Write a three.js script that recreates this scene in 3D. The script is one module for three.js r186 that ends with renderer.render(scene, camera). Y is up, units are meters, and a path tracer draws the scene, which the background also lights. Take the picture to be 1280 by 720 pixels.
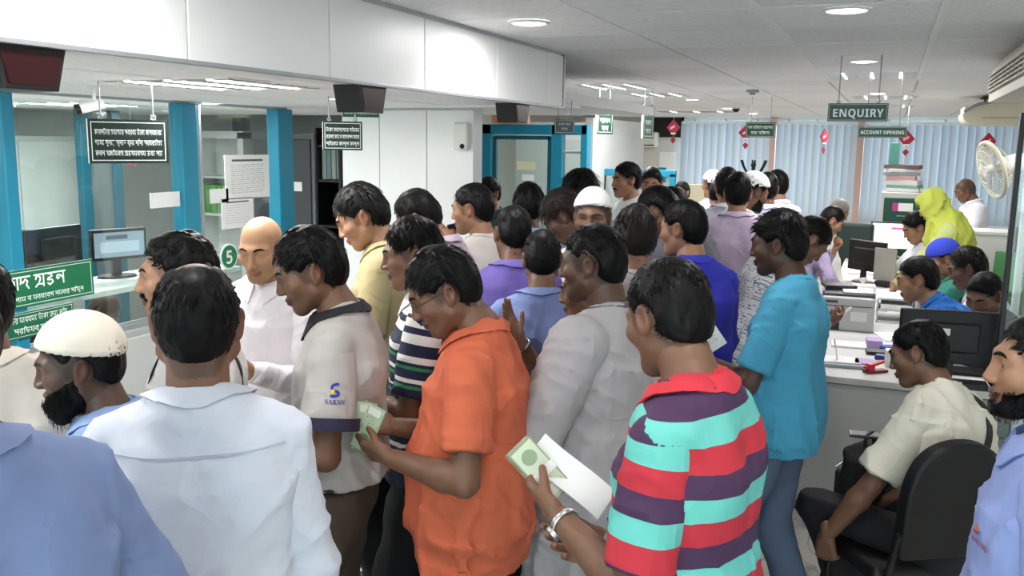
import * as THREE from 'three';
import { RoundedBoxGeometry } from 'three/addons/geometries/RoundedBoxGeometry.js';
import { mergeGeometries, toCreasedNormals } from 'three/addons/utils/BufferGeometryUtils.js';
import { RectAreaLightUniformsLib } from 'three/addons/lights/RectAreaLightUniformsLib.js';
const scene = new THREE.Scene();
// camera: held above the heads at about 1.95 m, turned 22.5 degrees left of the hall's long axis (-z), tilted down
const camera = new THREE.PerspectiveCamera(35.35, 16 / 9, 0.05, 60);
camera.position.set(0, 1.95, 0); camera.rotation.order = 'YXZ'; camera.rotation.set(-9.15 * Math.PI / 180, 22.5 * Math.PI / 180, 0.8 * Math.PI / 180);
scene.add(camera);
scene.background = new THREE.Color(0xdbe8f5);              // daylight behind the blinds of the far wall
scene.backgroundIntensity = 5.5;
const renderer = new THREE.WebGLRenderer({ antialias: true });
renderer.toneMapping = THREE.LinearToneMapping; renderer.toneMappingExposure = 1.52;
renderer.shadowMap.enabled = true; renderer.shadowMap.type = THREE.PCFSoftShadowMap;
RectAreaLightUniformsLib.init();
const LAMP = 95, TROFFER = 20, GLOW = 5;                  // luminance of the small round lamps and of the fluorescent troffers, and the glow of their faces
// ---------------------------------------------------------------- helpers
const PI = Math.PI, rad = (d) => d * PI / 180, V = (x, y, z) => new THREE.Vector3(x, y, z);
const clamp = (x, a, b) => (x < a ? a : x > b ? b : x), mix = (a, b, t) => a + (b - a) * t;
const sstep = (a, b, x) => { const t = clamp((x - a) / (b - a), 0, 1); return t * t * (3 - 2 * t); };
function rng(seed) { let s = seed | 0; return () => { s = (s + 0x6d2b79f5) | 0; let t = Math.imul(s ^ (s >>> 15), 1 | s); t = (t + Math.imul(t ^ (t >>> 7), 61 | t)) ^ t; return ((t ^ (t >>> 14)) >>> 0) / 4294967296; }; }
const NH = new Float32Array(4096); { const r = rng(99); for (let i = 0; i < 4096; i++) NH[i] = r() * 2 - 1; }
const hsh = (i, j, k) => NH[(Math.imul(i, 73856093) ^ Math.imul(j, 19349663) ^ Math.imul(k, 83492791)) >>> 3 & 4095];
function noise(x, y, z) {                                  // smooth value noise, -1..1
  const i = Math.floor(x), j = Math.floor(y), k = Math.floor(z); let u = x - i, v = y - j, w = z - k;
  u = u * u * (3 - 2 * u); v = v * v * (3 - 2 * v); w = w * w * (3 - 2 * w);
  return mix(mix(mix(hsh(i, j, k), hsh(i + 1, j, k), u), mix(hsh(i, j + 1, k), hsh(i + 1, j + 1, k), u), v),
    mix(mix(hsh(i, j, k + 1), hsh(i + 1, j, k + 1), u), mix(hsh(i, j + 1, k + 1), hsh(i + 1, j + 1, k + 1), u), v), w);
}
const counts = new Map();
function numbered(name) { const n = counts.get(name) || 0; counts.set(name, n + 1); return n ? name + '_' + String(n).padStart(3, '0') : name; }
function shade(o) { o.castShadow = true; o.receiveShadow = true; return o; }
function mesh(name, geo, mat, parent) { const m = shade(new THREE.Mesh(geo, mat)); m.name = parent === scene ? numbered(name) : name; if (parent) parent.add(m); return m; }
function thing(name, label, category, pos = [0, 0, 0], turn = 0, group) {
  const g = new THREE.Group(); g.name = numbered(name); g.position.set(...pos); g.rotation.y = turn; g.userData = { label, category }; if (group) g.userData.group = group; scene.add(g); return g;
}
function tag(o, label, category, group) { o.userData.label = label; o.userData.category = category; if (group) o.userData.group = group; return o; }
function struct(name, geo, mat, parent = scene) { const m = mesh(name, geo, mat, parent); m.userData.kind = 'structure'; return m; }
const lin = (hex) => new THREE.Color(hex);
const std = (color, roughness = 0.6, metalness = 0, more = {}) => new THREE.MeshStandardMaterial({ color: lin(color), roughness, metalness, ...more });
function box(w, h, d, x = 0, y = 0, z = 0, r = 0) { const g = r > 0 ? new RoundedBoxGeometry(w, h, d, 2, Math.min(r, w / 2.01, h / 2.01, d / 2.01)) : new THREE.BoxGeometry(w, h, d); return g.translate(x, y, z); }
function cyl(r1, r2, h, x = 0, y = 0, z = 0, n = 20) { return new THREE.CylinderGeometry(r1, r2, h, n).translate(x, y, z); }
function bar(a, b, r, n = 8, r2 = r) { const A = V(...a), B = V(...b), d = B.clone().sub(A), g = new THREE.CylinderGeometry(r2, r, d.length(), n); g.applyQuaternion(new THREE.Quaternion().setFromUnitVectors(V(0, 1, 0), d.normalize())); const m = A.add(B).multiplyScalar(0.5); return g.translate(m.x, m.y, m.z); }
function tube(pts, r, seg = 24, n = 6, closed = false) { return new THREE.TubeGeometry(new THREE.CatmullRomCurve3(pts.map((p) => V(...p)), closed), seg, r, n, closed); }
function merge(list) { const a = list.map((g) => { const q = g.index ? g.toNonIndexed() : g; for (const k of Object.keys(q.attributes)) if (k !== 'position' && k !== 'normal' && k !== 'uv') q.deleteAttribute(k); return q; }); return mergeGeometries(a); }
function canvasTex(w, h, draw, repeat) { const c = document.createElement('canvas'); c.width = w; c.height = h; const g = c.getContext('2d'); draw(g, w, h); const t = new THREE.CanvasTexture(c); t.colorSpace = THREE.SRGBColorSpace; t.magFilter = THREE.LinearFilter; if (repeat) t.wrapS = t.wrapT = THREE.RepeatWrapping; return t; }

// ---------------------------------------------------------------- distance fields and their surfaces
const sminf = (a, b, k) => { if (k <= 0) return a < b ? a : b; const h = k - Math.abs(a - b); return h > 0 ? Math.min(a, b) - h * h / (4 * k) : (a < b ? a : b); };
function cone(a, b, r1, r2, k = 0.02, cut) {                // tapered capsule; cut = plane through b square to the bone
  const ax = a.x, ay = a.y, az = a.z, dx = b.x - ax, dy = b.y - ay, dz = b.z - az, L2 = dx * dx + dy * dy + dz * dz || 1e-9, L = Math.sqrt(L2), R = Math.max(r1, r2);
  return { k, min: [Math.min(a.x, b.x) - R, Math.min(a.y, b.y) - R, Math.min(a.z, b.z) - R], max: [Math.max(a.x, b.x) + R, Math.max(a.y, b.y) + R, Math.max(a.z, b.z) + R],
    f(x, y, z) { const px = x - ax, py = y - ay, pz = z - az, q = (px * dx + py * dy + pz * dz) / L2, t = q < 0 ? 0 : q > 1 ? 1 : q, ex = px - t * dx, ey = py - t * dy, ez = pz - t * dz; const d = Math.sqrt(ex * ex + ey * ey + ez * ez) - (r1 + (r2 - r1) * t); return cut ? Math.max(d, (q - 1) * L) : d; } };
}
function ell(M, c, r, k = 0.04, rot) {                     // ellipsoid, centre c and radii r in frame M
  const F = M.clone().multiply(new THREE.Matrix4().makeTranslation(...c)); if (rot) F.multiply(new THREE.Matrix4().makeRotationFromEuler(new THREE.Euler(...rot)));
  const w = V(0, 0, 0).applyMatrix4(F), e = F.clone().invert().elements, [rx, ry, rz] = r, R = Math.max(rx, ry, rz);
  return { k, min: [w.x - R, w.y - R, w.z - R], max: [w.x + R, w.y + R, w.z + R],
    f(x, y, z) { const X = (e[0] * x + e[4] * y + e[8] * z + e[12]) / rx, Y = (e[1] * x + e[5] * y + e[9] * z + e[13]) / ry, Z = (e[2] * x + e[6] * y + e[10] * z + e[14]) / rz; const k0 = Math.sqrt(X * X + Y * Y + Z * Z), a = X / rx, b = Y / ry, c2 = Z / rz, k1 = Math.sqrt(a * a + b * b + c2 * c2); return k1 < 1e-6 ? -Math.min(rx, ry, rz) : k0 * (k0 - 1) / k1; } };
}
function etube(M, y0, y1, r0, r1, k = 0.03, n = 2, c0 = [0, 0], c1 = [0, 0]) {  // upright tube of oval section from y0 (top) to y1, radii and centres run between
  const e = M.clone().invert().elements, R = Math.max(...r0, ...r1) + 0.03, A = V(c0[0], y0, c0[1]).applyMatrix4(M), B = V(c1[0], y1, c1[1]).applyMatrix4(M);
  return { k, min: [Math.min(A.x, B.x) - R, Math.min(A.y, B.y) - R, Math.min(A.z, B.z) - R], max: [Math.max(A.x, B.x) + R, Math.max(A.y, B.y) + R, Math.max(A.z, B.z) + R],
    f(x, y, z) { const Y = e[1] * x + e[5] * y + e[9] * z + e[13], t = clamp((Y - y0) / (y1 - y0), 0, 1), X = e[0] * x + e[4] * y + e[8] * z + e[12] - mix(c0[0], c1[0], t), Z = e[2] * x + e[6] * y + e[10] * z + e[14] - mix(c0[1], c1[1], t), rx = mix(r0[0], r1[0], t), rz = mix(r0[1], r1[1], t);
      const q = n === 2 ? Math.hypot(X / rx, Z / rz) : Math.pow(Math.pow(Math.abs(X / rx), n) + Math.pow(Math.abs(Z / rz), n), 1 / n); return Math.max((q - 1) * Math.min(rx, rz), Y - y0, y1 - Y); } };
}
const plane = (nx, ny, nz, c) => (x, y, z) => nx * x + ny * y + nz * z - c;      // keep where negative
// surface nets over the smooth union of prims, then disp, then mods [fn] (intersect) or {sub: fn, k}
function surface(prims, h, mods = [], disp = null, pad = 0.03) {
  const lo = [1e9, 1e9, 1e9], hi = [-1e9, -1e9, -1e9]; for (const p of prims) for (let i = 0; i < 3; i++) { lo[i] = Math.min(lo[i], p.min[i] - pad); hi[i] = Math.max(hi[i], p.max[i] + pad); }
  const B = 6, n = [0, 1, 2].map((i) => Math.ceil((hi[i] - lo[i]) / h / B) * B + 1), [nx, ny, nz] = n, G = new Float32Array(nx * ny * nz).fill(9), done = new Uint8Array(nx * ny * nz), half = B * h * 0.866;
  const at = (i, j, k) => i + nx * (j + ny * k), P = prims.length, ds = new Float32Array(P), list = [];
  const fold = (sel, x, y, z) => { let d = 9; for (const p of sel) d = d === 9 ? p.f(x, y, z) : sminf(d, p.f(x, y, z), p.k); return d; };
  const active = [];
  for (let bk = 0; bk < nz - 1; bk += B) for (let bj = 0; bj < ny - 1; bj += B) for (let bi = 0; bi < nx - 1; bi += B) {
    const cx = lo[0] + (bi + B / 2) * h, cy = lo[1] + (bj + B / 2) * h, cz = lo[2] + (bk + B / 2) * h;
    let dm = 9; for (let q = 0; q < P; q++) { ds[q] = prims[q].f(cx, cy, cz); if (ds[q] < dm) dm = ds[q]; }
    if (dm > half * 1.3 + 0.03 || dm < -half * 2.2 - 0.06 && !mods.length) continue;
    const sel = []; for (let q = 0; q < P; q++) if (ds[q] < dm + 2.6 * half + 0.05) sel.push(prims[q]);
    active.push(bi, bj, bk);
    for (let k = bk; k <= bk + B; k++) for (let j = bj; j <= bj + B; j++) for (let i = bi; i <= bi + B; i++) {
      const a = at(i, j, k); if (done[a]) continue; done[a] = 1; const x = lo[0] + i * h, y = lo[1] + j * h, z = lo[2] + k * h; let d = fold(sel, x, y, z);
      if (disp && Math.abs(d) < 0.045) d += disp(x, y, z);
      for (const m of mods) { if (m.sub) d = m.k ? -sminf(-d, m.sub(x, y, z), m.k) : Math.max(d, -m.sub(x, y, z)); else { const q = m(x, y, z); if (q > d) d = q; } }
      G[a] = d;
    }
  }
  const id = new Int32Array(nx * ny * nz).fill(-1), pos = [], idx = [];
  const E = [[0, 1], [2, 3], [4, 5], [6, 7], [0, 2], [1, 3], [4, 6], [5, 7], [0, 4], [1, 5], [2, 6], [3, 7]], g = new Float32Array(8);
  for (let s = 0; s < active.length; s += 3) for (let k = active[s + 2]; k < active[s + 2] + B; k++) for (let j = active[s + 1]; j < active[s + 1] + B; j++) for (let i = active[s]; i < active[s] + B; i++) {
    let neg = 0; for (let c = 0; c < 8; c++) { g[c] = G[at(i + (c & 1), j + (c >> 1 & 1), k + (c >> 2))]; if (g[c] < 0) neg++; }
    if (!neg || neg === 8) continue; let x = 0, y = 0, z = 0, m = 0;
    for (const [a, b] of E) if (g[a] < 0 !== g[b] < 0) { const t = g[a] / (g[a] - g[b]); x += mix(a & 1, b & 1, t); y += mix(a >> 1 & 1, b >> 1 & 1, t); z += mix(a >> 2, b >> 2, t); m++; }
    id[at(i, j, k)] = pos.length / 3; pos.push(lo[0] + (i + x / m) * h, lo[1] + (j + y / m) * h, lo[2] + (k + z / m) * h);
  }
  const quad = (a, b, c, d, flip) => { if (a < 0 || b < 0 || c < 0 || d < 0) return; flip ? idx.push(a, c, b, a, d, c) : idx.push(a, b, c, a, c, d); };
  for (let s = 0; s < active.length; s += 3) for (let k = active[s + 2]; k < active[s + 2] + B; k++) for (let j = active[s + 1]; j < active[s + 1] + B; j++) for (let i = active[s]; i < active[s] + B; i++) {
    const v = G[at(i, j, k)] < 0;
    if (j > 0 && k > 0 && v !== G[at(i + 1, j, k)] < 0) quad(id[at(i, j - 1, k - 1)], id[at(i, j, k - 1)], id[at(i, j, k)], id[at(i, j - 1, k)], !v);
    if (i > 0 && k > 0 && v !== G[at(i, j + 1, k)] < 0) quad(id[at(i - 1, j, k - 1)], id[at(i - 1, j, k)], id[at(i, j, k)], id[at(i, j, k - 1)], !v);
    if (i > 0 && j > 0 && v !== G[at(i, j, k + 1)] < 0) quad(id[at(i - 1, j - 1, k)], id[at(i, j - 1, k)], id[at(i, j, k)], id[at(i - 1, j, k)], !v);
  }
  const geo = new THREE.BufferGeometry(); geo.setAttribute('position', new THREE.BufferAttribute(new Float32Array(pos), 3)); geo.setIndex(idx); geo.computeVertexNormals(); return geo;
}
function paint(geo, fn) { const p = geo.attributes.position, c = new Float32Array(p.count * 3); for (let i = 0; i < p.count; i++) { const q = fn(p.getX(i), p.getY(i), p.getZ(i)); c[3 * i] = q[0]; c[3 * i + 1] = q[1]; c[3 * i + 2] = q[2]; } geo.setAttribute('color', new THREE.BufferAttribute(c, 3)); return geo; }
// ---------------------------------------------------------------- textures and materials of the room
const speck = (w, h, base, amp, sc, seed) => canvasTex(w, h, (g) => { const im = g.createImageData(w, h), r = rng(seed); for (let y = 0; y < h; y++) for (let x = 0; x < w; x++) { const n = noise(x / sc, y / sc, seed) * amp + noise(x / sc * 4, y / sc * 4, seed + 3) * amp * 0.6 + (r() - 0.5) * amp * 0.8, i = 4 * (y * w + x); for (let c = 0; c < 3; c++) im.data[i + c] = clamp(base[c] + n, 0, 255); im.data[i + 3] = 255; } g.putImageData(im, 0, 0); }, true);
const marble = canvasTex(1024, 1024, (g) => { const im = g.createImageData(1024, 1024); for (let y = 0; y < 1024; y++) for (let x = 0; x < 1024; x++) { const wx = noise(x / 120, y / 120, 5) * 1.6, n = noise(x / 90 + wx, y / 240 + wx, 2), m = noise(x / 30 + wx * 2, y / 70, 9), vein = Math.max(0, 1 - Math.abs(n) * 7) * 46 + Math.max(0, 1 - Math.abs(m) * 9) * 20, b = 212 + noise(x / 260, y / 260, 7) * 16 - vein, i = 4 * (y * 1024 + x); im.data[i] = b + 4; im.data[i + 1] = b; im.data[i + 2] = b - 9; im.data[i + 3] = 255; } g.putImageData(im, 0, 0); }, true);
marble.repeat.set(0.5, 0.5);
const tileTex = speck(256, 256, [243, 243, 242], 6, 9, 4); tileTex.repeat.set(2.2, 2.2);
const mWhite = std('#e6e6e4', 0.55), mPanel = std('#f3f3f2', 0.42), mTeal = std('#1c86a4', 0.38, 0.1), mTealD = std('#12596c', 0.4, 0.1), mGrey = std('#b9bcbc', 0.6), mDark = std('#121415', 0.5), mBlack = std('#070708', 0.42), mAlu = std('#a9adb0', 0.38, 0.6), mSteel = std('#8f9396', 0.35, 0.8), mDesk = std('#c8c8c5', 0.55), mPaper = std('#f1f1ee', 0.8), mBeige = std('#d6cfb9', 0.5), mTile = std('#ffffff', 0.85, 0, { map: tileTex }), mGreenSign = std('#12402e', 0.45);
const mGlass = new THREE.MeshPhysicalMaterial({ color: 0xf3fbf9, transmission: 1, roughness: 0.02, ior: 1.5, thickness: 0 });
const mWood = std('#7d5a3c', 0.5);
const UVm = (g, s = 1) => { const p = g.attributes.position, n = g.attributes.normal, uv = new Float32Array(p.count * 2); for (let i = 0; i < p.count; i++) { const ax = Math.abs(n.getX(i)), ay = Math.abs(n.getY(i)), az = Math.abs(n.getZ(i)); uv[2 * i] = (ax > ay && ax > az ? p.getZ(i) : p.getX(i)) * s; uv[2 * i + 1] = (ay >= ax && ay >= az ? p.getZ(i) : p.getY(i)) * s; } g.setAttribute('uv', new THREE.BufferAttribute(uv, 2)); return g; };
const ZB = -15.6, CEIL = 2.41, SOF = 2.134, BX = -1.63, BZ = -4.61, GX = -3.55, XR = 2.3, XL = -6.3, ZF = 2.6;

// ---------------------------------------------------------------- shell
struct('floor', UVm(box(XR - XL + 0.4, 0.1, ZF - ZB + 0.8, (XR + XL) / 2, -0.05, (ZF + ZB) / 2)), std('#ffffff', 0.22, 0, { map: marble }));
const ceil = struct('ceiling', box(XR - XL + 0.4, 0.1, ZF - ZB + 0.8, (XR + XL) / 2, CEIL + 0.075, (ZF + ZB) / 2), mWhite);
{ // ceiling tiles, laid in a grid with narrow joints; longer battens along the hall
  const hole = [[-0.45, 0.13, -6.77, -6.17], [-2.45, -1.85, -7.75, -7.0]];
  const t1 = UVm(box(0.572, 0.02, 0.592, 0, 0, 0, 0.003)), vs = [0, 1, 2, 3].map((i) => { const m = mTile.clone(); m.color.setScalar(0.94 + 0.02 * i); return m; }), r = rng(8); let z = 2.45, k = 0;
  for (let j = 0; z > ZB; j++, z -= 0.6) for (let i = -8; i < 5; i++) { const x = -0.17 + i * 0.585; if (z < -9.6 ? false : x < BX - 0.2 && z > BZ - 0.1) continue; if (x > XR || x < -5.1) continue; if (k >= 290 || z < -11.8) continue; const m = mesh('tile', t1, vs[Math.floor(r() * 4)], ceil); m.position.set(x, CEIL + 0.014 - 0.003 * r(), z); k++; }
  const rest = []; for (let zz = z0rest(); zz > ZB; zz -= 0.6) for (let i = -8; i < 5; i++) { const x = -0.17 + i * 0.585; rest.push(box(0.572, 0.02, 0.592, x, CEIL + 0.013, zz)); } function z0rest() { let q = 2.45; while (q >= -11.8) q -= 0.6; return q; }
  const rm = mesh('far_tiles', merge(rest), mTile, ceil); rm.userData.kind = 'stuff';
  for (const x of [-0.4625, 0.1225]) mesh('batten', box(0.03, 0.012, 7.4, x, CEIL + 0.001, -3.2, 0.003), std('#f0f0ec', 0.5), ceil);
}
struct('wall_back', merge([box(XR - XL + 0.4, 0.15, 0.2, (XR + XL) / 2, 0.075, ZF + 0.2), box(XR - XL + 0.4, 0.2, 0.2, (XR + XL) / 2, 2.42, ZF + 0.2), box(4.2, 2.6, 0.2, -4.3, 1.25, ZF + 0.2), box(0.4, 2.6, 0.2, XR, 1.25, ZF + 0.2)]), mWhite);
{ const w = struct('window_4', merge([-2.2, -1.1, 0, 1.1, 2.1].map((x) => box(0.06, 2.2, 0.08, x, 1.2, ZF + 0.2)).concat([box(4.3, 0.06, 0.08, -0.05, 0.18, ZF + 0.2), box(4.3, 0.06, 0.08, -0.05, 2.3, ZF + 0.2)])), mAlu); for (let i = 0; i < 4; i++) mesh('pane', box(1.04, 2.1, 0.008, -1.65 + i * 1.1, 1.24, ZF + 0.2), mGlass, w); }
struct('ground_outside', box(30, 0.1, 20, 0, -0.06, ZF + 10.4), std('#bdb9b0', 0.9));
struct('wall_left', box(0.2, 2.6, ZF - ZB + 0.8, XL - 0.1, 1.25, (ZF + ZB) / 2), std('#dde2de', 0.6));
struct('wall_right', box(0.2, 2.6, ZF - ZB + 0.8, XR + 0.1, 1.25, (ZF + ZB) / 2), mWhite);
// far wall: solid pieces round three blind-covered windows
const far = struct('wall_far', merge([box(3.05, 2.6, 0.2, -4.83, 1.25, ZB), box(5.7, 0.85, 0.2, -0.5, 0.425, ZB), box(5.7, 0.16, 0.2, -0.5, 2.42, ZB), box(0.1, 2.6, 0.2, -1.83, 1.25, ZB), box(0.1, 2.6, 0.2, -0.48, 1.25, ZB), box(0.7, 2.6, 0.2, 2.15, 1.25, ZB)]), std('#d5d3cd', 0.6));
for (const [n, a, b] of [[1, -3.3, -1.88], [2, -1.78, -0.53], [3, -0.43, 1.8]]) {
  const w = struct('window_' + n, merge([box(b - a, 0.05, 0.06, (a + b) / 2, 0.87, ZB), box(b - a, 0.05, 0.06, (a + b) / 2, 2.32, ZB), box(0.05, 1.5, 0.06, a + 0.02, 1.6, ZB), box(0.05, 1.5, 0.06, b - 0.02, 1.6, ZB)]), mAlu);
  mesh('pane', box(b - a, 1.45, 0.006, (a + b) / 2, 1.6, ZB - 0.02), mGlass, w);
}
{ // vertical blinds
  const mB = new THREE.MeshPhysicalMaterial({ color: lin('#cbd6e1'), roughness: 0.85, transmission: 0.06, thickness: 0 }), mB2 = mB.clone(); mB2.color = lin('#c1cedc');
  for (const [n, a, b] of [[0, -3.33, -1.86], [1, -1.77, -0.52], [2, -0.43, 1.85]]) {
    const t = thing('vertical_blind', ['pale blue vertical blind left of the coat stand, beside the grey wall', 'pale blue vertical blind between the two pink columns', 'pale blue vertical blind behind the green filing cabinet'][n], 'blind', [(a + b) / 2, 2.32, ZB + 0.16]);
    mesh('head_rail', box(b - a, 0.05, 0.05, 0, 0, 0, 0.006), mWhite, t); const N = Math.round((b - a) / 0.118), w = (b - a) / N;
    for (let i = 0; i < N; i++) { const s = mesh('slat', new THREE.CylinderGeometry(0.16, 0.16, 1.5, 5, 1, true, -0.4, 0.8), i % 3 ? mB : mB2, t); s.position.set(a + (i + 0.5) * w - (a + b) / 2, -0.77, -0.12 + 0.0); s.rotation.y = 0.16 + 0.03 * Math.sin(i * 2.3); s.scale.x = 1.25; }
    for (let i = 0; i < 3; i++) mesh('rail_clip', box(0.03, 0.05, 0.02, (i - 1) * (b - a) * 0.35, 0.04, 0), mAlu, t);
  }
  struct('column_1', box(0.09, 2.4, 0.14, -1.82, 1.2, ZB + 0.13, 0.01), std('#d3b3a8', 0.6)); struct('column_2', box(0.1, 2.4, 0.14, -0.48, 1.2, ZB + 0.13, 0.01), std('#cfb0a4', 0.6));
}
// teller room: bulkhead, low ceiling, walls, partition
const bulk = struct('beam_bulkhead', merge([box(0.1, CEIL - SOF + 0.04, ZF - BZ - 0.02, BX - 0.075, (CEIL + SOF) / 2 + 0.02, (ZF + BZ) / 2, 0.002), box(1.3, CEIL - SOF + 0.04, 0.1, BX - 0.68, (CEIL + SOF) / 2 + 0.02, BZ + 0.05, 0.002)]), mPanel);
{ const zs = [2.5, 1.9, 1.28, 0.66, 0.04, -0.58, -1.2, -1.82, -2.44, -3.06, -3.73, -4.35, -4.6]; for (let i = 0; i + 1 < zs.length; i++) mesh('panel', box(0.024, CEIL - SOF - 0.014, zs[i] - zs[i + 1] - 0.006, BX - 0.013, (CEIL + SOF) / 2 - 0.003, (zs[i] + zs[i + 1]) / 2, 0.003), mPanel, bulk);
  for (const x of [-1.95, -2.55]) mesh('panel', box(0.594, CEIL - SOF - 0.014, 0.02, x, (CEIL + SOF) / 2 - 0.003, BZ - 0.008, 0.003), mPanel, bulk);
  mesh('edge_strip', merge([box(0.016, 0.012, ZF - BZ, BX - 0.004, SOF + 0.002, (ZF + BZ) / 2, 0.002), box(0.02, CEIL - SOF, 0.02, BX - 0.006, (CEIL + SOF) / 2, BZ - 0.006, 0.003)]), mAlu, bulk); }
const sof = struct('ceiling_low', box(BX - XL, 0.06, ZF - BZ + 2.1, (BX + XL) / 2 - 0.03, SOF + 0.06, (ZF + BZ - 2.1) / 2), mWhite);
{ const tg = UVm(box(0.592, 0.018, 1.19, 0, 0, 0, 0.003)); let k = 0; for (let z = 1.6; z > -6.7; z -= 1.2) for (let x = BX - 0.33; x > XL; x -= 0.6) { if (z < -4.4 && x > -2.9) continue; const m = mesh('tile', tg, mTile, sof); m.position.set(x, SOF + 0.022 - (k++ % 3) * 0.002, z); } }
const ww = struct('wall_white', box(0.86, SOF, 0.1, -2.585, SOF / 2, -4.68), mPanel);
for (const [a, b] of [[-3.01, -2.76], [-2.755, -2.45], [-2.445, -2.155]]) mesh('panel', box(b - a, SOF - 0.02, 0.02, (a + b) / 2, SOF / 2, -4.622, 0.003), mPanel, ww);
struct('wall_teller', box(2.2, 2.3, 0.1, XL + 1.15, 1.15, -6.75), std('#b9bfbb', 0.6));
struct('wall_teller_cabin', box(1.2, 2.3, 0.1, -3.8, 1.15, -6.85), std('#9aa0a0', 0.6));
// counter, glass wall and posts
const cb = struct('wall_counter_base', box(0.14, 0.98, 7.3, GX, 0.49, -1.15), std('#a9adab', 0.6));
for (let i = 0; i < 6; i++) mesh('panel', box(0.02, 0.9, 1.18, GX + 0.078, 0.5, -4.2 + i * 1.2, 0.004), std('#bdc1bf', 0.55), cb);
const gw = struct('window_counter', merge([box(0.06, 0.05, 7.3, GX, 0.985, -1.15, 0.006), box(0.03, 0.018, 7.3, GX, SOF + 0.006, -1.15, 0.003)]), mAlu);
for (const [z, w] of [[-0.9, 0.08], [-1.85, 0.08], [-2.8, 0.065], [-3.895, 0.12], [-4.74, 0.15]]) mesh('post', box(0.09, SOF - 1.0, w, GX, (SOF + 1.0) / 2, z, 0.008), mTeal, gw);
for (const [a, b] of [[-0.94, 2.4], [-1.81, -0.94], [-2.78, -1.89], [-3.83, -2.87], [-4.66, -3.96]]) mesh('pane', box(0.008, SOF - 1.04, Math.abs(b - a) - 0.01, GX, (SOF + 1.0) / 2, (a + b) / 2), mGlass, gw);
mesh('mullion', box(0.03, SOF - 1.0, 0.02, GX - 0.01, (SOF + 1.0) / 2, -4.02, 0.004), mAlu, gw);
for (const z of [-4.72, -5.0]) mesh('mullion', box(0.06, SOF, 0.075, -5.2, SOF / 2, z, 0.004), mTealD, gw); mesh('dark_pane', box(0.01, SOF, 0.22, -5.2, SOF / 2, -4.86), std('#5d6868', 0.15), gw);
mesh('mullion', box(0.1, SOF, 0.14, XL + 0.9, SOF / 2, -6.66, 0.004), mTealD, gw);
// far glass door cabin with teal frame
const dz = -8.6, d1 = struct('door_1', merge([box(0.11, 2.13, 0.1, -3.85, 1.065, dz, 0.008), box(1.13, 0.1, 0.1, -3.335, 2.08, dz, 0.008), box(0.12, 2.13, 0.1, -3.085, 1.065, dz, 0.008), box(0.07, 2.13, 0.1, -2.8, 1.065, dz, 0.008), box(1.1, 0.12, 0.09, -3.33, 0.06, dz, 0.008)]), mTeal);
mesh('door_leaf', merge([box(0.04, 1.9, 0.04, -3.765, 1.06, dz + 0.01), box(0.04, 1.9, 0.04, -3.165, 1.06, dz + 0.01), box(0.6, 0.04, 0.04, -3.465, 2.0, dz + 0.01)]), mTealD, d1);
mesh('pane', box(0.6, 1.85, 0.008, -3.465, 1.06, dz), mGlass, d1); mesh('pane', box(0.2, 1.85, 0.008, -2.93, 1.06, dz), mGlass, d1); mesh('transom_bar', box(0.2, 0.025, 0.04, -2.93, 1.86, dz, 0.004), mAlu, d1);
mesh('door_handle', tube([[-3.2, 1.2, dz + 0.03], [-3.2, 1.2, dz + 0.08], [-3.2, 0.95, dz + 0.08], [-3.2, 0.95, dz + 0.03]], 0.01, 20, 8), mSteel, d1);
struct('wall_cabin', merge([box(1.6, 2.2, 0.08, -3.55, 1.1, -10.6), box(0.08, 2.2, 2.0, -2.78, 1.1, -9.65)]), std('#b4b8b6', 0.6));
mesh('door_sign', box(0.2, 0.085, 0.004, -3.42, 1.72, dz + 0.012), std('#dbe0b8', 0.5), d1); mesh('door_notice', box(0.13, 0.06, 0.004, -3.4, 1.6, dz + 0.012), mPaper, d1);
// teal edged low glass screen and cream screen in the hall's depth
{ const t = thing('counter_screen', 'low teal-framed glass screen right of the teal door frame', 'screen', [-2.4, 0, -9.1]); mesh('frame', merge([box(0.8, 0.07, 0.06, 0, 1.66, 0, 0.006), box(0.06, 1.66, 0.06, -0.37, 0.83, 0, 0.006), box(0.06, 1.66, 0.06, 0.37, 0.83, 0, 0.006)]), mTeal, t); mesh('pane', box(0.7, 0.7, 0.008, 0, 1.28, 0), mGlass, t); mesh('base_panel', box(0.74, 0.95, 0.05, 0, 0.475, 0), mGrey, t); }
{ const t = thing('counter_screen', 'cream low screen before the blinds with a teal trim', 'screen', [-2.35, 0, -12]); mesh('board', box(0.95, 1.44, 0.05, 0, 0.72, 0, 0.01), std('#e6dfc4', 0.6), t); mesh('trim', box(0.1, 0.2, 0.06, -0.47, 1.55, 0, 0.008), mTeal, t); }
struct('wall_stub', box(0.3, 2.4, 0.3, -4.75, 1.2, -14.9), std('#a9aaa6', 0.6));
// right hand glass partition
const gp = struct('door_2', merge([box(0.07, 2.12, 0.06, 0.665, 1.06, -4.9, 0.006), box(0.85, 0.07, 0.06, 1.09, 2.1, -4.9, 0.006), box(0.85, 0.1, 0.06, 1.09, 0.05, -4.9, 0.006), box(0.07, 2.12, 0.06, 1.5, 1.06, -4.9, 0.006)]), mAlu);
mesh('jamb', box(0.022, 2.12, 0.05, 0.55, 1.06, -4.9, 0.004), mBlack, gp); mesh('pane', box(0.76, 1.95, 0.008, 1.085, 1.06, -4.9), mGlass, gp); mesh('pane', box(0.06, 2.0, 0.008, 0.596, 1.06, -4.9), mGlass, gp);

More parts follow.
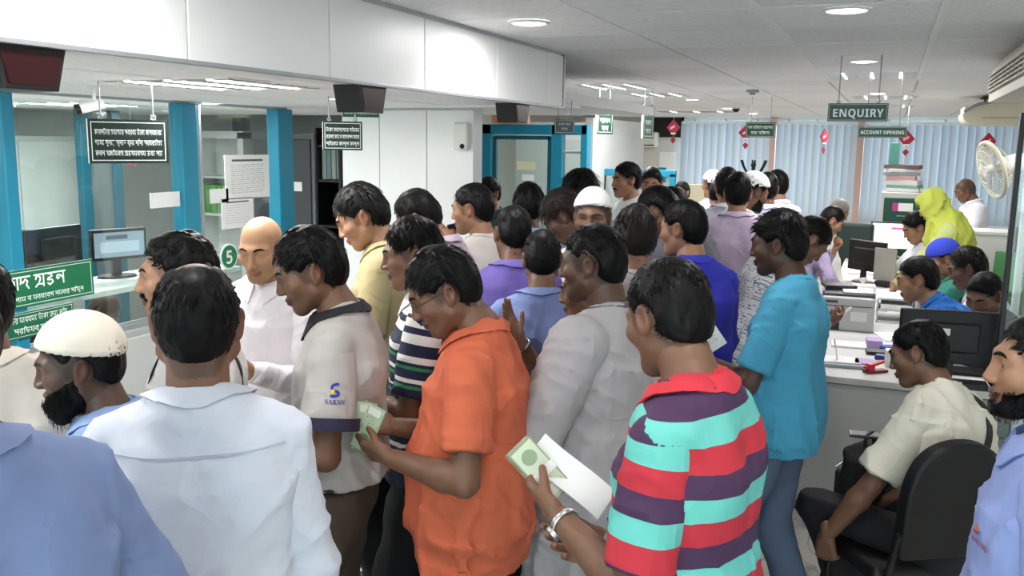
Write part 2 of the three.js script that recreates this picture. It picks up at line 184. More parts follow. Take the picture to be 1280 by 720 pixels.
// ---------------------------------------------------------------- lamps
const glowPan = new THREE.MeshStandardMaterial({ color: 0xffffff, emissive: 0xfffaf2, emissiveIntensity: 2.2, roughness: 0.4 }), lampFace = new THREE.MeshStandardMaterial({ color: 0xffffff, emissive: 0xfffaf2, emissiveIntensity: GLOW });
function areaLight(x, y, z, w, h, I, c = 0xfefbfb) { const l = new THREE.RectAreaLight(c, I, w, h); l.position.set(x, y, z); l.rotation.x = -PI / 2; scene.add(l); }
const LP = [[-1.34, 0.6, 'above the camera end of the bulkhead'], [-0.18, 0.6, 'behind the camera at mid ceiling'], [1.0, 0.6, 'behind the camera near the right wall'], [-1.34, -1.4, 'beside the bulkhead, nearest to the camera'], [-0.18, -1.4, 'over the front of the queue'], [1.0, -1.4, 'near the right wall over the front'], [-1.34, -3.37, 'beside the bulkhead corner, top middle of the view'], [-0.18, -3.37, 'large and bright at the top, left of the white batten'], [-0.18, -5.35, 'directly above the enquiry sign'], [1.0, -5.6, 'behind the near cooling unit'], [-1.93, -9.4, 'left of the smoke detector in the distance'], [-1.94, -11.6, 'with a small dark camera beside it'], [-1.9, -13.6, 'nearest to the far blinds'], [-3.4, -10.6, 'above the grey wall beyond the teal door'], [-0.16, -8.5, 'just behind the enquiry sign'], [-0.3, -12.6, 'low over the far desks']];
for (const [x, z, where] of LP) {
  const t = thing('ceiling_lamp', 'round white ceiling downlight ' + where, 'lamp', [x, CEIL, z], 0, 'round downlights in the hall ceiling');
  mesh('rim', new THREE.LatheGeometry([[0.066, 0], [0.068, -0.006], [0.078, -0.005], [0.083, 0.002]].map((p) => new THREE.Vector2(...p)), 36), mWhite, t); mesh('diffuser', new THREE.SphereGeometry(0.068, 32, 8, 0, PI * 2, PI / 2, PI / 2).scale(1, 0.14, 1).translate(0, -0.001, 0), lampFace, t);
  areaLight(x, CEIL - 0.016, z, 0.12, 0.12, LAMP);
}
for (const [x, z, where] of [[-3.69, -3.0, 'above the left teal post'], [-3.53, -4.1, 'above the pane with the papers'], [-2.45, -3.73, 'behind the small black sign'], [-4.9, -3.2, 'inside over the monitors'], [-4.9, -5.2, 'deep inside the teller room'], [-2.45, 0.4, 'behind the camera under the bulkhead']]) {
  const t = thing('ceiling_lamp', 'round downlight of the low teller ceiling ' + where, 'lamp', [x, SOF + 0.012, z], 0, 'round downlights in the low ceiling');
  mesh('rim', new THREE.LatheGeometry([[0.062, 0], [0.064, -0.006], [0.074, -0.005], [0.079, 0.002]].map((p) => new THREE.Vector2(...p)), 32), mWhite, t); mesh('diffuser', new THREE.CylinderGeometry(0.064, 0.064, 0.004, 28).translate(0, -0.001, 0), lampFace, t);
  areaLight(x, SOF - 0.004, z, 0.11, 0.11, LAMP * 0.9);
}
function troffer(x, y, z, w, d, label, I, n = 7) {          // fluorescent fitting with bright louvre blades
  const t = thing('ceiling_light', label, 'light', [x, y, z], 0, 'louvred fluorescent lights');
  y += 0.016; t.position.y = y; mesh('frame', merge([box(w, 0.02, 0.02, 0, -0.004, d / 2), box(w, 0.02, 0.02, 0, -0.004, -d / 2), box(0.02, 0.02, d, w / 2, -0.004, 0), box(0.02, 0.02, d, -w / 2, -0.004, 0)]), mWhite, t); mesh('reflector', box(w - 0.02, 0.006, d - 0.02, 0, 0.006, 0), glowPan, t);
  for (let i = 0; i < 3; i++) mesh('lamp_tube', new THREE.CylinderGeometry(0.012, 0.012, d - 0.06, 10).rotateX(PI / 2).translate((i - 1) * w * 0.3, -0.006, 0), lampFace, t);
  for (let i = 0; i < n; i++) mesh('louvre_blade', box(w - 0.03, 0.012, 0.002, 0, -0.01, (i + 0.5) / n * d - d / 2), mAlu, t);
  for (let i = 0; i < 3; i++) mesh('louvre_blade', box(0.002, 0.012, d - 0.03, (i - 1) * w * 0.3 + 0.08, -0.01, 0), mAlu, t);
  areaLight(x, y - 0.026, z, w * 0.9, d * 0.9, I);
}
troffer(-0.16, CEIL, -6.47, 0.57, 0.58, 'louvred fluorescent light behind the enquiry sign rods', TROFFER); troffer(-2.15, CEIL, -7.35, 0.57, 0.7, 'louvred fluorescent light beyond the bulkhead corner', TROFFER); troffer(-0.1, CEIL, -9.3, 0.57, 0.57, 'louvred fluorescent light low behind the enquiry sign, second from it', TROFFER, 5); troffer(-0.1, CEIL, -11.2, 0.57, 0.57, 'louvred fluorescent light farthest behind the enquiry sign', TROFFER, 5); troffer(-2.6, CEIL, -13.0, 1.1, 0.5, 'long fluorescent light over the far left before the blinds', TROFFER, 5); troffer(-2.1, CEIL, -8.6, 0.57, 0.57, 'louvred fluorescent light second beyond the bulkhead corner', TROFFER, 5);
troffer(-2.3, SOF + 0.006, -2.7, 0.6, 0.56, 'louvred fluorescent light in the low ceiling behind the large black sign', TROFFER); troffer(-2.5, SOF + 0.006, -0.9, 0.6, 0.56, 'louvred fluorescent light in the low ceiling near the camera', TROFFER); troffer(-4.9, SOF + 0.006, -1.8, 0.6, 0.56, 'louvred fluorescent light inside the teller room', TROFFER * 1.5); troffer(-4.6, SOF + 0.006, -4.2, 0.6, 0.56, 'louvred fluorescent light deep inside the teller room over the desk', TROFFER * 1.5); troffer(-3.3, CEIL, -9.6, 0.57, 0.57, 'louvred fluorescent light above the teal door cabin', TROFFER, 5);
// ---------------------------------------------------------------- lettering
const BN = {   // strokes of the letters under their head line, in a box 1 wide and 1 high
  'ন': [[[.85, 0], [.85, 1]], [[.85, .62], [.5, .3], [.22, .3], [.12, .48], [.25, .62], [.4, .5]]], 'গ': [[[.88, 0], [.88, 1]], [[.08, .42], [.14, .2], [.36, .12], [.56, .3], [.56, .55], [.4, .82]]], 'দ': [[[.15, 0], [.15, .35], [.35, .5], [.6, .22], [.82, .4], [.7, .7], [.9, 1]], [[.15, .35], [.1, .55]]],
  'হ': [[[.2, 0], [.65, .12], [.7, .3], [.3, .42], [.25, .55], [.7, .6], [.8, .8], [.45, 1], [.25, .85]]], 'গ্র': [[[.88, 0], [.88, 1]], [[.08, .36], [.14, .16], [.36, .1], [.54, .25], [.54, .45], [.42, .62]], [[.05, 1], [.3, .78], [.86, .84]]], 'ক': [[[.5, 0], [.5, 1]], [[.5, .2], [.1, .6], [.5, .85]], [[.5, .2], [.85, .25], [.95, .5], [.75, .7]]], 'ট': [[[.2, -.3], [.8, -.15], [.8, 0]], [[.2, 0], [.15, .6], [.45, .95], [.85, .75], [.8, .4], [.55, .45]]],
  'ত': [[[.15, .3], [.5, .1], [.85, .4], [.75, .85], [.3, .9]], [[.15, .3], [.2, .55]]], 'য': [[[.85, 0], [.85, 1]], [[.12, .1], [.45, .35], [.12, .65], [.85, .9]]], 'র': [[[.85, 0], [.85, .95], [.1, .5], [.85, .12]], [[.45, 1.05], [.5, 1.1]]], 'প': [[[.85, 0], [.85, 1]], [[.15, .05], [.25, .5], [.6, .35], [.85, .75]]], 'ব': [[[.85, 0], [.85, .95], [.1, .5], [.85, .12]]], 'ম': [[[.85, 0], [.85, 1]], [[.2, 0], [.2, .75], [.4, .8], [.85, .6]]],
  'ভ': [[[.15, .2], [.5, .15], [.5, .9], [.15, .6], [.85, .2], [.85, .9]]], 'ল': [[[.88, 0], [.88, 1]], [[.12, .5], [.3, .2], [.45, .6], [.6, .25], [.88, .55]]], 'খ': [[[.85, 0], [.85, 1]], [[.15, .1], [.45, .2], [.2, .55], [.5, .75], [.85, .5]]], 'শ': [[[.88, 0], [.88, 1]], [[.15, .2], [.4, .1], [.5, .4], [.25, .7], [.65, .15], [.88, .4]]], 'ণ': [[[.85, 0], [.85, 1]], [[.15, .1], [.5, .2], [.3, .6], [.85, .7]]], 'জ': [[[.1, .2], [.5, .5], [.85, .15], [.9, .6], [.45, .95], [.1, .7]]], 'চ': [[[.15, 0], [.15, .5], [.6, .95], [.85, .4], [.15, .3]]], 'অ': [[[.88, 0], [.88, 1]], [[.15, .15], [.5, .3], [.3, .6], [.6, .85], [.88, .5]]], 'ঝ': [[[.85, 0], [.85, 1]], [[.15, .2], [.15, .8], [.5, .4], [.85, .8]]],
  'া': [[[.5, 0], [.5, 1]]], 'ি': [[[.5, 0], [.5, 1]], [[.5, 0], [.8, -.35], [1.5, -.1]]], 'ী': [[[.5, 0], [.5, 1]], [[.5, 0], [.2, -.35], [-.5, -.1]]], 'ে': [[[.7, .1], [.25, .5], [.55, .95], [.75, .7]]], 'ু': [[[-.4, 1.05], [-.1, 1.3], [.1, 1.05]]], '।': [[[.4, 0], [.4, 1]]], '-': [[[.1, .5], [.8, .5]]], ',': [[[.4, .9], [.2, 1.2]]],
};
function bangla(g, words, x, y, h, lw) {                    // text from x, head line at y, letters h high; returns the width
  g.lineWidth = lw; g.lineCap = g.lineJoin = 'round'; const x0 = x;
  for (const word of words.split(' ')) {
    const cs = []; for (let i = 0; i < word.length; i++) { if (word.slice(i, i + 3) === 'গ্র') { cs.push('গ্র'); i += 2; } else if (word[i] !== '্') cs.push(word[i]); } const sx = x;
    for (const c of cs) { const S = BN[c] || BN['ব'], w = (c === 'া' || c === 'ি' || c === 'ী' || c === '।' ? 0.42 : c === 'ু' ? 0.05 : c === 'ে' ? 0.6 : 0.82) * h; g.beginPath(); for (const st of S) st.forEach(([a, b], i) => { const X = x + a * (w < 0.2 * h ? 0.6 * h : w), Yy = y + b * h * 0.86; i ? g.lineTo(X, Yy) : g.moveTo(X, Yy); }); g.stroke(); x += w + h * 0.06; }
    if (!/[।,-]/.test(word) || word.length > 1) { g.beginPath(); g.moveTo(sx - h * 0.05, y); g.lineTo(x, y); g.stroke(); } x += h * 0.42;
  } return x - x0;
}
function banglaWidth(words, h) { const c = document.createElement('canvas'); c.width = c.height = 4; return bangla(c.getContext('2d'), words, 0, 0, h, 1) - h * 0.42; }
function bnLine(g, t, cx, y, h, lw, maxW) { let w = banglaWidth(t, h), k = Math.min(1, maxW / w); g.save(); g.translate(cx - w * k / 2, y); g.scale(k, 1); bangla(g, t, 0, 0, h, lw); g.restore(); }
function signTex(w, h, bg, fg, lines, border = true) { return canvasTex(w, h, (g) => { g.fillStyle = bg; g.fillRect(0, 0, w, h); if (border) { g.strokeStyle = '#d6ded6'; g.lineWidth = h * 0.02; g.strokeRect(h * 0.07, h * 0.07, w - h * 0.14, h * 0.86); } g.strokeStyle = g.fillStyle = fg; for (const [t, y, s, latin] of lines) { if (latin) { g.font = 'bold ' + s * h + 'px sans-serif'; g.textAlign = 'center'; g.textBaseline = 'middle'; g.fillText(t, w / 2, y * h, w * 0.9); } else bnLine(g, t, w / 2, y * h, s * h, s * h * 0.13, w * 0.84); } }); }
function facePlate(w, h, tex, rough = 0.4) { return [new THREE.PlaneGeometry(w, h), new THREE.MeshStandardMaterial({ map: tex, roughness: rough })]; }
function hangSign(label, pos, turn, w, h, tex, top, two = true, group) {
  const t = thing('hanging_sign', label, 'sign', pos, turn, group); mesh('board', box(w, h, 0.016, 0, 0, 0, 0.002), mPaper, t); const [g, m] = facePlate(w, h, tex); mesh('face', g.translate(0, 0, 0.0095), m, t);
  if (two) mesh('back_face', new THREE.PlaneGeometry(w, h).rotateY(PI).translate(0, 0, -0.0095), m, t);
  for (const s of [-1, 1]) mesh('hanging_rod', bar([s * w * 0.33, h / 2, 0], [s * w * 0.33, top - pos[1], 0], 0.0028), mSteel, t);
  for (const s of [-1, 1]) mesh('hook', new THREE.TorusGeometry(0.008, 0.0022, 6, 14).translate(s * w * 0.33, h / 2 + 0.008, 0), mSteel, t); return t;
}
const G1 = '#0d3b2a';
hangSign('large black sign with three white lines under the low ceiling at the left', [-2.42, 1.935, -2.39], rad(62), 0.262, 0.148, signTex(768, 432, '#0f231d', '#dfe6df', [['কাউন্টার ত্যাগের পূর্বে টাকা ভালোভাবে', 0.24, 0.12], ['দেখে শুনে, গুনে- বুঝে নিন। পরবর্তীতে', 0.48, 0.12], ['কোন অভিযোগ গ্রহণযোগ্য হবে না।', 0.72, 0.12]]), SOF);
hangSign('smaller black sign with three white lines beside the white wall', [-2.185, 1.968, -3.35], rad(42), 0.168, 0.122, signTex(640, 460, '#12291f', '#dfe6df', [['টাকা জমাদানের নিয়ম', 0.24, 0.13], ['আমানত জমা ও উত্তোলন করার', 0.48, 0.13], ['নিয়ম কানুন জানুন', 0.72, 0.13]]), SOF);
hangSign('narrow green sign hanging behind the smaller black sign', [-2.25, 2.075, -3.6], rad(40), 0.165, 0.042, signTex(512, 128, '#0c5a3c', '#e8efe8', [['CASH COUNTER', 0.52, 0.5, 1]], false), SOF);
hangSign('green enquiry sign hanging in the middle of the hall', [-0.18, 2.125, -5.0], 0, 0.287, 0.09, signTex(768, 240, G1, '#e9efe9', [['ENQUIRY', 0.54, 0.62, 1]], true), CEIL);
hangSign('green account opening sign below the enquiry sign', [-0.07, 2.045, -6.2], 0, 0.285, 0.068, signTex(768, 190, G1, '#dbe4db', [['ACCOUNT OPENING', 0.52, 0.44, 1]]), CEIL);
hangSign('green sign with two white lines before the blind', [-1.17, 2.1, -8.9], 0.1, 0.27, 0.14, signTex(512, 256, G1, '#dbe4db', [['ঋণ বিভাগ আমানত', 0.26, 0.2], ['জমা বিভাগ', 0.62, 0.2]]), CEIL);
hangSign('narrow green sign turned sideways right of the bulkhead corner', [-2.28, 2.15, -7.5], rad(76), 0.26, 0.24, signTex(400, 380, G1, '#dbe4db', [['নগদ', 0.2, 0.17], ['প্রদান', 0.46, 0.17], ['শাখা', 0.72, 0.17]]), CEIL);
hangSign('narrow green sign turned sideways in front of the split cooler', [-1.98, 2.14, -7.8], rad(80), 0.22, 0.28, signTex(400, 500, '#2c5a48', '#dbe4db', [['হিসাব', 0.2, 0.14], ['খোলা', 0.46, 0.14], ['শাখা', 0.72, 0.14]]), CEIL);
hangSign('small black sign tucked under the bulkhead corner', [-1.68, 2.04, -4.62 - 0.16], rad(20), 0.11, 0.075, signTex(384, 256, '#1b2b27', '#aab5ae', [['চেক জমা', 0.26, 0.18], ['শাখা', 0.6, 0.18]]), SOF + 0.05);
// signs and papers on the counter glass (they face the hall, +x)
function onGlass(name, label, cat, z0, z1, y0, y1, tex, tilt = 0, group) { const w = Math.abs(z1 - z0), h = y1 - y0, t = thing(name, label, cat, [GX + (tilt ? 0.055 : 0.012), (y0 + y1) / 2, (z0 + z1) / 2], PI / 2, group); mesh('board', box(w, h, 0.006, 0, 0, 0, 0.001), mPaper, t); const [g, m] = facePlate(w, h, tex, 0.5); mesh('face', g.translate(0, 0, 0.004), m, t); t.rotation.z = 0; t.rotateZ(tilt); return t; }
onGlass('counter_sign', 'green cash counter sign with large white letters on the glass', 'sign', -2.52, -3.185, 1.2, 1.37, signTex(1024, 262, '#0a6b45', '#f2f5f0', [['নগদ গ্রহন', 0.2, 0.36], ['টাকার পিছনে নাম ও মোবাইল নম্বর লিখুন', 0.72, 0.13]]), 0.012);
onGlass('counter_sign', 'lower green sign with two small white lines on the glass', 'sign', -2.62, -3.06, 1.065, 1.18, signTex(768, 202, '#0d6043', '#e7eee7', [['জমা বহির মাধ্যমে টাকা জমা নিন', 0.2, 0.22], ['পরিচয় দিন', 0.62, 0.22]]), 0.012);
const printed = (seed, n, head) => canvasTex(256, 320, (g, w, h) => { g.fillStyle = '#f3f3ef'; g.fillRect(0, 0, w, h); const r = rng(seed); g.fillStyle = '#8d8f92'; if (head) { g.fillStyle = '#55585c'; g.fillRect(w * 0.15, h * 0.1, w * 0.7, h * 0.045); g.fillStyle = '#9a9c9f'; } for (let i = 0; i < n; i++) { let x = w * 0.12; const y = h * (0.22 + 0.68 * i / n); while (x < w * 0.85) { const l = 8 + r() * 26; g.fillRect(x, y, Math.min(l, w * 0.88 - x), 3); x += l + 6; } } });
const blank = canvasTex(16, 16, (g) => { g.fillStyle = '#f2f2ee'; g.fillRect(0, 0, 16, 16); });
onGlass('notice', 'large printed notice taped high on the counter glass', 'notice', -4.2, -4.6, 1.6, 1.855, printed(1, 14, 1)); onGlass('notice', 'small blank slip left of the two printed notices', 'notice', -4.07, -4.22, 1.585, 1.665, blank); onGlass('notice', 'printed notice below the large one on the glass', 'notice', -4.16, -4.44, 1.43, 1.605, printed(3, 8, 1)); onGlass('notice', 'white slip on the pane left of the double teal post', 'notice', -3.62, -3.83, 1.585, 1.665, blank);
{ const t = thing('counter_number', 'round green number five sticker on the counter glass beside the bald head', 'sign', [GX + 0.02, 1.27, -4.2], PI / 2), tx = canvasTex(256, 256, (g) => { g.fillStyle = '#eef2ec'; g.fillRect(0, 0, 256, 256); g.fillStyle = '#1c7a50'; g.beginPath(); g.arc(128, 128, 116, 0, 7); g.fill(); g.fillStyle = '#f4f6f2'; g.font = 'bold 190px sans-serif'; g.textAlign = 'center'; g.textBaseline = 'middle'; g.fillText('5', 128, 134); }); mesh('disc', new THREE.CylinderGeometry(0.075, 0.075, 0.006, 36).rotateX(PI / 2), mPaper, t); mesh('face', new THREE.CircleGeometry(0.073, 36).translate(0, 0, 0.004), new THREE.MeshStandardMaterial({ map: tx, roughness: 0.5 }), t); }
// counter displays under the bulkhead edge: dark tapered boxes
for (const [z, lab] of [[-1.38, 'large dark red tapered display box at the upper left under the bulkhead'], [-2.72, 'dark tapered display box under the middle of the bulkhead'], [-4.08, 'small dark tapered display box near the bulkhead corner']]) {
  const t = thing('counter_display', lab, 'display', [BX - 0.03, SOF, z], PI / 2), s = new THREE.Shape(); s.moveTo(-0.085, 0); s.lineTo(0.085, 0); s.lineTo(0.062, -0.085); s.lineTo(-0.062, -0.085); s.closePath();
  mesh('housing', new THREE.ExtrudeGeometry(s, { depth: 0.1, bevelEnabled: true, bevelSize: 0.003, bevelThickness: 0.003 }).translate(0, -0.003, -0.09), std('#141113', 0.4), t);
  const s2 = new THREE.Shape(); s2.moveTo(-0.075, -0.008); s2.lineTo(0.075, -0.008); s2.lineTo(0.056, -0.078); s2.lineTo(-0.056, -0.078); s2.closePath(); mesh('screen', new THREE.ShapeGeometry(s2).translate(0, -0.003, 0.0145), std('#2a0a0e', 0.25), t);
}
// ---------------------------------------------------------------- inside the teller room
{ const t = thing('teller_shelf', 'white inner counter ledge behind the glass', 'counter', [-3.82, 0, -3.3]); mesh('ledge', box(0.42, 0.03, 2.2, 0, 1.17, 0, 0.004), mWhite, t); mesh('bracket', box(0.3, 0.2, 0.03, 0, 1.055, 0.6), mGrey, t); mesh('bracket', box(0.3, 0.2, 0.03, 0, 1.055, -0.8), mGrey, t);
  const d = thing('teller_desk', 'grey teller desk behind the counter glass', 'desk', [-4.2, 0, -3.4]); mesh('top', box(0.6, 0.04, 3.6, 0, 0.75, 0, 0.006), mGrey, d); mesh('front_panel', box(0.03, 0.73, 3.6, 0.25, 0.37, 0), mGrey, d); mesh('side_panel', box(0.6, 0.73, 0.03, 0, 0.37, 1.75), mGrey, d); mesh('side_panel', box(0.6, 0.73, 0.03, 0, 0.37, -1.75), mGrey, d);
  function monitor(label, pos, turn, w, h, scr, group) { const m = thing('monitor', label, 'monitor', pos, turn, group); mesh('casing', box(w, h, 0.035, 0, h / 2 + 0.1, 0, 0.008), mBlack, m); mesh('back_bulge', box(w * 0.6, h * 0.55, 0.03, 0, h / 2 + 0.1, -0.03, 0.012), mBlack, m); mesh('screen', new THREE.PlaneGeometry(w - 0.03, h - 0.035).translate(0, h / 2 + 0.1, 0.0185), scr, m); mesh('neck', box(0.05, 0.12, 0.03, 0, 0.06, -0.035, 0.006), mBlack, m); mesh('foot', new THREE.CylinderGeometry(0.1, 0.11, 0.012, 28).scale(1, 1, 0.75).translate(0, 0.006, -0.03), mBlack, m); return m; }
  globalThis.mkMonitor = monitor;
  const dim = new THREE.MeshStandardMaterial({ color: lin('#23262c'), roughness: 0.25 }), panelTex = canvasTex(256, 160, (g) => { g.fillStyle = '#8f99a8'; g.fillRect(0, 0, 256, 160); g.fillStyle = '#4e5663'; g.fillRect(60, 20, 110, 26); g.fillStyle = '#b3bcc8'; g.fillRect(30, 60, 200, 70); });
  monitor('dark monitor seen from its back behind the left pane', [-3.9, 1.186, -3.32], rad(-82), 0.38, 0.21, dim); monitor('monitor with a pale screen behind the counter glass', [-3.88, 1.186, -3.72], rad(72), 0.31, 0.17, new THREE.MeshStandardMaterial({ map: panelTex, emissiveMap: panelTex, emissive: 0xffffff, emissiveIntensity: 0.25, roughness: 0.3 }));
  const pr = thing('printer', 'black printer on the inner counter ledge below the monitors', 'printer', [-3.8, 1.186, -2.98], rad(80)); mesh('casing', box(0.24, 0.09, 0.22, 0, 0.045, 0, 0.015), mBlack, pr); mesh('paper_tray', box(0.2, 0.006, 0.1, 0, 0.1, -0.08), mDark, pr);
  const ct = thing('metal_cabinet', 'tall pale grey steel cabinet with two doors in the teller room', 'cabinet', [-5.95, 0, -4.6], PI / 2); mesh('carcass', box(1.6, 1.95, 0.5, 0, 0.975, 0, 0.006), std('#b7beba', 0.5), ct); for (const s of [-1, 1]) { const dr = mesh('door', box(0.78, 1.86, 0.02, s * 0.4, 0.98, 0.26, 0.004), std('#c3cac6', 0.45), ct); mesh('handle', box(0.015, 0.12, 0.03, s * 0.06, 1.05, 0.28, 0.004), mSteel, dr); }
  const fc = thing('filing_cabinet', 'dark grey steel cabinet with a white label seen past the last teal post', 'cabinet', [-4.62, 0, -6.42]); mesh('carcass', box(0.62, 2.0, 0.45, 0, 1.0, 0, 0.006), std('#6a7072', 0.5), fc); mesh('door', box(0.56, 0.86, 0.02, 0, 1.52, 0.235, 0.004), std('#474d50', 0.45), fc); mesh('door', box(0.56, 0.96, 0.02, 0, 0.54, 0.235, 0.004), std('#5b6163', 0.45), fc); mesh('label', box(0.2, 0.075, 0.003, 0.1, 1.57, 0.247), mPaper, fc);
  const bs = thing('bookshelf', 'dark bookshelf with red and pale binders left of the white wall', 'shelf', [-4.2, 0, -6.42]); mesh('carcass', merge([box(0.02, 2.05, 0.4, -0.11, 1.02, 0), box(0.02, 2.05, 0.4, 0.11, 1.02, 0), box(0.22, 2.05, 0.02, 0, 1.02, -0.19)]), mDark, bs); for (const y of [0.4, 0.85, 1.25, 1.62, 1.9]) mesh('shelf', box(0.2, 0.02, 0.38, 0, y, 0), mDark, bs);
  for (let i = 0; i < 4; i++) tag(mesh('binder', box(0.04, 0.24, 0.26, -4.27 + i * 0.046, 1.752, -6.4, 0.004), std(['#8fa8a8', '#6f8587', '#98a8a0', '#7d8f92'][i], 0.6), scene), ['leftmost pale grey-green binder on the dark bookshelf', 'second binder on the dark bookshelf, slate grey', 'third binder on the dark bookshelf, pale green', 'rightmost binder on the dark bookshelf, blue grey'][i], 'binder', 'binders on the dark bookshelf');
  tag(mesh('box_file', box(0.18, 0.07, 0.26, -4.2, 1.946, -6.4, 0.004), std('#7d2229', 0.6), scene), 'dark red box file on top of the bookshelf', 'box');
  const gc = thing('display_cabinet', 'white framed cabinet with bright green files behind the glass with papers', 'cabinet', [-5.35, 0, -6.4]); mesh('frame', merge([box(0.06, 2.0, 0.4, -0.3, 1.0, 0), box(0.06, 2.0, 0.4, 0.3, 1.0, 0), box(0.66, 0.06, 0.4, 0, 1.98, 0), box(0.6, 2.0, 0.03, 0, 1.0, -0.18)]), mWhite, gc); for (const y of [0.5, 0.95, 1.3, 1.62]) mesh('shelf', box(0.56, 0.02, 0.36, 0, y, 0), mWhite, gc);
  for (let i = 0; i < 5; i++) tag(mesh('file', box(0.05, 0.24, 0.24, -5.53 + i * 0.062, 1.432, -6.38, 0.004), std(i % 2 ? '#57a04e' : '#76b75f', 0.6), scene), ['first', 'second', 'third', 'fourth', 'fifth'][i] + ' bright green file from the left in the white framed cabinet', 'file', 'green files in the white cabinet');
  const cc = thing('security_camera', 'white bullet camera on a bracket under the low ceiling', 'camera', [-2.93, SOF + 0.01, -2.73], rad(-35)); mesh('mount', merge([cyl(0.025, 0.025, 0.008, 0, -0.004, 0), cyl(0.008, 0.008, 0.06, 0, -0.03, 0)]), mWhite, cc); mesh('barrel', new THREE.CylinderGeometry(0.021, 0.021, 0.09, 20).rotateX(PI / 2).rotateX(0.25).translate(0, -0.075, 0.01), mWhite, cc); mesh('lens', new THREE.CylinderGeometry(0.0215, 0.0215, 0.02, 20).rotateX(PI / 2).rotateX(0.25).translate(0, -0.09, 0.062), mBlack, cc);
}
{ const t = thing('wall_dispenser', 'small white box with a black knob on the white wall', 'dispenser', [-2.21, 1.98, -4.605]); mesh('casing', box(0.085, 0.15, 0.05, 0, 0, 0.025, 0.012), std('#e3e1da', 0.5), t); mesh('knob', new THREE.SphereGeometry(0.014, 16, 12).translate(0.015, -0.055, 0.055), mBlack, t); }
tag(mesh('carton', box(0.3, 0.2, 0.3, -3.6, 2.235, -8.6, 0.01), std('#c98a76', 0.7), scene), 'pinkish carton on top of the teal door frame', 'box');
// ---------------------------------------------------------------- hall fittings
{ const t = thing('smoke_detector', 'small round smoke detector on the ceiling left of the enquiry sign', 'detector', [-1.12, CEIL, -7.9]); mesh('base', cyl(0.05, 0.055, 0.02, 0, -0.008, 0, 28), std('#9fa19e', 0.5), t); mesh('sensor', cyl(0.03, 0.02, 0.025, 0, -0.028, 0, 24), std('#8b8d8b', 0.5), t); }
{ const t = thing('dome_camera', 'tiny dark dome camera beside a far downlight', 'camera', [-1.8, CEIL, -11.4]); mesh('base', cyl(0.05, 0.05, 0.02, 0, -0.008, 0), mWhite, t); mesh('dome', new THREE.SphereGeometry(0.045, 20, 12, 0, PI * 2, PI / 2, PI / 2).translate(0, -0.016, 0), mBlack, t); }
{ const orn = [[-2.41, 2.14, -10.73, 'red diamond ornament before the dark panel on the grey wall'], [-1.59, 2.09, -10.88, 'red diamond ornament left of the two-line green sign'], [-0.73, 2.05, -10.98, 'slim red ornament left of the enquiry sign, turned edge on'], [0.13, 2.04, -11, 'red diamond ornament right of the account opening sign'], [0.93, 2.02, -10.96, 'red diamond ornament above the wall fan']];
  orn.forEach(([x, y, z, lab], i) => { const t = thing('paper_ornament', lab, 'ornament', [x, y, z], i === 2 ? 1.1 : 0.2 * i - 0.3, 'red hanging diamonds'); const s = new THREE.Shape(); s.moveTo(0, 0.1); s.lineTo(0.085, 0.01); s.lineTo(0, -0.08); s.lineTo(-0.085, 0.01); s.closePath(); mesh('diamond', new THREE.ExtrudeGeometry(s, { depth: 0.01, bevelEnabled: true, bevelSize: 0.003, bevelThickness: 0.002 }).translate(0, 0, -0.005), std('#b5213d', 0.6), t); mesh('white_band', box(0.07, 0.025, 0.018, 0, 0.015, 0.001, 0.003).rotateZ(0.5), std('#e8c9cc', 0.6), t); mesh('lower_band', box(0.06, 0.02, 0.018, 0, -0.06, 0.001, 0.003), mPaper, t);
    const s2 = new THREE.Shape(); s2.moveTo(0, -0.1); s2.lineTo(0.035, -0.135); s2.lineTo(0, -0.18); s2.lineTo(-0.035, -0.135); s2.closePath(); mesh('pendant', new THREE.ExtrudeGeometry(s2, { depth: 0.008, bevelEnabled: false }).translate(0, 0, -0.004), std('#a81f3a', 0.6), t); mesh('thread', bar([0, 0.1, 0], [0, CEIL - y, 0], 0.002, 5), mPaper, t); mesh('thread', bar([0, -0.08, 0], [0, -0.1, 0], 0.002, 5), mPaper, t); }); }
{ const t = thing('pink_sticker', 'pink star ornament seen through the counter glass beside the black sign', 'ornament', [-3.75, 1.83, -3.72], PI / 2); const s = new THREE.Shape(); for (let i = 0; i < 10; i++) { const a = i / 10 * PI * 2, r = i % 2 ? 0.025 : 0.045; i ? s.lineTo(r * Math.sin(a), r * Math.cos(a)) : s.moveTo(0, r); } mesh('star', new THREE.ExtrudeGeometry(s, { depth: 0.008, bevelEnabled: false }), std('#d2566e', 0.6), t); mesh('thread', bar([0, 0.04, 0.004], [0, SOF - 1.83, 0.004], 0.0015, 5), mPaper, t); }
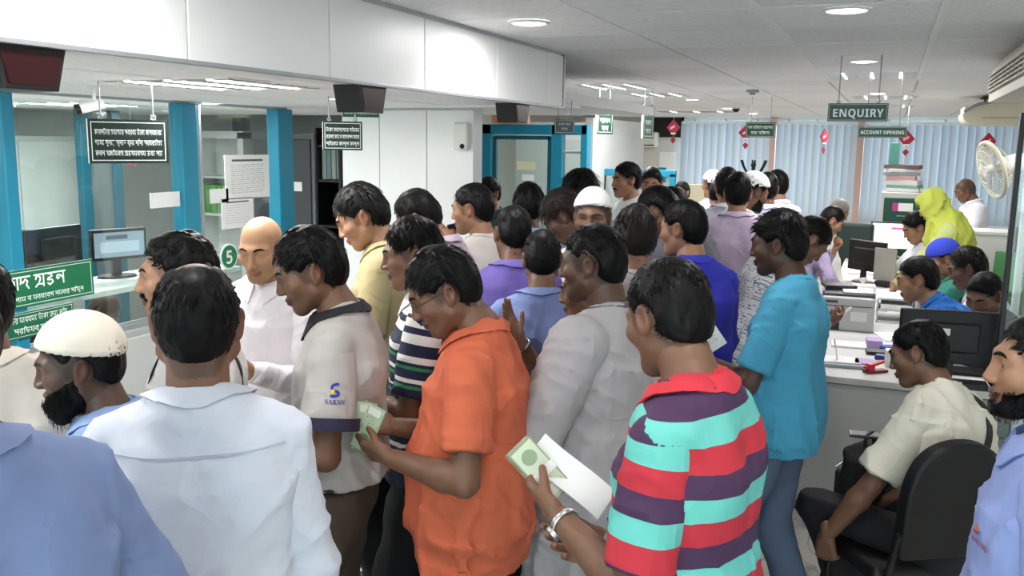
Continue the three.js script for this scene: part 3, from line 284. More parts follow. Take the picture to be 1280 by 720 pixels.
function splitAC(label, pos, turn, w, h, d, grille) { // ceiling or wall cooler with slats
  const t = thing('air_conditioner', label, 'air conditioner', pos, turn), s = new THREE.Shape(); s.moveTo(0, 0); s.lineTo(0, h * 0.75); s.quadraticCurveTo(0, h, -d * 0.15, h); s.lineTo(-d, h); s.lineTo(-d, h * 0.35); s.quadraticCurveTo(-d * 0.9, 0, -d * 0.6, 0); s.closePath();
  mesh('casing', new THREE.ExtrudeGeometry(s, { depth: w, bevelEnabled: true, bevelSize: 0.006, bevelThickness: 0.006, curveSegments: 10 }).translate(0, 0, -w / 2), grille ? mBeige : std('#e2ddcd', 0.5), t);
  if (grille) { mesh('outlet_recess', box(0.02, h * 0.5, w * 0.94, -0.002, h * 0.42, 0), std('#55534c', 0.6), t); for (let i = 0; i < 5; i++) mesh('louvre', box(0.03, 0.007, w * 0.93, 0.006, h * (0.22 + 0.1 * i), 0, 0.002), mBeige, t); for (let i = 0; i < 11; i++) mesh('vane', box(0.026, h * 0.46, 0.006, 0.004, h * 0.42, (i - 5) * w * 0.088), mBeige, t); }
  else mesh('flap', box(0.012, 0.03, w * 0.85, -d * 0.02, 0.02, 0, 0.004), mWhite, t); return t;
}
splitAC('beige ceiling cooler with open slatted outlet at the upper right edge', [0.455, 2.2, -4.65], PI, 1.7, 0.2, 0.55, 1).rotation.set(0, PI, 0);
{ const t = thing('air_conditioner', 'beige ceiling cooler hanging beyond the slatted one', 'air conditioner', [0.55, 2.17, -9.0]); const s = new THREE.Shape(); s.moveTo(0.1, 0); s.quadraticCurveTo(0, 0.01, 0, 0.08); s.lineTo(0.12, 0.17); s.lineTo(1.55, 0.17); s.lineTo(1.55, 0); s.closePath(); mesh('casing', new THREE.ExtrudeGeometry(s, { depth: 0.6, bevelEnabled: true, bevelSize: 0.008, bevelThickness: 0.008 }).translate(0, 0, -0.6), mBeige, t); mesh('top_bracket', merge([box(1.2, 0.012, 0.3, 0.75, 0.232, -0.3), bar([0.2, 0.17, -0.1], [0.2, 0.24, -0.1], 0.012), bar([0.2, 0.17, -0.5], [0.2, 0.24, -0.5], 0.012), bar([1.3, 0.17, -0.1], [1.3, 0.24, -0.1], 0.012)]), std('#5e5b52', 0.6), t); mesh('side_cap', box(0.03, 0.12, 0.5, 0.02, 0.09, -0.3, 0.01), std('#e6e1d0', 0.5), t); mesh('drain_pipe', tube([[0.3, 0.2, 0.02], [0.1, 0.16, 0.05], [0.0, 0.1, 0.05]], 0.014, 16, 8), std('#8d8f90', 0.5), t); mesh('louvre', box(1.3, 0.02, 0.01, 0.8, 0.05, 0.012), std('#bdb69f', 0.5), t); }
{ const t = thing('air_conditioner', 'white wall cooler far away under the dark panel on the grey wall', 'air conditioner', [-4.02, 1.9, ZB + 0.12]); mesh('casing', box(0.62, 0.26, 0.22, 0, 0.13, 0.11, 0.04), std('#e4e2da', 0.5), t); mesh('outlet', box(0.55, 0.03, 0.02, 0, 0.03, 0.215), mDark, t); mesh('flap', box(0.56, 0.012, 0.05, 0, 0.02, 0.24, 0.003), mWhite, t); }
tag(mesh('dark_board', box(0.55, 0.33, 0.03, -3.62, 2.24, ZB + 0.13, 0.004), mBlack, scene), 'black panel high on the grey wall left of the blinds', 'panel');
tag(mesh('wall_notice', box(0.28, 0.33, 0.01, -3.56, 1.66, ZB + 0.11), mPaper, scene), 'white notice sheet on the grey wall left of the blinds', 'notice');
{ // wall fan on a white pole
  const p = thing('fan_pole', 'white pole that carries the wall fan', 'pole', [0.74, 0, -6.05]); mesh('pole', cyl(0.022, 0.022, CEIL, 0, CEIL / 2, 0), mWhite, p); mesh('base', cyl(0.05, 0.06, 0.02, 0, 0.01, 0), mWhite, p);
  const t = thing('wall_fan', 'white caged fan mounted near the right edge', 'fan', [0.54, 1.83, -5.98]); t.rotation.order = 'YXZ'; t.rotation.set(0.3, rad(-72), 0.1); const ring = (r, z, q = 0.0035) => new THREE.TorusGeometry(r, q, 6, 40).translate(0, 0, z);
  mesh('rim', new THREE.TorusGeometry(0.165, 0.012, 10, 48), std('#ddd8bd', 0.45), t); const cage = [ring(0.12, 0.03, 0.002), ring(0.07, 0.045, 0.002), ring(0.11, -0.06, 0.002)]; for (let i = 0; i < 28; i++) { const a = i / 28 * PI * 2, c = Math.cos(a), s = Math.sin(a); cage.push(tube([[c * 0.165, s * 0.165, 0], [c * 0.12, s * 0.12, 0.03], [c * 0.03, s * 0.03, 0.05]], 0.0014, 8, 4), tube([[c * 0.165, s * 0.165, 0], [c * 0.11, s * 0.11, -0.06], [c * 0.05, s * 0.05, -0.075]], 0.0014, 8, 4)); } mesh('cage', merge(cage), std('#e5e2d4', 0.45), t);
  for (let i = 0; i < 3; i++) { const s = new THREE.Shape(); s.moveTo(0.02, -0.015); s.quadraticCurveTo(0.09, -0.08, 0.145, -0.05); s.quadraticCurveTo(0.155, 0.0, 0.13, 0.035); s.quadraticCurveTo(0.07, 0.03, 0.02, 0.015); s.closePath(); mesh('blade', new THREE.ExtrudeGeometry(s, { depth: 0.003, bevelEnabled: false }).rotateX(0.35).rotateZ(i * PI * 2 / 3).translate(0, 0, -0.01), std('#c9c7bb', 0.35), t); }
  mesh('hub', new THREE.CylinderGeometry(0.03, 0.032, 0.05, 24).rotateX(PI / 2).translate(0, 0, 0.02), mWhite, t); mesh('motor', new THREE.CapsuleGeometry(0.055, 0.07, 8, 24).rotateX(PI / 2).translate(0, 0, -0.12), std('#ecebe6', 0.4), t); mesh('bracket', bar([0, 0, -0.14], [0.0, -0.1, -0.26], 0.018, 12), mWhite, t); mesh('wall_plate', cyl(0.045, 0.045, 0.03, 0.0, -0.1, -0.25), mWhite, t);
}
{ const t = thing('coat_stand', 'black coat stand with curled arms before the blinds', 'coat stand', [-1.42, 0, -10.4]); mesh('pole', cyl(0.02, 0.024, 1.72, 0, 0.86, 0), mBlack, t); mesh('base', cyl(0.16, 0.2, 0.03, 0, 0.015, 0, 28), mBlack, t); for (let i = 0; i < 6; i++) { const a = i / 6 * PI * 2 + 0.3, c = Math.cos(a), s = Math.sin(a); mesh('hook', tube([[0, 1.62, 0], [c * 0.06, 1.64, s * 0.06], [c * 0.12, 1.72, s * 0.12], [c * 0.15, 1.79, s * 0.15]], 0.011, 16, 7), mBlack, t); mesh('hook', tube([[0, 1.5, 0], [c * 0.07, 1.5, s * 0.07], [c * 0.11, 1.56, s * 0.11]], 0.009, 12, 7), mBlack, t); } mesh('finial', new THREE.SphereGeometry(0.03, 16, 12).translate(0, 1.74, 0), mBlack, t); }
{ const t = thing('filing_cabinet', 'dark green filing cabinet with a white and pink sticker below the blinds', 'cabinet', [0.14, 0, -11.1]); mesh('carcass', box(0.44, 1.46, 0.5, 0, 0.73, -0.1, 0.008), std('#c9cbc6', 0.5), t); for (let i = 0; i < 4; i++) { const d = mesh('drawer', box(0.38, 0.3, 0.02, 0, 1.25 - i * 0.34, 0.16, 0.004), std('#0f4a39', 0.5), t); mesh('handle', box(0.1, 0.015, 0.02, 0, 1.2 - i * 0.34, 0.175, 0.004), mSteel, d); } mesh('sticker', box(0.18, 0.09, 0.003, 0.02, 1.3, 0.172), mPaper, t); mesh('sticker_mark', box(0.06, 0.09, 0.004, -0.07, 1.3, 0.1725), std('#c2388c', 0.5), t); }
{ const r = rng(14), cols = ['#e8e8e6', '#7fae9f', '#d9d7d0', '#c9a3a3', '#9a9f9d', '#dfe3e6', '#6b5a52', '#bcc4c9']; let y = 1.462; const labs = ['white folder at the bottom of the pile on the green cabinet', 'pale green folder in the pile on the green cabinet', 'ivory paper bundle in the pile on the green cabinet', 'pinkish paper bundle tilted in the pile on the cabinet', 'grey ring file near the top of the cabinet pile', 'light blue-white bundle on the cabinet pile', 'brown ledger on top of the cabinet pile']; for (let i = 0; i < 7; i++) { const h = 0.03 + r() * 0.025, m = mesh('folder', box(0.3 + r() * 0.08, h, 0.24, 0, 0, 0, 0.004), std(cols[i], 0.7), scene); m.position.set(0.14 + (r() - 0.5) * 0.08, y + h / 2, -11.2); m.rotation.y = (r() - 0.5) * 0.6; tag(m, labs[i], 'folder', 'folders piled on the green cabinet'); y += h; }
  const b = mesh('box_file', box(0.1, 0.24, 0.22, 0, 0, 0, 0.004), std('#4e9687', 0.6), scene); b.position.set(0.02, y + 0.12, -11.2); tag(b, 'upright green box file on top of the cabinet pile', 'box file'); }
// ---------------------------------------------------------------- long service desk and what lies on it
const TOP = 0.765;
{ const t = thing('service_desk', 'long grey service desk with clerks on its right side', 'desk', [0, 0, 0]); mesh('worktop', box(0.62, 0.03, 5.6, -0.08, TOP - 0.015, -8.0, 0.006), mDesk, t); mesh('side_panel', box(0.02, 0.72, 5.5, -0.36, 0.37, -8.0), mDesk, t); mesh('end_panel', box(0.5, 0.72, 0.02, -0.1, 0.37, -10.7), mDesk, t);
  const f = thing('service_desk', 'grey end desk panel facing the camera behind the seated person', 'desk', [0.075, 0, -5.05]); mesh('worktop', box(0.93, 0.032, 0.62, 0, TOP - 0.016, -0.16, 0.006), mDesk, f); mesh('front_panel', box(0.9, 0.7, 0.02, 0, 0.37, 0.12, 0.003), std('#c0c1be', 0.55), f); mesh('plinth', box(0.88, 0.05, 0.02, 0, 0.028, 0.125), std('#77787a', 0.6), f); mesh('edge_strip', box(0.93, 0.035, 0.012, 0, TOP - 0.017, 0.156, 0.004), std('#c9c9c5', 0.5), f); mesh('side_panel', box(0.02, 0.72, 0.5, -0.44, 0.37, -0.15), mDesk, f); mesh('side_panel', box(0.02, 0.72, 0.5, 0.44, 0.37, -0.15), mDesk, f); }
const flat = (name, label, cat, w, h, d, x, z, turn, m, group, y = TOP) => { const o = mesh(name, box(w, h, d, 0, h / 2, 0, Math.min(0.003, h / 2.2)), m, scene); o.position.set(x, y + 0.001, z); o.rotation.y = turn; return tag(o, label, cat, group); };
{ const scr = (c, e) => new THREE.MeshStandardMaterial({ color: lin(c), emissive: lin(c), emissiveIntensity: e, roughness: 0.3 });
  const pinkScreen = canvasTex(256, 192, (g) => { g.fillStyle = '#f4e9f1'; g.fillRect(0, 0, 256, 192); g.fillStyle = '#c7508a'; g.fillRect(120, 28, 90, 18); g.fillStyle = '#b7a7b4'; g.fillRect(24, 30, 80, 12); for (let i = 0; i < 5; i++) { g.fillStyle = '#e2d3df'; g.fillRect(24, 70 + i * 22, 200, 8); } });
  const m1 = mkMonitor('large black monitor with its back to us at the near end desk', [0.33, TOP + 0.001, -5.02], rad(-172), 0.47, 0.275, scr('#3a4048', 0.3)); mesh('sticker', box(0.055, 0.035, 0.002, 0.03, 0.27, -0.0465), mPaper, m1); mesh('emblem', new THREE.CylinderGeometry(0.014, 0.014, 0.003, 20).rotateX(PI / 2).translate(0.03, 0.2, -0.046), mSteel, m1);
  mkMonitor('black monitor in the middle of the long desk, back to us', [-0.14, TOP + 0.001, -8.55], rad(140), 0.4, 0.27, scr('#41474f', 0.4));
  const pm = thing('document_holder', 'grey slanted panel beside the middle monitor', 'panel', [0.01, TOP + 0.001, -8.35], rad(-30)); mesh('panel', box(0.2, 0.28, 0.015, 0, 0.19, 0, 0.004), std('#9a9890', 0.6), pm); mesh('foot', box(0.12, 0.05, 0.1, 0, 0.025, 0, 0.008), mDark, pm);
  mkMonitor('monitor with a bright pinkish screen facing us at the far desk', [0.06, TOP + 0.001, -10.5], rad(5), 0.44, 0.3, new THREE.MeshStandardMaterial({ map: pinkScreen, emissiveMap: pinkScreen, emissive: 0xffffff, emissiveIntensity: 0.8, roughness: 0.3 }));
  const p = thing('printer', 'big grey printer with an open top tray at the near part of the desk', 'printer', [-0.2, TOP + 0.001, -6.32], 0.03); mesh('casing', box(0.33, 0.22, 0.3, 0, 0.11, 0, 0.012), std('#b3b4b0', 0.5), p); mesh('top_tray', merge([box(0.31, 0.012, 0.24, 0, 0.232, -0.02, 0.003), box(0.012, 0.03, 0.26, -0.155, 0.238, 0), box(0.012, 0.03, 0.26, 0.155, 0.238, 0)]), std('#5a5d60', 0.5), p); mesh('front_seam', box(0.3, 0.004, 0.004, 0, 0.165, 0.15), mDark, p); mesh('badge', box(0.075, 0.018, 0.003, -0.1, 0.19, 0.151), std('#4a4d50', 0.5), p); mesh('caution_label', box(0.1, 0.06, 0.002, 0.07, 0.1, 0.151), std('#d4d4ce', 0.6), p); mesh('vent', box(0.11, 0.05, 0.003, -0.1, 0.03, 0.151), mDark, p);
  flat('paper', 'sheets lying in the grey printer tray', 'paper', 0.2, 0.01, 0.2, -0.14, -6.34, 0.1, mPaper, null, TOP + 0.241); flat('book', 'black ring book resting on the grey printer', 'book', 0.2, 0.02, 0.16, -0.27, -6.42, 0.3, mBlack, null, TOP + 0.252);
  const p2 = thing('document_tray', 'pale letter tray with papers right of the grey printer', 'tray', [0.1, TOP + 0.001, -6.75]); mesh('tray', merge([box(0.24, 0.012, 0.32, 0, 0.006, 0), box(0.012, 0.16, 0.32, -0.12, 0.08, 0), box(0.012, 0.16, 0.32, 0.12, 0.08, 0), box(0.24, 0.012, 0.32, 0, 0.09, 0), box(0.24, 0.012, 0.32, 0, 0.165, 0)]), std('#c6c9c9', 0.5), p2); flat('paper', 'paper stack inside the pale letter tray', 'paper', 0.2, 0.03, 0.28, 0.1, -6.73, 0, mPaper, null, TOP + 0.096);
  const ph = thing('desk_phone', 'black desk telephone behind the grey printer', 'telephone', [-0.3, TOP + 0.001, -7.75], 0.5); mesh('base', box(0.18, 0.05, 0.2, 0, 0.025, 0, 0.015).rotateX(0.12), mBlack, ph); mesh('handset', tube([[-0.06, 0.075, -0.09], [-0.06, 0.1, -0.04], [-0.06, 0.1, 0.04], [-0.06, 0.075, 0.09]], 0.02, 24, 10), mBlack, ph); mesh('keypad', box(0.08, 0.008, 0.1, 0.04, 0.055, 0.0), std('#55585c', 0.5), ph);
  const tb = thing('tissue_box', 'white tissue box beside the black telephone', 'box', [-0.14, TOP + 0.001, -7.55], 0.1); mesh('box', box(0.19, 0.12, 0.13, 0, 0.06, 0, 0.008), std('#eceae6', 0.7), tb); mesh('tissue', (() => { const g = new THREE.ConeGeometry(0.03, 0.06, 7, 3, true); const q = g.attributes.position; for (let i = 0; i < q.count; i++) q.setX(i, q.getX(i) * (1 + 0.6 * Math.sin(i * 3.1))); g.computeVertexNormals(); return g.rotateX(PI).translate(0, 0.14, 0); })(), mPaper, tb);
  const lilac = std('#b9a2d2', 0.7), blue = std('#2c4fb0', 0.6), red = std('#c32036', 0.4);
  flat('file', 'flat grey file under the writing hand at the desk edge', 'file', 0.24, 0.018, 0.2, -0.17, -5.2, 0.1, std('#9fa6ad', 0.6)); flat('form', 'white form being filled in on the grey file', 'paper', 0.21, 0.006, 0.16, -0.19, -5.21, 0.12, mPaper, null, TOP + 0.019); flat('form', 'lilac form beside the form being filled in', 'paper', 0.1, 0.006, 0.13, -0.06, -5.22, 0.0, lilac, null, TOP + 0.019);
  flat('paper', 'white sheet stack in front of the grey printer', 'paper', 0.2, 0.012, 0.16, -0.16, -5.72, 0.06, mPaper); flat('box', 'lilac paper packet right of the white sheets', 'box', 0.085, 0.05, 0.12, -0.02, -5.74, 0.1, lilac); flat('paper', 'white sheets before the blue shirted clerk', 'paper', 0.2, 0.006, 0.26, 0.1, -6.1, 0.3, mPaper);
  flat('stamp_pad', 'bright blue stamp pad near the desk corner', 'stamp pad', 0.11, 0.02, 0.07, 0.06, -5.72, 0.3, blue); flat('stamp_pad', 'darker blue stamp pad next to the red punch', 'stamp pad', 0.09, 0.025, 0.06, 0.04, -5.42, -0.2, std('#27397f', 0.5)); flat('notebook', 'black notebook between the stamp pads', 'notebook', 0.16, 0.02, 0.1, 0.02, -5.56, 0.1, mDark); flat('card_box', 'white upright card box beside the red punch', 'box', 0.06, 0.09, 0.08, 0.075, -5.28, 0.1, mPaper);
  const pu = thing('hole_punch', 'red paper punch at the desk edge behind the seated person', 'punch', [0.0, TOP + 0.001, -5.08], 0.7); mesh('lever', box(0.12, 0.014, 0.03, 0, 0.045, 0, 0.005).rotateZ(0.25), red, pu); mesh('base', box(0.13, 0.014, 0.05, 0, 0.007, 0, 0.004), std('#7b1522', 0.5), pu); mesh('body', box(0.04, 0.04, 0.04, -0.035, 0.03, 0, 0.008), red, pu);
  flat('keyboard', 'black keyboard in front of the near black monitor', 'keyboard', 0.36, 0.02, 0.14, 0.36, -5.27, 0.1, mBlack); flat('paper', 'pinkish white sheet right of the near monitor foot', 'paper', 0.18, 0.008, 0.14, 0.44, -5.06, 0.15, std('#efe3e6', 0.8)); flat('ledger', 'thick black ledger lying at the right end of the end desk', 'ledger', 0.2, 0.03, 0.1, 0.42, -4.955, 0.05, mBlack);
  for (const [x, z, a, lab] of [[-0.24, -8.2, 0.2, 'loose sheets left of the middle monitor'], [-0.05, -7.2, -0.2, 'loose white sheets behind the tissue box'], [-0.2, -9.2, 0.1, 'sheets in front of the lilac shirted person'], [0.05, -8.0, 0.3, 'sheets beside the slanted grey panel'], [0.0, -9.9, 0.1, 'sheets below the bright pinkish screen'], [-0.2, -10.1, -0.1, 'papers at the far end of the desk']]) flat('paper', lab, 'paper', 0.24, 0.012, 0.3, x, z, a, mPaper);
  const c2 = thing('side_desk', 'white side desk in front of the balding person at the far right', 'desk', [0.75, 0, -8.9]); mesh('worktop', box(0.5, 0.03, 0.4, 0, 1.235, 0, 0.006), mWhite, c2); mesh('carcass', box(0.46, 1.22, 0.36, 0, 0.61, 0, 0.004), std('#dcdcd8', 0.5), c2); mesh('door', box(0.44, 0.5, 0.015, 0, 0.94, 0.185, 0.003), mWhite, c2);
}
function officeChair(label, pos, turn, m, group) { const t = thing('office_chair', label, 'chair', pos, turn, group); mesh('seat', box(0.48, 0.09, 0.46, 0, 0.45, 0, 0.035), m, t); const b = new RoundedBoxGeometry(0.46, 0.58, 0.08, 4, 0.038); const p = b.attributes.position; for (let i = 0; i < p.count; i++) p.setZ(i, p.getZ(i) + (p.getX(i) / 0.23) ** 2 * 0.05 - 0.02); b.computeVertexNormals(); mesh('backrest', b.rotateX(-0.12).translate(0, 0.86, -0.25), m, t); mesh('back_bracket', box(0.06, 0.3, 0.03, 0, 0.58, -0.25, 0.008), mDark, t); mesh('column', cyl(0.03, 0.03, 0.34, 0, 0.25, 0), mDark, t); for (let i = 0; i < 5; i++) { const a = i / 5 * PI * 2; mesh('leg', bar([0, 0.1, 0], [Math.sin(a) * 0.28, 0.07, Math.cos(a) * 0.28], 0.022, 8, 0.015), mDark, t); mesh('caster', new THREE.CylinderGeometry(0.028, 0.028, 0.025, 14).rotateZ(PI / 2).rotateY(a).translate(Math.sin(a) * 0.28, 0.03, Math.cos(a) * 0.28), mBlack, t); } for (const s of [-1, 1]) mesh('armrest', merge([box(0.05, 0.03, 0.26, s * 0.27, 0.66, 0.02, 0.012), box(0.03, 0.2, 0.03, s * 0.27, 0.55, 0.02)]), mDark, t); return t; }
officeChair('dark green high-backed office chair by the blinds behind the grey-haired person', [-0.35, 0.2, -10.6], PI, std('#1d2f2c', 0.6)).position.y = 0.0;
officeChair('black office chair back right of the pale violet shirt', [-1.0, 0, -9.4], PI - 0.3, mBlack); 
{ const t = thing('plastic_chair', 'green plastic chair back at the right beyond the clerks', 'chair', [0.86, 0, -8.0], -0.5), m = std('#4d8a55', 0.45); mesh('seat', box(0.42, 0.03, 0.42, 0, 0.44, 0, 0.012), m, t); mesh('backrest', box(0.4, 0.5, 0.02, 0, 0.9, -0.22, 0.01).rotateX(-0.1), m, t); for (const [x, z] of [[-1, -1], [1, -1], [-1, 1], [1, 1]]) mesh('leg', bar([x * 0.18, 0.44, z * 0.18], [x * 0.21, 0, z * 0.21], 0.018, 8, 0.014), m, t); for (const s of [-1, 1]) mesh('back_post', bar([s * 0.17, 0.44, -0.2], [s * 0.17, 0.7, -0.2], 0.015), m, t); }
{ const t = thing('stool', 'low black stool in the dark corner beside the end desk', 'stool', [0.46, 0, -4.35]); mesh('seat', box(0.34, 0.04, 0.34, 0, 0.42, 0, 0.015), mBlack, t); for (const [x, z] of [[-1, -1], [1, -1], [-1, 1], [1, 1]]) mesh('leg', bar([x * 0.13, 0.42, z * 0.13], [x * 0.17, 0, z * 0.17], 0.014, 8), mBlack, t); mesh('stretcher', merge([bar([-0.15, 0.18, 0.15], [0.15, 0.18, 0.15], 0.009), bar([-0.15, 0.18, -0.15], [0.15, 0.18, -0.15], 0.009)]), mBlack, t); }
// ---------------------------------------------------------------- people
const ID = new THREE.Matrix4();
const mir = (s, x, y, z) => V(s * x, y, z);
function headPrims(v) {                                     // head in its own frame: origin between the ears, y up, z to the nose
  const p = [], w = v.w || 1, j = v.jaw || 1, nz = v.nose || 1, ch = v.chub || 0;
  p.push(ell(ID, [0, 0.03, -0.012], [0.074 * w, 0.088, 0.096], 0.03));
  p.push(ell(ID, [0, -0.03, 0.03], [0.058 * w + ch * 0.5, 0.078, 0.064], 0.035));
  p.push(cone(V(-0.012, -0.098, 0.068), V(0.012, -0.098, 0.068), 0.017 * j, 0.017 * j, 0.03));
  for (const s of [-1, 1]) {
    p.push(cone(mir(s, 0.05 * w * j, -0.055, 0.006), mir(s, 0.018, -0.096, 0.06), 0.017 + ch, 0.016 + ch * 0.6, 0.03));
    p.push(ell(ID, [s * 0.046 * w, -0.022, 0.06], [0.021, 0.018, 0.02], 0.03));
    p.push(cone(mir(s, 0.012, 0.022, 0.088), mir(s, 0.046, 0.02, 0.068), 0.011, 0.009, 0.02));
  }
  p.push(cone(V(0, -0.05, -0.02), V(0, -0.15, -0.045), 0.052 + ch, 0.056 + ch, 0.025));
  p.push(cone(V(0, 0.014, 0.09), V(0, -0.031, 0.101 + 0.006 * nz), 0.0065, 0.0105 * nz, 0.012));
  for (const s of [-1, 1]) p.push(ell(ID, [s * 0.0135 * nz, -0.034, 0.1], [0.0085, 0.008, 0.011], 0.008));
  p.push(ell(ID, [0, -0.0605, 0.091], [0.024, 0.0065, 0.012], 0.008)); p.push(ell(ID, [0, -0.0725, 0.0885], [0.02, 0.0075, 0.0125], 0.008));
  for (const s of [-1, 1]) {                                // ears
    const M = new THREE.Matrix4().makeTranslation(s * 0.077 * w, -0.004, -0.012).multiply(new THREE.Matrix4().makeRotationFromEuler(new THREE.Euler(-0.15, s * 0.42, s * -0.12)));
    const e = ell(M, [0, 0, 0], [0.0105, 0.033, 0.019], 0.006), hole = ell(M, [s * 0.0105, 0.004, 0.003], [0.0075, 0.02, 0.0105]), f0 = e.f; e.f = (x, y, z) => Math.max(f0(x, y, z), -hole.f(x, y, z)); p.push(e);
    p.push(ell(M, [s * 0.001, -0.026, 0.005], [0.006, 0.01, 0.008], 0.006));
    const lid = ell(ID, [s * 0.0315, 0.003, 0.0725], [0.0152, 0.0145, 0.0145], 0.006), slit = ell(ID, [s * 0.0315, 0.002 - (v.down ? 0.005 : 0), 0.089], [0.0128, v.closed ? 0.0008 : v.down ? 0.003 : 0.0056, 0.0125]), l0 = lid.f; lid.f = (x, y, z) => Math.max(l0(x, y, z), -slit.f(x, y, z)); p.push(lid);
  }
  return p;
}
function headMods() { const m = []; for (const s of [-1, 1]) { const so = ell(ID, [s * 0.033, 0.003, 0.1], [0.02, 0.013, 0.016]); m.push({ at: 6, so }); } return m; }
function headField(v) {                                     // the sockets are cut before nose, lips, ears and lids are joined on
  const p = headPrims(v), cut = headMods().map((m) => m.so), base = p.slice(0, 9), rest = p.slice(9);
  const one = { k: 0.01, min: [-0.085, -0.22, -0.115], max: [0.085, 0.125, 0.1], f(x, y, z) { let d = base[0].f(x, y, z); for (let i = 1; i < base.length; i++) d = sminf(d, base[i].f(x, y, z), base[i].k); for (const c of cut) d = -sminf(-d, c.f(x, y, z), 0.016); return d; } };
  const mouth = cone(V(-0.023, -0.0665, 0.101), V(0.023, -0.0665, 0.101), 0.0022, 0.0022), nos = [-1, 1].map((s) => cone(V(s * 0.006, -0.043, 0.105), V(s * 0.007, -0.036, 0.101), 0.0035, 0.003));
  return { prims: [one, ...rest], mods: [{ sub: mouth.f }, { sub: nos[0].f }, { sub: nos[1].f }], f(x, y, z) { let d = one.f(x, y, z); for (const q of rest) d = sminf(d, q.f(x, y, z), q.k); return d; } };
}
const headCache = new Map(), HV = { a: {}, b: { w: 1.04, jaw: 1.12, nose: 1.15, chub: 0.006 }, c: { w: 0.97, jaw: 0.92, nose: 0.95 }, d: { down: 1, nose: 1.05 }, e: { down: 1, w: 1.03, jaw: 1.08, nose: 1.1, chub: 0.005 }, f: { closed: 1, jaw: 1, nose: 1.2 } };
function skinTint(o) {                                      // colour the skin itself has: lips, stubble, close-cropped scalp, redder ears and nose
  return (x, y, z) => {
    let r = 1, g = 1, b = 1; const n = noise(x * 60, y * 60, z * 60) * 0.05 + noise(x * 22, y * 22, z * 22) * 0.06; r += n; g += n; b += n;
    const q = (k, R, G, B) => { r *= mix(1, R, k); g *= mix(1, G, k); b *= mix(1, B, k); };
    const lx = Math.abs(x); q(0.6 * sstep(0.068, 0.08, lx) * sstep(0.05, 0.02, Math.abs(y)), 1.06, 0.86, 0.82);
    q(0.5 * sstep(0.1, 0.112, z), 1.04, 0.9, 0.86);
    if (z > 0.075) { const m = 0.0125 * Math.sqrt(Math.max(0, 1 - (lx / 0.026) ** 2)); q(sstep(m + 0.003, m - 0.002, Math.abs(y + 0.0665)) * (lx < 0.0265 ? 1 : 0), 0.8, 0.55, 0.53); }
    if (o.scalp) q(0.75 * sstep(0.013, 0.0, hairBound(x, y, z, HS.short)) * (y > -0.1 ? 1 : 0), 0.3, 0.28, 0.28);
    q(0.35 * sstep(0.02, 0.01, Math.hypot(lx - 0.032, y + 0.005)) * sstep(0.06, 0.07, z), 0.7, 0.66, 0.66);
    const st = o.stubble || 0; if (st) { const k = st * sstep(-0.025, -0.06, y - (0.03 - z) * 0.35) * sstep(0.0, 0.03, z + 0.0) + st * sstep(0.03, 0.018, lx) * sstep(-0.045, -0.053, y) * sstep(0.08, 0.09, z); q(clamp(k, 0, 1) * (0.75 + 0.25 * noise(x * 300, y * 300, z * 300)) * (y < -0.135 ? 0 : 1), 0.34, 0.36, 0.38); }
    return [r, g, b];
  };
}
function headGeo(v, h, stubble, scalp) {
  const key = v + h + stubble + scalp; if (!headCache.has(key)) { const F = headField(HV[v]), c = plane(0, -1, 0, 0.15); const g = surface(F.prims, h, [...F.mods, c]); headCache.set(key, paint(g, skinTint({ stubble, scalp }))); }
  return headCache.get(key);
}
const HF = headField({}).f;
function onHead(dir, lift = 0) { const d = dir.clone().normalize(); let t = 0.2; for (let i = 0; i < 60; i++) { const q = HF(d.x * t, d.y * t, d.z * t); t -= q * 0.8; if (Math.abs(q) < 3e-4) break; } return d.multiplyScalar(t + lift); }
function frontHead(x, y, lift = 0) { let z = 0.16; for (let i = 0; i < 80; i++) { const q = HF(x, y, z); if (q < 4e-4) break; z -= q * 0.7; } return V(x, y, z + lift); }
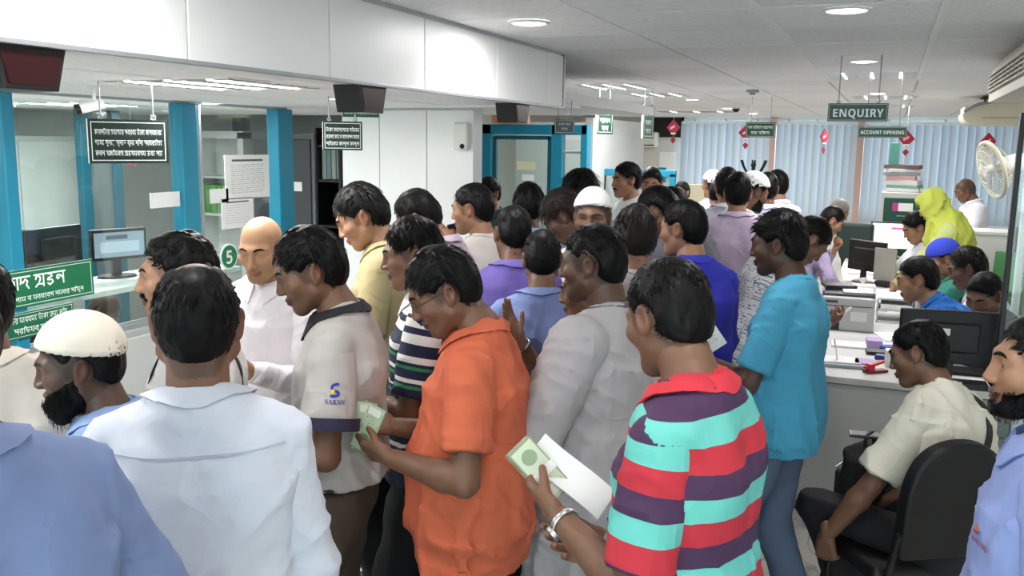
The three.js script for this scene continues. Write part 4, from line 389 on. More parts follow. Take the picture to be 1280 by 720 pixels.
function handGeo(h, curl, spread = 1, thumb = 0) {          // right hand: wrist at the origin, fingers +y, palm +z, thumb side +x
  const p = [], L = [0.074, 0.082, 0.076, 0.06], X = [0.031, 0.0105, -0.0105, -0.03], top = [0.09, 0.094, 0.089, 0.08];
  p.push(cone(V(0, -0.03, 0), V(0, 0.012, 0), 0.023, 0.023, 0.02));
  for (let i = 0; i < 4; i++) p.push(cone(V(X[i] * 0.55, 0.012, 0), V(X[i], top[i] - 0.006, 0), 0.0145, 0.0118, 0.012));
  p.push(cone(V(0.02, 0.02, 0.006), V(0.032, 0.05, 0.006), 0.016, 0.012, 0.012));
  const seg = [];
  for (let i = 0; i < 4; i++) {
    const c = Array.isArray(curl) ? curl[i] : curl; let a = c * 1.25 + 0.08, q = V(X[i], top[i] - 0.006, 0); const sx = (X[i] * 1.6) * spread; let r = 0.0098 - (i === 3 ? 0.0012 : 0);
    for (const [f, da] of [[0.45, c * 1.45], [0.3, c * 0.95], [0.26, 0]]) { const d = V(sx * (1 - c * 0.8), Math.cos(a), Math.sin(a)).normalize().multiplyScalar(L[i] * f), e = q.clone().add(d), r2 = r - 0.0008; seg.push(cone(q, e, r, r2, 0.003)); q = e; r = r2; a += da; }
  }
  { const t = thumb; let q = V(0.03, 0.036, 0.007), d1 = V(mix(0.8, 0.25, t), 0.75, mix(0.35, 0.8, t)).normalize().multiplyScalar(0.036), e = q.clone().add(d1); seg.push(cone(q, e, 0.0125, 0.0105, 0.006)); q = e; d1 = V(mix(0.35, -0.3, t), 0.9, mix(0.35, 0.55, t)).normalize().multiplyScalar(0.03); e = q.clone().add(d1); seg.push(cone(q, e, 0.0102, 0.0085, 0.004)); }
  const lo = [1, 1, 1].map((_, i) => Math.min(...seg.map((s) => s.min[i]))), hi = [1, 1, 1].map((_, i) => Math.max(...seg.map((s) => s.max[i])));
  const fingers = { k: 0.006, min: lo, max: hi, f(x, y, z) { let d = 9; for (const s of seg) { const q = s.f(x, y, z); if (q < d) d = q; } return d; } };
  return surface([...p, fingers], h, [], null, 0.012);
}
const handCache = new Map();
function hand(h, kind, side) {
  const key = h + kind + side; if (handCache.has(key)) return handCache.get(key);
  const K = { relax: [[0.22, 0.28, 0.33, 0.38], 1, 0.1], grip: [[0.62, 0.68, 0.72, 0.76], 0.6, 0.8], hold: [[0.3, 0.45, 0.5, 0.55], 0.8, 0.55], pinch: [[0.5, 0.6, 0.7, 0.8], 0.7, 0.95], flat: [0.06, 1.5, 0.0], fist: [0.95, 0.4, 1], cup: [[0.35, 0.4, 0.45, 0.5], 0.9, 0.3] }[kind];
  let g = handGeo(h, ...K); if (side < 0) { g = g.clone().scale(-1, 1, 1); const ix = g.index.array; for (let i = 0; i < ix.length; i += 3) { const t = ix[i]; ix[i] = ix[i + 1]; ix[i + 1] = t; } g.computeVertexNormals(); }
  paint(g, (x, y, z) => { const n = 1 + noise(x * 90, y * 90, z * 90) * 0.06; const pal = sstep(0.0, 0.012, z); const kn = 1 - 0.15 * sstep(0.01, 0.003, Math.abs(y - 0.09)) * sstep(0.0, -0.006, z); return [n * mix(1, 1.18, pal) * kn, n * mix(1, 1.1, pal) * kn, n * mix(1, 1.05, pal) * kn]; });
  handCache.set(key, g); return g;
}
// ---- hair: a shell over the scalp and tapered locks that follow its flow
const hairCache = new Map();
const HS = {
  short: { t: 0.004, top: 0.009, front: 0, len: 0.018, n: 560, flow: [0, -0.25, 0.75] }, thick: { t: 0.008, top: 0.018, front: 0.002, len: 0.028, n: 660, flow: [0.25, -0.2, 0.8] },
  side: { t: 0.006, top: 0.015, front: 0.003, len: 0.03, n: 600, flow: [0.95, -0.2, 0.45] }, buzz: { t: 0.005, top: 0.008, front: -0.006, len: 0.015, n: 800, flow: [0, -0.2, 0.9], fade: 1 },
  quiff: { t: 0.005, top: 0.02, front: 0.006, len: 0.03, n: 660, flow: [0.15, 0.45, 0.95], fade: 1 }, tousled: { t: 0.012, top: 0.022, front: 0.006, len: 0.042, n: 720, flow: [0.2, 0.0, 0.7], wild: 1 },
  thin: { crown: 1, t: 0.005, top: 0.005, front: -0.012, len: 0.024, n: 500, flow: [0.5, -0.5, 0.4] }, curly: { t: 0.007, top: 0.012, front: -0.008, len: 0.016, n: 760, flow: [0, 0.1, 0.2], wild: 1.6 },
  fringe: { t: 0.005, top: 0.0, front: -0.02, len: 0.012, n: 260, flow: [0, -0.8, -0.2], bald: 1 }, floppy: { t: 0.01, top: 0.02, front: 0.01, len: 0.045, n: 660, flow: [0.1, -0.55, 0.75] },
};
function hairBound(x, y, z, S) {                            // positive where there is no hair
  const f = S.front; let d = y > 0.028 ? z - (0.093 + f - Math.max(0, 0.085 - y) * (0.75)) : z - (0.047 + f * 0.5 - (0.028 - y) * 0.5);
  d = Math.max(d, -y - (0.02 + clamp(-z - 0.005, 0, 0.085) * 0.95) + (S.fade ? 0.012 : 0));
  const ear = 0.028 - Math.hypot((y + 0.012) * 0.85, z + 0.01) - (Math.abs(x) < 0.055 ? 0.05 : 0); d = Math.max(d, ear);
  if (S.crown) d = Math.max(d, 0.034 - Math.hypot(x * 1.1, (y - 0.118) * 1.2, z + 0.012));
  if (S.bald) d = Math.max(d, sstep(0.09, 0.02, Math.abs(x)) * 0 + (y - 0.035 - 0.02 * sstep(0.02, -0.08, z)));
  return d;
}
function hairGeo(style, h, n, seed) {
  const key = style + h + n + seed; if (hairCache.has(key)) return hairCache.get(key);
  const S = HS[style], r = rng(seed * 77 + 5), A = ell(ID, [0, 0.03, -0.012], [0.074 + S.t, 0.088 + S.top, 0.096 + S.t * 0.9]), low = ell(ID, [0, -0.02, -0.028], [0.068 + S.t * 0.7, 0.075, 0.075 + S.t * 0.6], 0.03);
  const flow = V(...S.flow), wild = S.wild || 0;
  const disp = (x, y, z) => { const a = Math.atan2(x, z) * 3; return -(0.0035 + 0.003 * wild) * noise(x * 48 + seed, y * 22, z * 30) - 0.0028 * noise(x * 150, y * 60 + seed, z * 110) - 0.0012 * noise(x * 260, y * 200, z * 260) - 0.001 * (S.fade ? 0 : 1); };
  const prims = [A, low]; if (S.top > 0.02 && !S.bald) prims.push(ell(ID, [(seed % 3 - 1) * 0.012, 0.092, 0.035 + S.front], [0.055, 0.018 + S.top * 0.55, 0.05], 0.03));
  const geo = surface(prims, h, [(x, y, z) => hairBound(x, y, z, S) * 0.8], (x, y, z) => disp(x, y, z) + (S.t + 0.0025) * sstep(-0.02, 0.0, hairBound(x, y, z, S)), 0.02), parts = [geo.toNonIndexed()];
  parts[0].setAttribute('normal', geo.toNonIndexed().attributes.normal);
  const pos = [], nor = [], F = (x, y, z) => sminf(sminf(A.f(x, y, z), low.f(x, y, z), 0.03), prims[2] ? prims[2].f(x, y, z) : 9, 0.03);
  let made = 0, tries = 0; const N = Math.round(S.n * n);
  while (made < N && tries++ < N * 8) {
    const d = V(r() * 2 - 1, r() * 1.7 - 0.7, r() * 2 - 1); if (d.lengthSq() < 0.05) continue; d.normalize(); let t = 0.2; for (let i = 0; i < 25; i++) { const q = F(d.x * t, d.y * t, d.z * t); t -= q * 0.9; if (Math.abs(q) < 5e-4) break; }
    const p = d.clone().multiplyScalar(t - 0.004); if (hairBound(p.x, p.y, p.z, S) > -0.002 || p.z > -0.004 && p.y < 0.03) continue;
    const nn = d.clone().multiply(V(1.1, 0.9, 0.9)).normalize(), fl = flow.clone().add(V((r() - 0.5) * (0.6 + wild), (r() - 0.5) * (0.4 + wild), (r() - 0.5) * (0.6 + wild))); if (p.z < -0.02 || p.y < 0.02) { fl.z *= 0.1; fl.y -= 0.9; fl.x *= 0.3; }
    fl.addScaledVector(nn, -fl.dot(nn)).normalize(); const side = nn.clone().cross(fl).normalize(), low1 = sstep(0.04, -0.05, p.y), sb = p.z > -0.01 && p.y < 0.035 ? 0.22 : 1, L = sb * S.len * (0.6 + r() * 0.7) * (1 - 0.55 * low1) * (S.fade && p.y < 0.05 ? 0.4 : 1), lift = (S.fade ? 0.5 : 0.3) + 0.25 * wild * r() + (S.flow[1] > 0.2 && p.z > 0.02 ? 0.5 : 0);
    let c = p.clone(), dir = fl.clone().addScaledVector(nn, lift).normalize(), prev = null; const w0 = 0.0014 + r() * 0.0019;
    for (let s = 0; s <= 3; s++) {
      const w = w0 * [0.9, 1, 0.7, 0.08][s], ring = [c.clone().addScaledVector(side, w), c.clone().addScaledVector(nn, w * 0.8), c.clone().addScaledVector(side, -w)];
      if (prev) for (const [a, b] of [[0, 1], [1, 2]]) { const q = [prev[a], prev[b], ring[b], prev[a], ring[b], ring[a]]; for (const v of q) { pos.push(v.x, v.y, v.z); const m = nn.clone().multiplyScalar(1).addScaledVector(side, a ? -0.9 : 0.9).addScaledVector(fl, (r() - 0.5) * 0.5).normalize(); nor.push(m.x, m.y, m.z); } }
      prev = ring; c = c.clone().addScaledVector(dir, L / 3); dir.addScaledVector(nn, -0.28).addScaledVector(V(0, -1, 0), 0.08).normalize();
      const q = F(c.x, c.y, c.z); if (q < -0.004) c.addScaledVector(nn, -q - 0.003);
    }
    made++;
  }
  const g2 = new THREE.BufferGeometry(); g2.setAttribute('position', new THREE.BufferAttribute(new Float32Array(pos), 3)); g2.setAttribute('normal', new THREE.BufferAttribute(new Float32Array(nor), 3)); if (pos.length) parts.push(g2);
  const g = mergeGeometries(parts); hairCache.set(key, g); return g;
}
// ---- face pieces shared by everyone
const eyeGeo = (() => { const g = new THREE.SphereGeometry(0.0122, 16, 12).rotateX(PI / 2); return paint(g, (x, y, z) => { const a = Math.hypot(x, y); return z > 0 && a < 0.0028 ? [0.01, 0.01, 0.01] : z > 0 && a < 0.0062 ? [0.035, 0.015, 0.006] : [0.62, 0.58, 0.54]; }); })();
const browGeo = (s) => { const pts = [[0.013, 0.0225], [0.024, 0.027], [0.037, 0.0275], [0.049, 0.022]].map(([x, y]) => frontHead(s * x, y, 0.0003)); const c = new THREE.CatmullRomCurve3(pts), g = new THREE.TubeGeometry(c, 14, 0.0042, 6), p = g.attributes.position; for (let i = 0; i < p.count; i++) { const k = Math.floor(i / 7) / 14, w = 0.35 + 0.75 * Math.sin(PI * clamp(k * 0.85 + 0.12, 0, 1)), q = c.getPoint(k); p.setXYZ(i, q.x + (p.getX(i) - q.x) * w, q.y + (p.getY(i) - q.y) * w, q.z + (p.getZ(i) - q.z) * w * 0.6); } g.computeVertexNormals(); return g; };
const browL = browGeo(1), browR = browGeo(-1);
const moustacheGeo = (() => surface([-1, 1].map((s) => cone(V(s * 0.003, -0.05, 0.101), V(s * 0.027, -0.061, 0.088), 0.0062, 0.004, 0.004)), 0.003, [], (x, y, z) => 0.0015 * noise(x * 500, y * 120, z * 200), 0.01))();
function beardGeo(full) {
  const F = headField({}), shell = { k: 0, min: [-0.09, -0.2, -0.06], max: [0.09, 0.02, 0.14], f: (x, y, z) => F.f(x, y, z) - (full ? 0.006 : 0.003) }, prims = [shell]; if (full) prims.push(cone(V(0, -0.09, 0.06), V(0, -0.128, 0.072), 0.036, 0.024, 0.03));
  const out = (x, y, z) => Math.max(y + 0.03 - (0.03 - z) * 0.45, -z + 0.006 + (y + 0.05) * 0.2, -(y + (full ? 0.17 : 0.122)), z > 0.07 && Math.abs(x) < 0.034 ? 0.017 - Math.hypot(x * 0.75, y + 0.064) : -1, y > -0.05 && Math.abs(x) < 0.05 && z > 0.045 ? y + 0.058 : -1) ;
  const g = surface(prims, 0.004, [(x, y, z) => out(x, y, z) * 0.8], (x, y, z) => 0.002 * noise(x * 160, y * 50, z * 160) + 0.001 * noise(x * 400, y * 120, z * 400) + 0.006 * sstep(-0.018, 0, out(x, y, z)), 0.02).toNonIndexed(), r = rng(31), list = [g];
  const pos = [], nor = []; for (let i = 0; i < (full ? 900 : 500); i++) {
    const d = V((r() - 0.5) * 1.9, -0.9 * r() - 0.25, 0.25 + r()).normalize(); let t = 0.22; for (let q = 0; q < 30; q++) { const p = d.clone().multiplyScalar(t), f = prims.reduce((a, c) => sminf(a, c.f(p.x, p.y, p.z), 0.03), 9); t -= f * 0.8; } const p = d.clone().multiplyScalar(t - 0.002); if (out(p.x, p.y, p.z) > 0.001) continue;
    const L = full ? 0.01 + 0.014 * r() : 0.007, side = V(d.z, 0, -d.x).normalize(), w = 0.0016, e = p.clone().addScaledVector(d, L * 0.35).add(V((r() - 0.5) * 0.01, -L, (r() - 0.3) * 0.006)), a = p.clone().addScaledVector(side, w), b = p.clone().addScaledVector(side, -w), m = p.clone().lerp(e, 0.5).addScaledVector(d, 0.003);
    for (const v of [a, b, m, a, m, e, m, b, e]) { pos.push(v.x, v.y, v.z); nor.push(d.x, d.y, d.z); } }
  const g2 = new THREE.BufferGeometry(); g2.setAttribute('position', new THREE.BufferAttribute(new Float32Array(pos), 3)); g2.setAttribute('normal', new THREE.BufferAttribute(new Float32Array(nor), 3)); list.push(g2); return mergeGeometries(list);
}
const beardFull = beardGeo(true), beardShort = beardGeo(false);
function capGeo(h) {                                        // close prayer cap
  return surface([ell(ID, [0, 0.034, -0.012], [0.089, 0.106, 0.112], 0.02)], h, [(x, y, z) => -(y - 0.032 - (z + 0.02) * 0.32), { sub: ell(ID, [0, 0.02, -0.012], [0.083, 0.09, 0.106]).f }], (x, y, z) => 0.0012 * noise(x * 30, y * 30, z * 30) - 0.0018 * sstep(0.004, 0.0, Math.abs(y - 0.047 - (z + 0.02) * 0.32) - 0.001), 0.02);
}
function ballCap() {
  const c = surface([ell(ID, [0, 0.035, -0.01], [0.09, 0.1, 0.11], 0.02)], 0.005, [(x, y, z) => -(y - 0.03 - (z + 0.02) * 0.1), { sub: ell(ID, [0, 0.02, -0.01], [0.083, 0.09, 0.103]).f }], (x, y, z) => 0.001 * noise(x * 40, y * 40, z * 40), 0.02);
  const s = new THREE.Shape(); s.absellipse(0, 0, 0.082, 0.075, 0, PI, false); s.lineTo(-0.082, 0); const b = new THREE.ExtrudeGeometry(s, { depth: 0.006, bevelEnabled: true, bevelSize: 0.002, bevelThickness: 0.001, curveSegments: 24 });
  b.rotateX(PI / 2).translate(0, 0.046, 0.072); const p = b.attributes.position; for (let i = 0; i < p.count; i++) p.setY(i, p.getY(i) - p.getX(i) ** 2 * 3.2 - (p.getZ(i) - 0.07) * 0.25); b.computeVertexNormals();
  return [c, b];
}
const LOD = [{ skin: 0.0145, head: 0.0039, hand: 0.0043, cloth: 0.0095, pants: 0.022, hair: 0.0062, tuft: 1.35 }, { skin: 0.021, head: 0.006, hand: 0.0057, cloth: 0.0165, pants: 0.028, hair: 0.0085, tuft: 0.6 }, { skin: 0.026, head: 0.0074, hand: 0.0065, cloth: 0.024, pants: 0.036, hair: 0.011, tuft: 0.35 }];
const matCache = new Map();
function mat(key, make) { if (!matCache.has(key)) matCache.set(key, make()); return matCache.get(key); }
const skinMat = (c) => mat('skin' + c, () => new THREE.MeshPhysicalMaterial({ color: lin(c), roughness: 0.5, vertexColors: true, sheen: 0.15, sheenRoughness: 0.6, sheenColor: lin('#ffcfb0') }));
const hairMat = (c) => mat('hair' + c, () => new THREE.MeshPhysicalMaterial({ color: lin(c), roughness: 0.5, specularIntensity: 0.35 }));
const creaseMap = canvasTex(512, 512, (g) => {              // fine creases of worn cloth, as relief only
  const im = g.createImageData(512, 512); for (let y = 0; y < 512; y++) for (let x = 0; x < 512; x++) { const w1 = noise(x / 90, y / 90, 11) * 1.4, w2 = noise(x / 60, y / 75, 4) * 1.2, rd = (n, p) => Math.pow(Math.max(0, 1 - Math.abs(n) * 1.8), p); const v = 0.55 * rd(noise(x / 80 + w1 * 0.6, y / 210 + w2 * 0.6, 2), 1.6) * (0.5 + 0.5 * noise(x / 130, y / 130, 8)) + 0.4 * rd(noise((x + y) / 75 + w2 * 0.6, (y - x) / 220 + w1 * 0.5, 6), 1.7) * (0.5 + 0.5 * noise(x / 110, y / 110, 21)) + 0.1 * rd(noise(x / 34 + w2, y / 40 + w1, 13), 2) + 0.05 * noise(x / 20, y / 20, 3), i = 4 * (y * 512 + x); im.data[i] = im.data[i + 1] = im.data[i + 2] = clamp(40 + v * 210, 0, 255); im.data[i + 3] = 255; } g.putImageData(im, 0, 0); });
creaseMap.colorSpace = THREE.NoColorSpace; creaseMap.wrapS = creaseMap.wrapT = THREE.MirroredRepeatWrapping; creaseMap.repeat.set(2.1, 2.1);
const clothMat = (c, tex, r = 0.86) => mat('cloth' + c + (tex ? tex.uuid : '') + r, () => std(tex ? '#ffffff' : c, r, 0, { bumpMap: creaseMap, bumpScale: 0.0048, ...(tex ? { map: tex } : {}) }));
const plainMat = (c) => mat('plain' + c, () => std(c, 0.86));
function ik(S, W, l1, l2, pole) {                           // elbow or knee between two ends
  const d = W.clone().sub(S); let L = d.length(); const mx = (l1 + l2) * 0.995; if (L > mx) { W = S.clone().addScaledVector(d, mx / L); d.copy(W).sub(S); L = mx; }
  const u = d.clone().normalize(), a = (l1 * l1 - l2 * l2 + L * L) / (2 * L), h = Math.sqrt(Math.max(0, l1 * l1 - a * a)), p = pole.clone().addScaledVector(u, -pole.dot(u)).normalize();
  return [S.clone().addScaledVector(u, a).addScaledVector(p, h), W];
}
const ARMS = {                                              // wrist (standing reference), elbow pole, hand shape, palm direction, [hand direction]; x is outwards
  hang: [[0.25, 0.86, 0.03], [0.4, 0, -1], 'relax', [-1, 0, 0.1]], hold: [[0.09, 1.12, 0.27], [0.5, -0.45, -0.9], 'hold', [-0.6, 0.5, -0.4]], low: [[0.1, 0.98, 0.26], [0.4, -0.3, -0.8], 'hold', [-0.8, 0.3, -0.3]],
  fore: [[0.2, 1.1, 0.3], [0.6, -0.8, -0.3], 'hold', [-0.9, 0.3, 0]], desk: [[0.14, 1.0, 0.36], [0.9, -0.5, -0.2], 'cup', [-0.2, -1, 0]], chin: [[0.05, 1.4, 0.2], [0.6, -1, 0.2], 'fist', [-0.3, 0.2, -1], [-0.2, 0.9, 0.1]], raise: [[0.08, 1.28, 0.34], [0.5, -1, 0], 'flat', [-0.9, 0.1, -0.2], [0, 0.95, 0.3]],
};
function makePerson(o) {
  const Q = LOD[o.lod ?? 1], b = o.bulk || 0, belly = o.belly || 0, sit = o.sit || 0, root = new THREE.Group(), rnd = rng((o.seed || 1) * 911);
  const drop = sit ? (o.drop || 0.47) : 0, U = new THREE.Matrix4().makeTranslation(0, 1.0 - drop, sit ? -0.02 : 0).multiply(new THREE.Matrix4().makeRotationFromEuler(new THREE.Euler(rad(o.lean || 0), rad(o.twist || 0), rad(o.side || 0), 'YXZ'))).multiply(new THREE.Matrix4().makeTranslation(0, -1.0, 0));
  const Pm = new THREE.Matrix4().makeTranslation(0, -drop, sit ? -0.02 : 0), u = (x, y, z) => V(x, y, z).applyMatrix4(U);
  const [hp, hy, hr] = o.head || [0, 0, 0];
  const NB = new THREE.Matrix4().makeTranslation(0, 1.472, -0.022 + 0.02), H = U.clone().multiply(NB).multiply(new THREE.Matrix4().makeRotationFromEuler(new THREE.Euler(rad(hp), rad(hy), rad(hr), 'YXZ'))).multiply(new THREE.Matrix4().makeTranslation(0, 0.142, 0.028));
  const hs = o.hs || 0.96; H.multiply(new THREE.Matrix4().makeScale(hs, hs, hs));
  // joints
  const arms = [1, -1].map((s) => {
    const a = (s > 0 ? o.L : o.R) || 'hang', d = typeof a === 'string' ? ARMS[a] : [...(ARMS[a.b || 'hold'])]; if (typeof a !== 'string') { if (a.w) d[0] = a.w; if (a.e) d[1] = a.e; if (a.h) d[2] = a.h; if (a.p) d[3] = a.p; if (a.d) d[4] = a.d; }
    const Sh = u(s * (0.156 + b * 0.5), 1.386, -0.012); let W = d[0].abs ? V(...d[0]) : u(s * d[0][0], d[0][1], d[0][2]); const pole = V(s * d[1][0], d[1][1], d[1][2]).transformDirection(U);
    const [El, Wr] = ik(Sh, W, 0.288, 0.258, pole), fd = (d[4] ? V(s * d[4][0], d[4][1], d[4][2]).transformDirection(U) : Wr.clone().sub(El).normalize()), pn = V(s * d[3][0], d[3][1], d[3][2]).transformDirection(U);
    pn.addScaledVector(fd, -pn.dot(fd)).normalize(); const xx = fd.clone().cross(pn), Mh = new THREE.Matrix4().makeBasis(xx, fd, pn).setPosition(Wr.clone());
    return { s, Sh, El, Wr, fd, Mh, kind: d[2] };
  });
  const legs = [1, -1].map((s) => {
    const st = o.step || 0;
    if (sit) { const hip = V(s * 0.095, 0.92 - drop, -0.02), K = o.knee ? V(s * o.knee[0], o.knee[1], o.knee[2]) : V(s * (0.15 + rnd() * 0.04), 0.5, 0.42), A = V(s * 0.14, 0.09, o.foot ?? 0.4); return { s, hip, K, A }; }
    const f = s * st, hip = V(s * 0.095, 0.92, 0), A = V(s * 0.11, 0.09, -0.02 + f * 0.16); const [K] = ik(hip, A, 0.43, 0.43, V(0, 0, 1)); return { s, hip, K, A };
  });
  // shapes of trunk, grown by e
  const trunk = (e, k = 0.05) => {
    const T = [ell(U, [0, 1.27, -0.004], [0.143 + b + e, 0.2 + e, 0.102 + b * 0.8 + e], k), ell(U, [0, 1.09, 0.004 + belly * 0.5], [0.128 + b + e, 0.17, 0.094 + b + belly + e], k), ell(Pm, [0, 0.955, -0.008], [0.16 + b + e, 0.13 + e, 0.115 + b + e], k)];
    T.push(cone(u(0.09 + b * 0.5, 1.382, -0.016), u(-0.09 - b * 0.5, 1.382, -0.016), 0.06 + e, 0.06 + e, k));
    for (const s of [-1, 1]) { T.push(cone(u(s * 0.028, 1.45, -0.022), u(s * 0.15, 1.398, -0.018), 0.034 + e, 0.041 + e, 0.03)); T.push(ell(U, [s * 0.075, 1.31, -0.07], [0.075, 0.11, 0.05 + e], 0.04)); }
    return T;
  };
  // skin: one continuous mesh
  {
    const P = [...trunk(-0.006), cone(u(0, 1.45, -0.02), V(0, -0.09, -0.03).applyMatrix4(H), 0.06, 0.054 + b * 0.3, 0.04)];
    for (const a of arms) { const m = a.Wr.clone().addScaledVector(a.fd, 0.005), mid = a.El.clone().lerp(a.Wr, 0.28); P.push(cone(a.Sh.clone().lerp(a.El, 0.06), a.El, 0.043 + b * 0.35, 0.037 + b * 0.15, 0.03), cone(a.El, mid, 0.038 + b * 0.15, 0.041 + b * 0.2, 0.015), cone(mid, m, 0.041 + b * 0.2, 0.0262, 0.015)); }
    const g0 = surface(P, Q.skin); paint(g0, (x, y, z) => { const n = 1 + noise(x * 30, y * 30, z * 30) * 0.07 + noise(x * 90, y * 90, z * 90) * 0.04; return [n, n, n]; });
    const list = [g0, headGeo(o.face || 'a', Q.head, o.stubble || 0, o.hair === 'none' ? 0 : 1).clone().applyMatrix4(H)];
    for (const a of arms) list.push(hand(Q.hand, a.kind, a.s > 0 ? -1 : 1).clone().applyMatrix4(a.Mh));
    mesh('body', mergeGeometries(list), skinMat(o.skin || '#7d5138'), root);
  }
  const inH = (name, geo, m) => { const q = mesh(name, geo, m, root); q.applyMatrix4(H); return q; };
  // face
  if ((o.eyes ?? (o.lod ?? 1) < 2) && o.face !== 'f') for (const s of [1, -1]) { const e = inH('eye', eyeGeo, mat('eye', () => new THREE.MeshPhysicalMaterial({ vertexColors: true, roughness: 0.15 }))); e.matrixAutoUpdate = true; const M = H.clone().multiply(new THREE.Matrix4().makeTranslation(s * 0.0315, 0.002, 0.0732)).multiply(new THREE.Matrix4().makeRotationFromEuler(new THREE.Euler(rad(HV[o.face || 'a'].down ? 28 : 4), 0, 0))); M.decompose(e.position, e.quaternion, e.scale); }
  const hc = o.hairc || '#050404', hm = hairMat(hc);
  if (o.lod !== 2 || o.brows) { inH('eyebrow', browL, hm); inH('eyebrow', browR, hm); }
  if (o.moustache) inH('moustache', moustacheGeo, hm);
  if (o.beard === 'full') inH('beard', beardFull, hm); else if (o.beard) inH('beard', beardShort, hm);
  if (o.hair !== 'none') { const st = o.hair || 'short', n = o.cap || o.hijab ? 0.3 : 1; const seed = (o.seed || 1) % 4; inH('hair', hairGeo(o.cap ? 'buzz' : st, Q.hair, Q.tuft * n, seed), hm); }
  if (o.cap === 'prayer') inH('prayer_cap', capGeo(Q.hair), plainMat(o.capc || '#e9e4da'));
  if (o.cap === 'ball') { const [c, br] = ballCap(); const q = inH('cap', c, plainMat(o.capc)); const m2 = mesh('brim', br, plainMat(o.capc), q); }
  if (o.hijab) {
    const front = (x, y, z) => Math.min(0.062 - Math.hypot(x * 1.05, (y + 0.012) * 0.78), z - 0.045);
    const hg = surface([ell(H, [0, 0.02, -0.012], [0.094, 0.112, 0.12], 0.03), cone(V(0, -0.06, -0.01).applyMatrix4(H), V(0, -0.17, -0.02).applyMatrix4(H), 0.092, 0.13, 0.05), ell(U, [0, 1.34, 0.0], [0.21, 0.16, 0.165], 0.06), ell(U, [0, 1.2, -0.05], [0.17, 0.26, 0.12], 0.06)], Q.cloth, [(x, y, z) => { const p = V(x, y, z).applyMatrix4(H.clone().invert()); return front(p.x, p.y, p.z) * 0.9; }, (x, y, z) => 1.02 - y + 0.3 * Math.abs(x)], (x, y, z) => -0.022 * Math.max(0, 1 - 2 * Math.abs(noise(x * 12 + y * 9, y * 5, z * 16))) ** 2 - 0.006 * noise(x * 30, y * 10, z * 30), 0.03);
    mesh('headscarf', hg, plainMat(o.hijab), root);
  }
  if (o.tie) { const z0 = 0.135 + b, sh = new THREE.Shape(); sh.moveTo(-0.018, 0); sh.lineTo(0.018, 0); sh.lineTo(0.012, -0.045); sh.lineTo(0.035, -0.4); sh.lineTo(0, -0.45); sh.lineTo(-0.035, -0.4); sh.lineTo(-0.012, -0.045); sh.closePath(); const tg = new THREE.ExtrudeGeometry(sh, { depth: 0.008, bevelEnabled: true, bevelSize: 0.002, bevelThickness: 0.002 }).rotateX(-0.1).translate(0, 1.43, z0 - 0.035).applyMatrix4(U); mesh('tie', tg, plainMat('#23283a'), root); }
  if (o.glasses) {
    const fm = std('#1b1512', 0.3), loops = []; for (const s of [-1, 1]) { const pts = []; for (let i = 0; i < 20; i++) { const a = i / 20 * PI * 2, x = s * (0.032 + 0.021 * Math.sign(Math.cos(a)) * Math.pow(Math.abs(Math.cos(a)), 0.7)), y = -0.002 + 0.014 * Math.sign(Math.sin(a)) * Math.pow(Math.abs(Math.sin(a)), 0.7); pts.push([x, y, 0.103 - Math.abs(x) * 0.2]); } loops.push(tube(pts, 0.0012, 40, 5, true)); loops.push(tube([[s * 0.053, 0.004, 0.092], [s * 0.074, 0.006, 0.06], [s * 0.078, 0.006, 0.0], [s * 0.08, -0.008, -0.03]], 0.0015, 20, 5)); }
    loops.push(tube([[-0.012, 0.002, 0.1], [0, 0.005, 0.106], [0.012, 0.002, 0.1]], 0.0012, 8, 5)); const gl = inH('glasses', merge(loops), fm);
    for (const s of [-1, 1]) { const l = mesh('lens', new THREE.CircleGeometry(0.019, 20).scale(1.05, 0.7, 1).rotateY(s * 0.2).translate(s * 0.032, -0.002, 0.0968), mat('lens', () => new THREE.MeshPhysicalMaterial({ transmission: 1, roughness: 0.02, color: 0xffffff, thickness: 0 })), gl); }
  }
  // garments
  const wr = o.wrinkle ?? 1, sd = (o.seed || 1) * 3.7, Ui = U.clone().invert().elements;
  const folds = (amp) => (x, y, z) => {                     // hanging folds, slanting pulls and fine creases in the cloth
    const X = Ui[0] * x + Ui[4] * y + Ui[8] * z, Y = Ui[1] * x + Ui[5] * y + Ui[9] * z, Z = Ui[2] * x + Ui[6] * y + Ui[10] * z, w1 = noise(X * 5 + sd, Y * 4, Z * 5), w2 = noise(X * 4, Y * 6 + sd, Z * 4 + 7);
    const rid = (n, p) => Math.pow(Math.max(0, 1 - Math.abs(n) * 1.9), p), low = clamp((1.34 - Y) * 2.4, 0.2, 1.1), side = 0.35 + 0.65 * clamp((Math.abs(X) - 0.03) / 0.14, 0, 1);
    const v = rid(noise(X * 12 + w1 * 1.6 + sd, Y * 2.6 + w2, Z * 12), 2.2), sg = X > 0 ? 1 : -1, dg = rid(noise((Y - sg * X * 0.9) * 13 + w1 * 1.5 + sd, (X * sg + Y) * 3 + w2, Z * 6), 2.5), cr = rid(noise(X * 22 + w2 * 2, Y * 26 + w1 * 3 + sd, Z * 22), 2.5);
    return -amp * wr * 1.25 * (v * 0.012 * low + dg * 0.012 * side * (0.45 + 0.55 * w2 * w2 + 0.2) + cr * 0.0045 * (0.4 + 0.6 * Math.abs(w1)) + noise(X * 40, Y * 24 + sd, Z * 40) * 0.0008);
  };
  const sl = o.sleeve || 'short', frac = typeof sl === 'number' ? sl : 0.8, e = (o.ease ?? 0.012), hem = o.tuck ? 0.97 : (o.hem || 0.83), arm = arms.map((a) => ({ ...a, end: a.Sh.clone().lerp(a.El, frac) }));
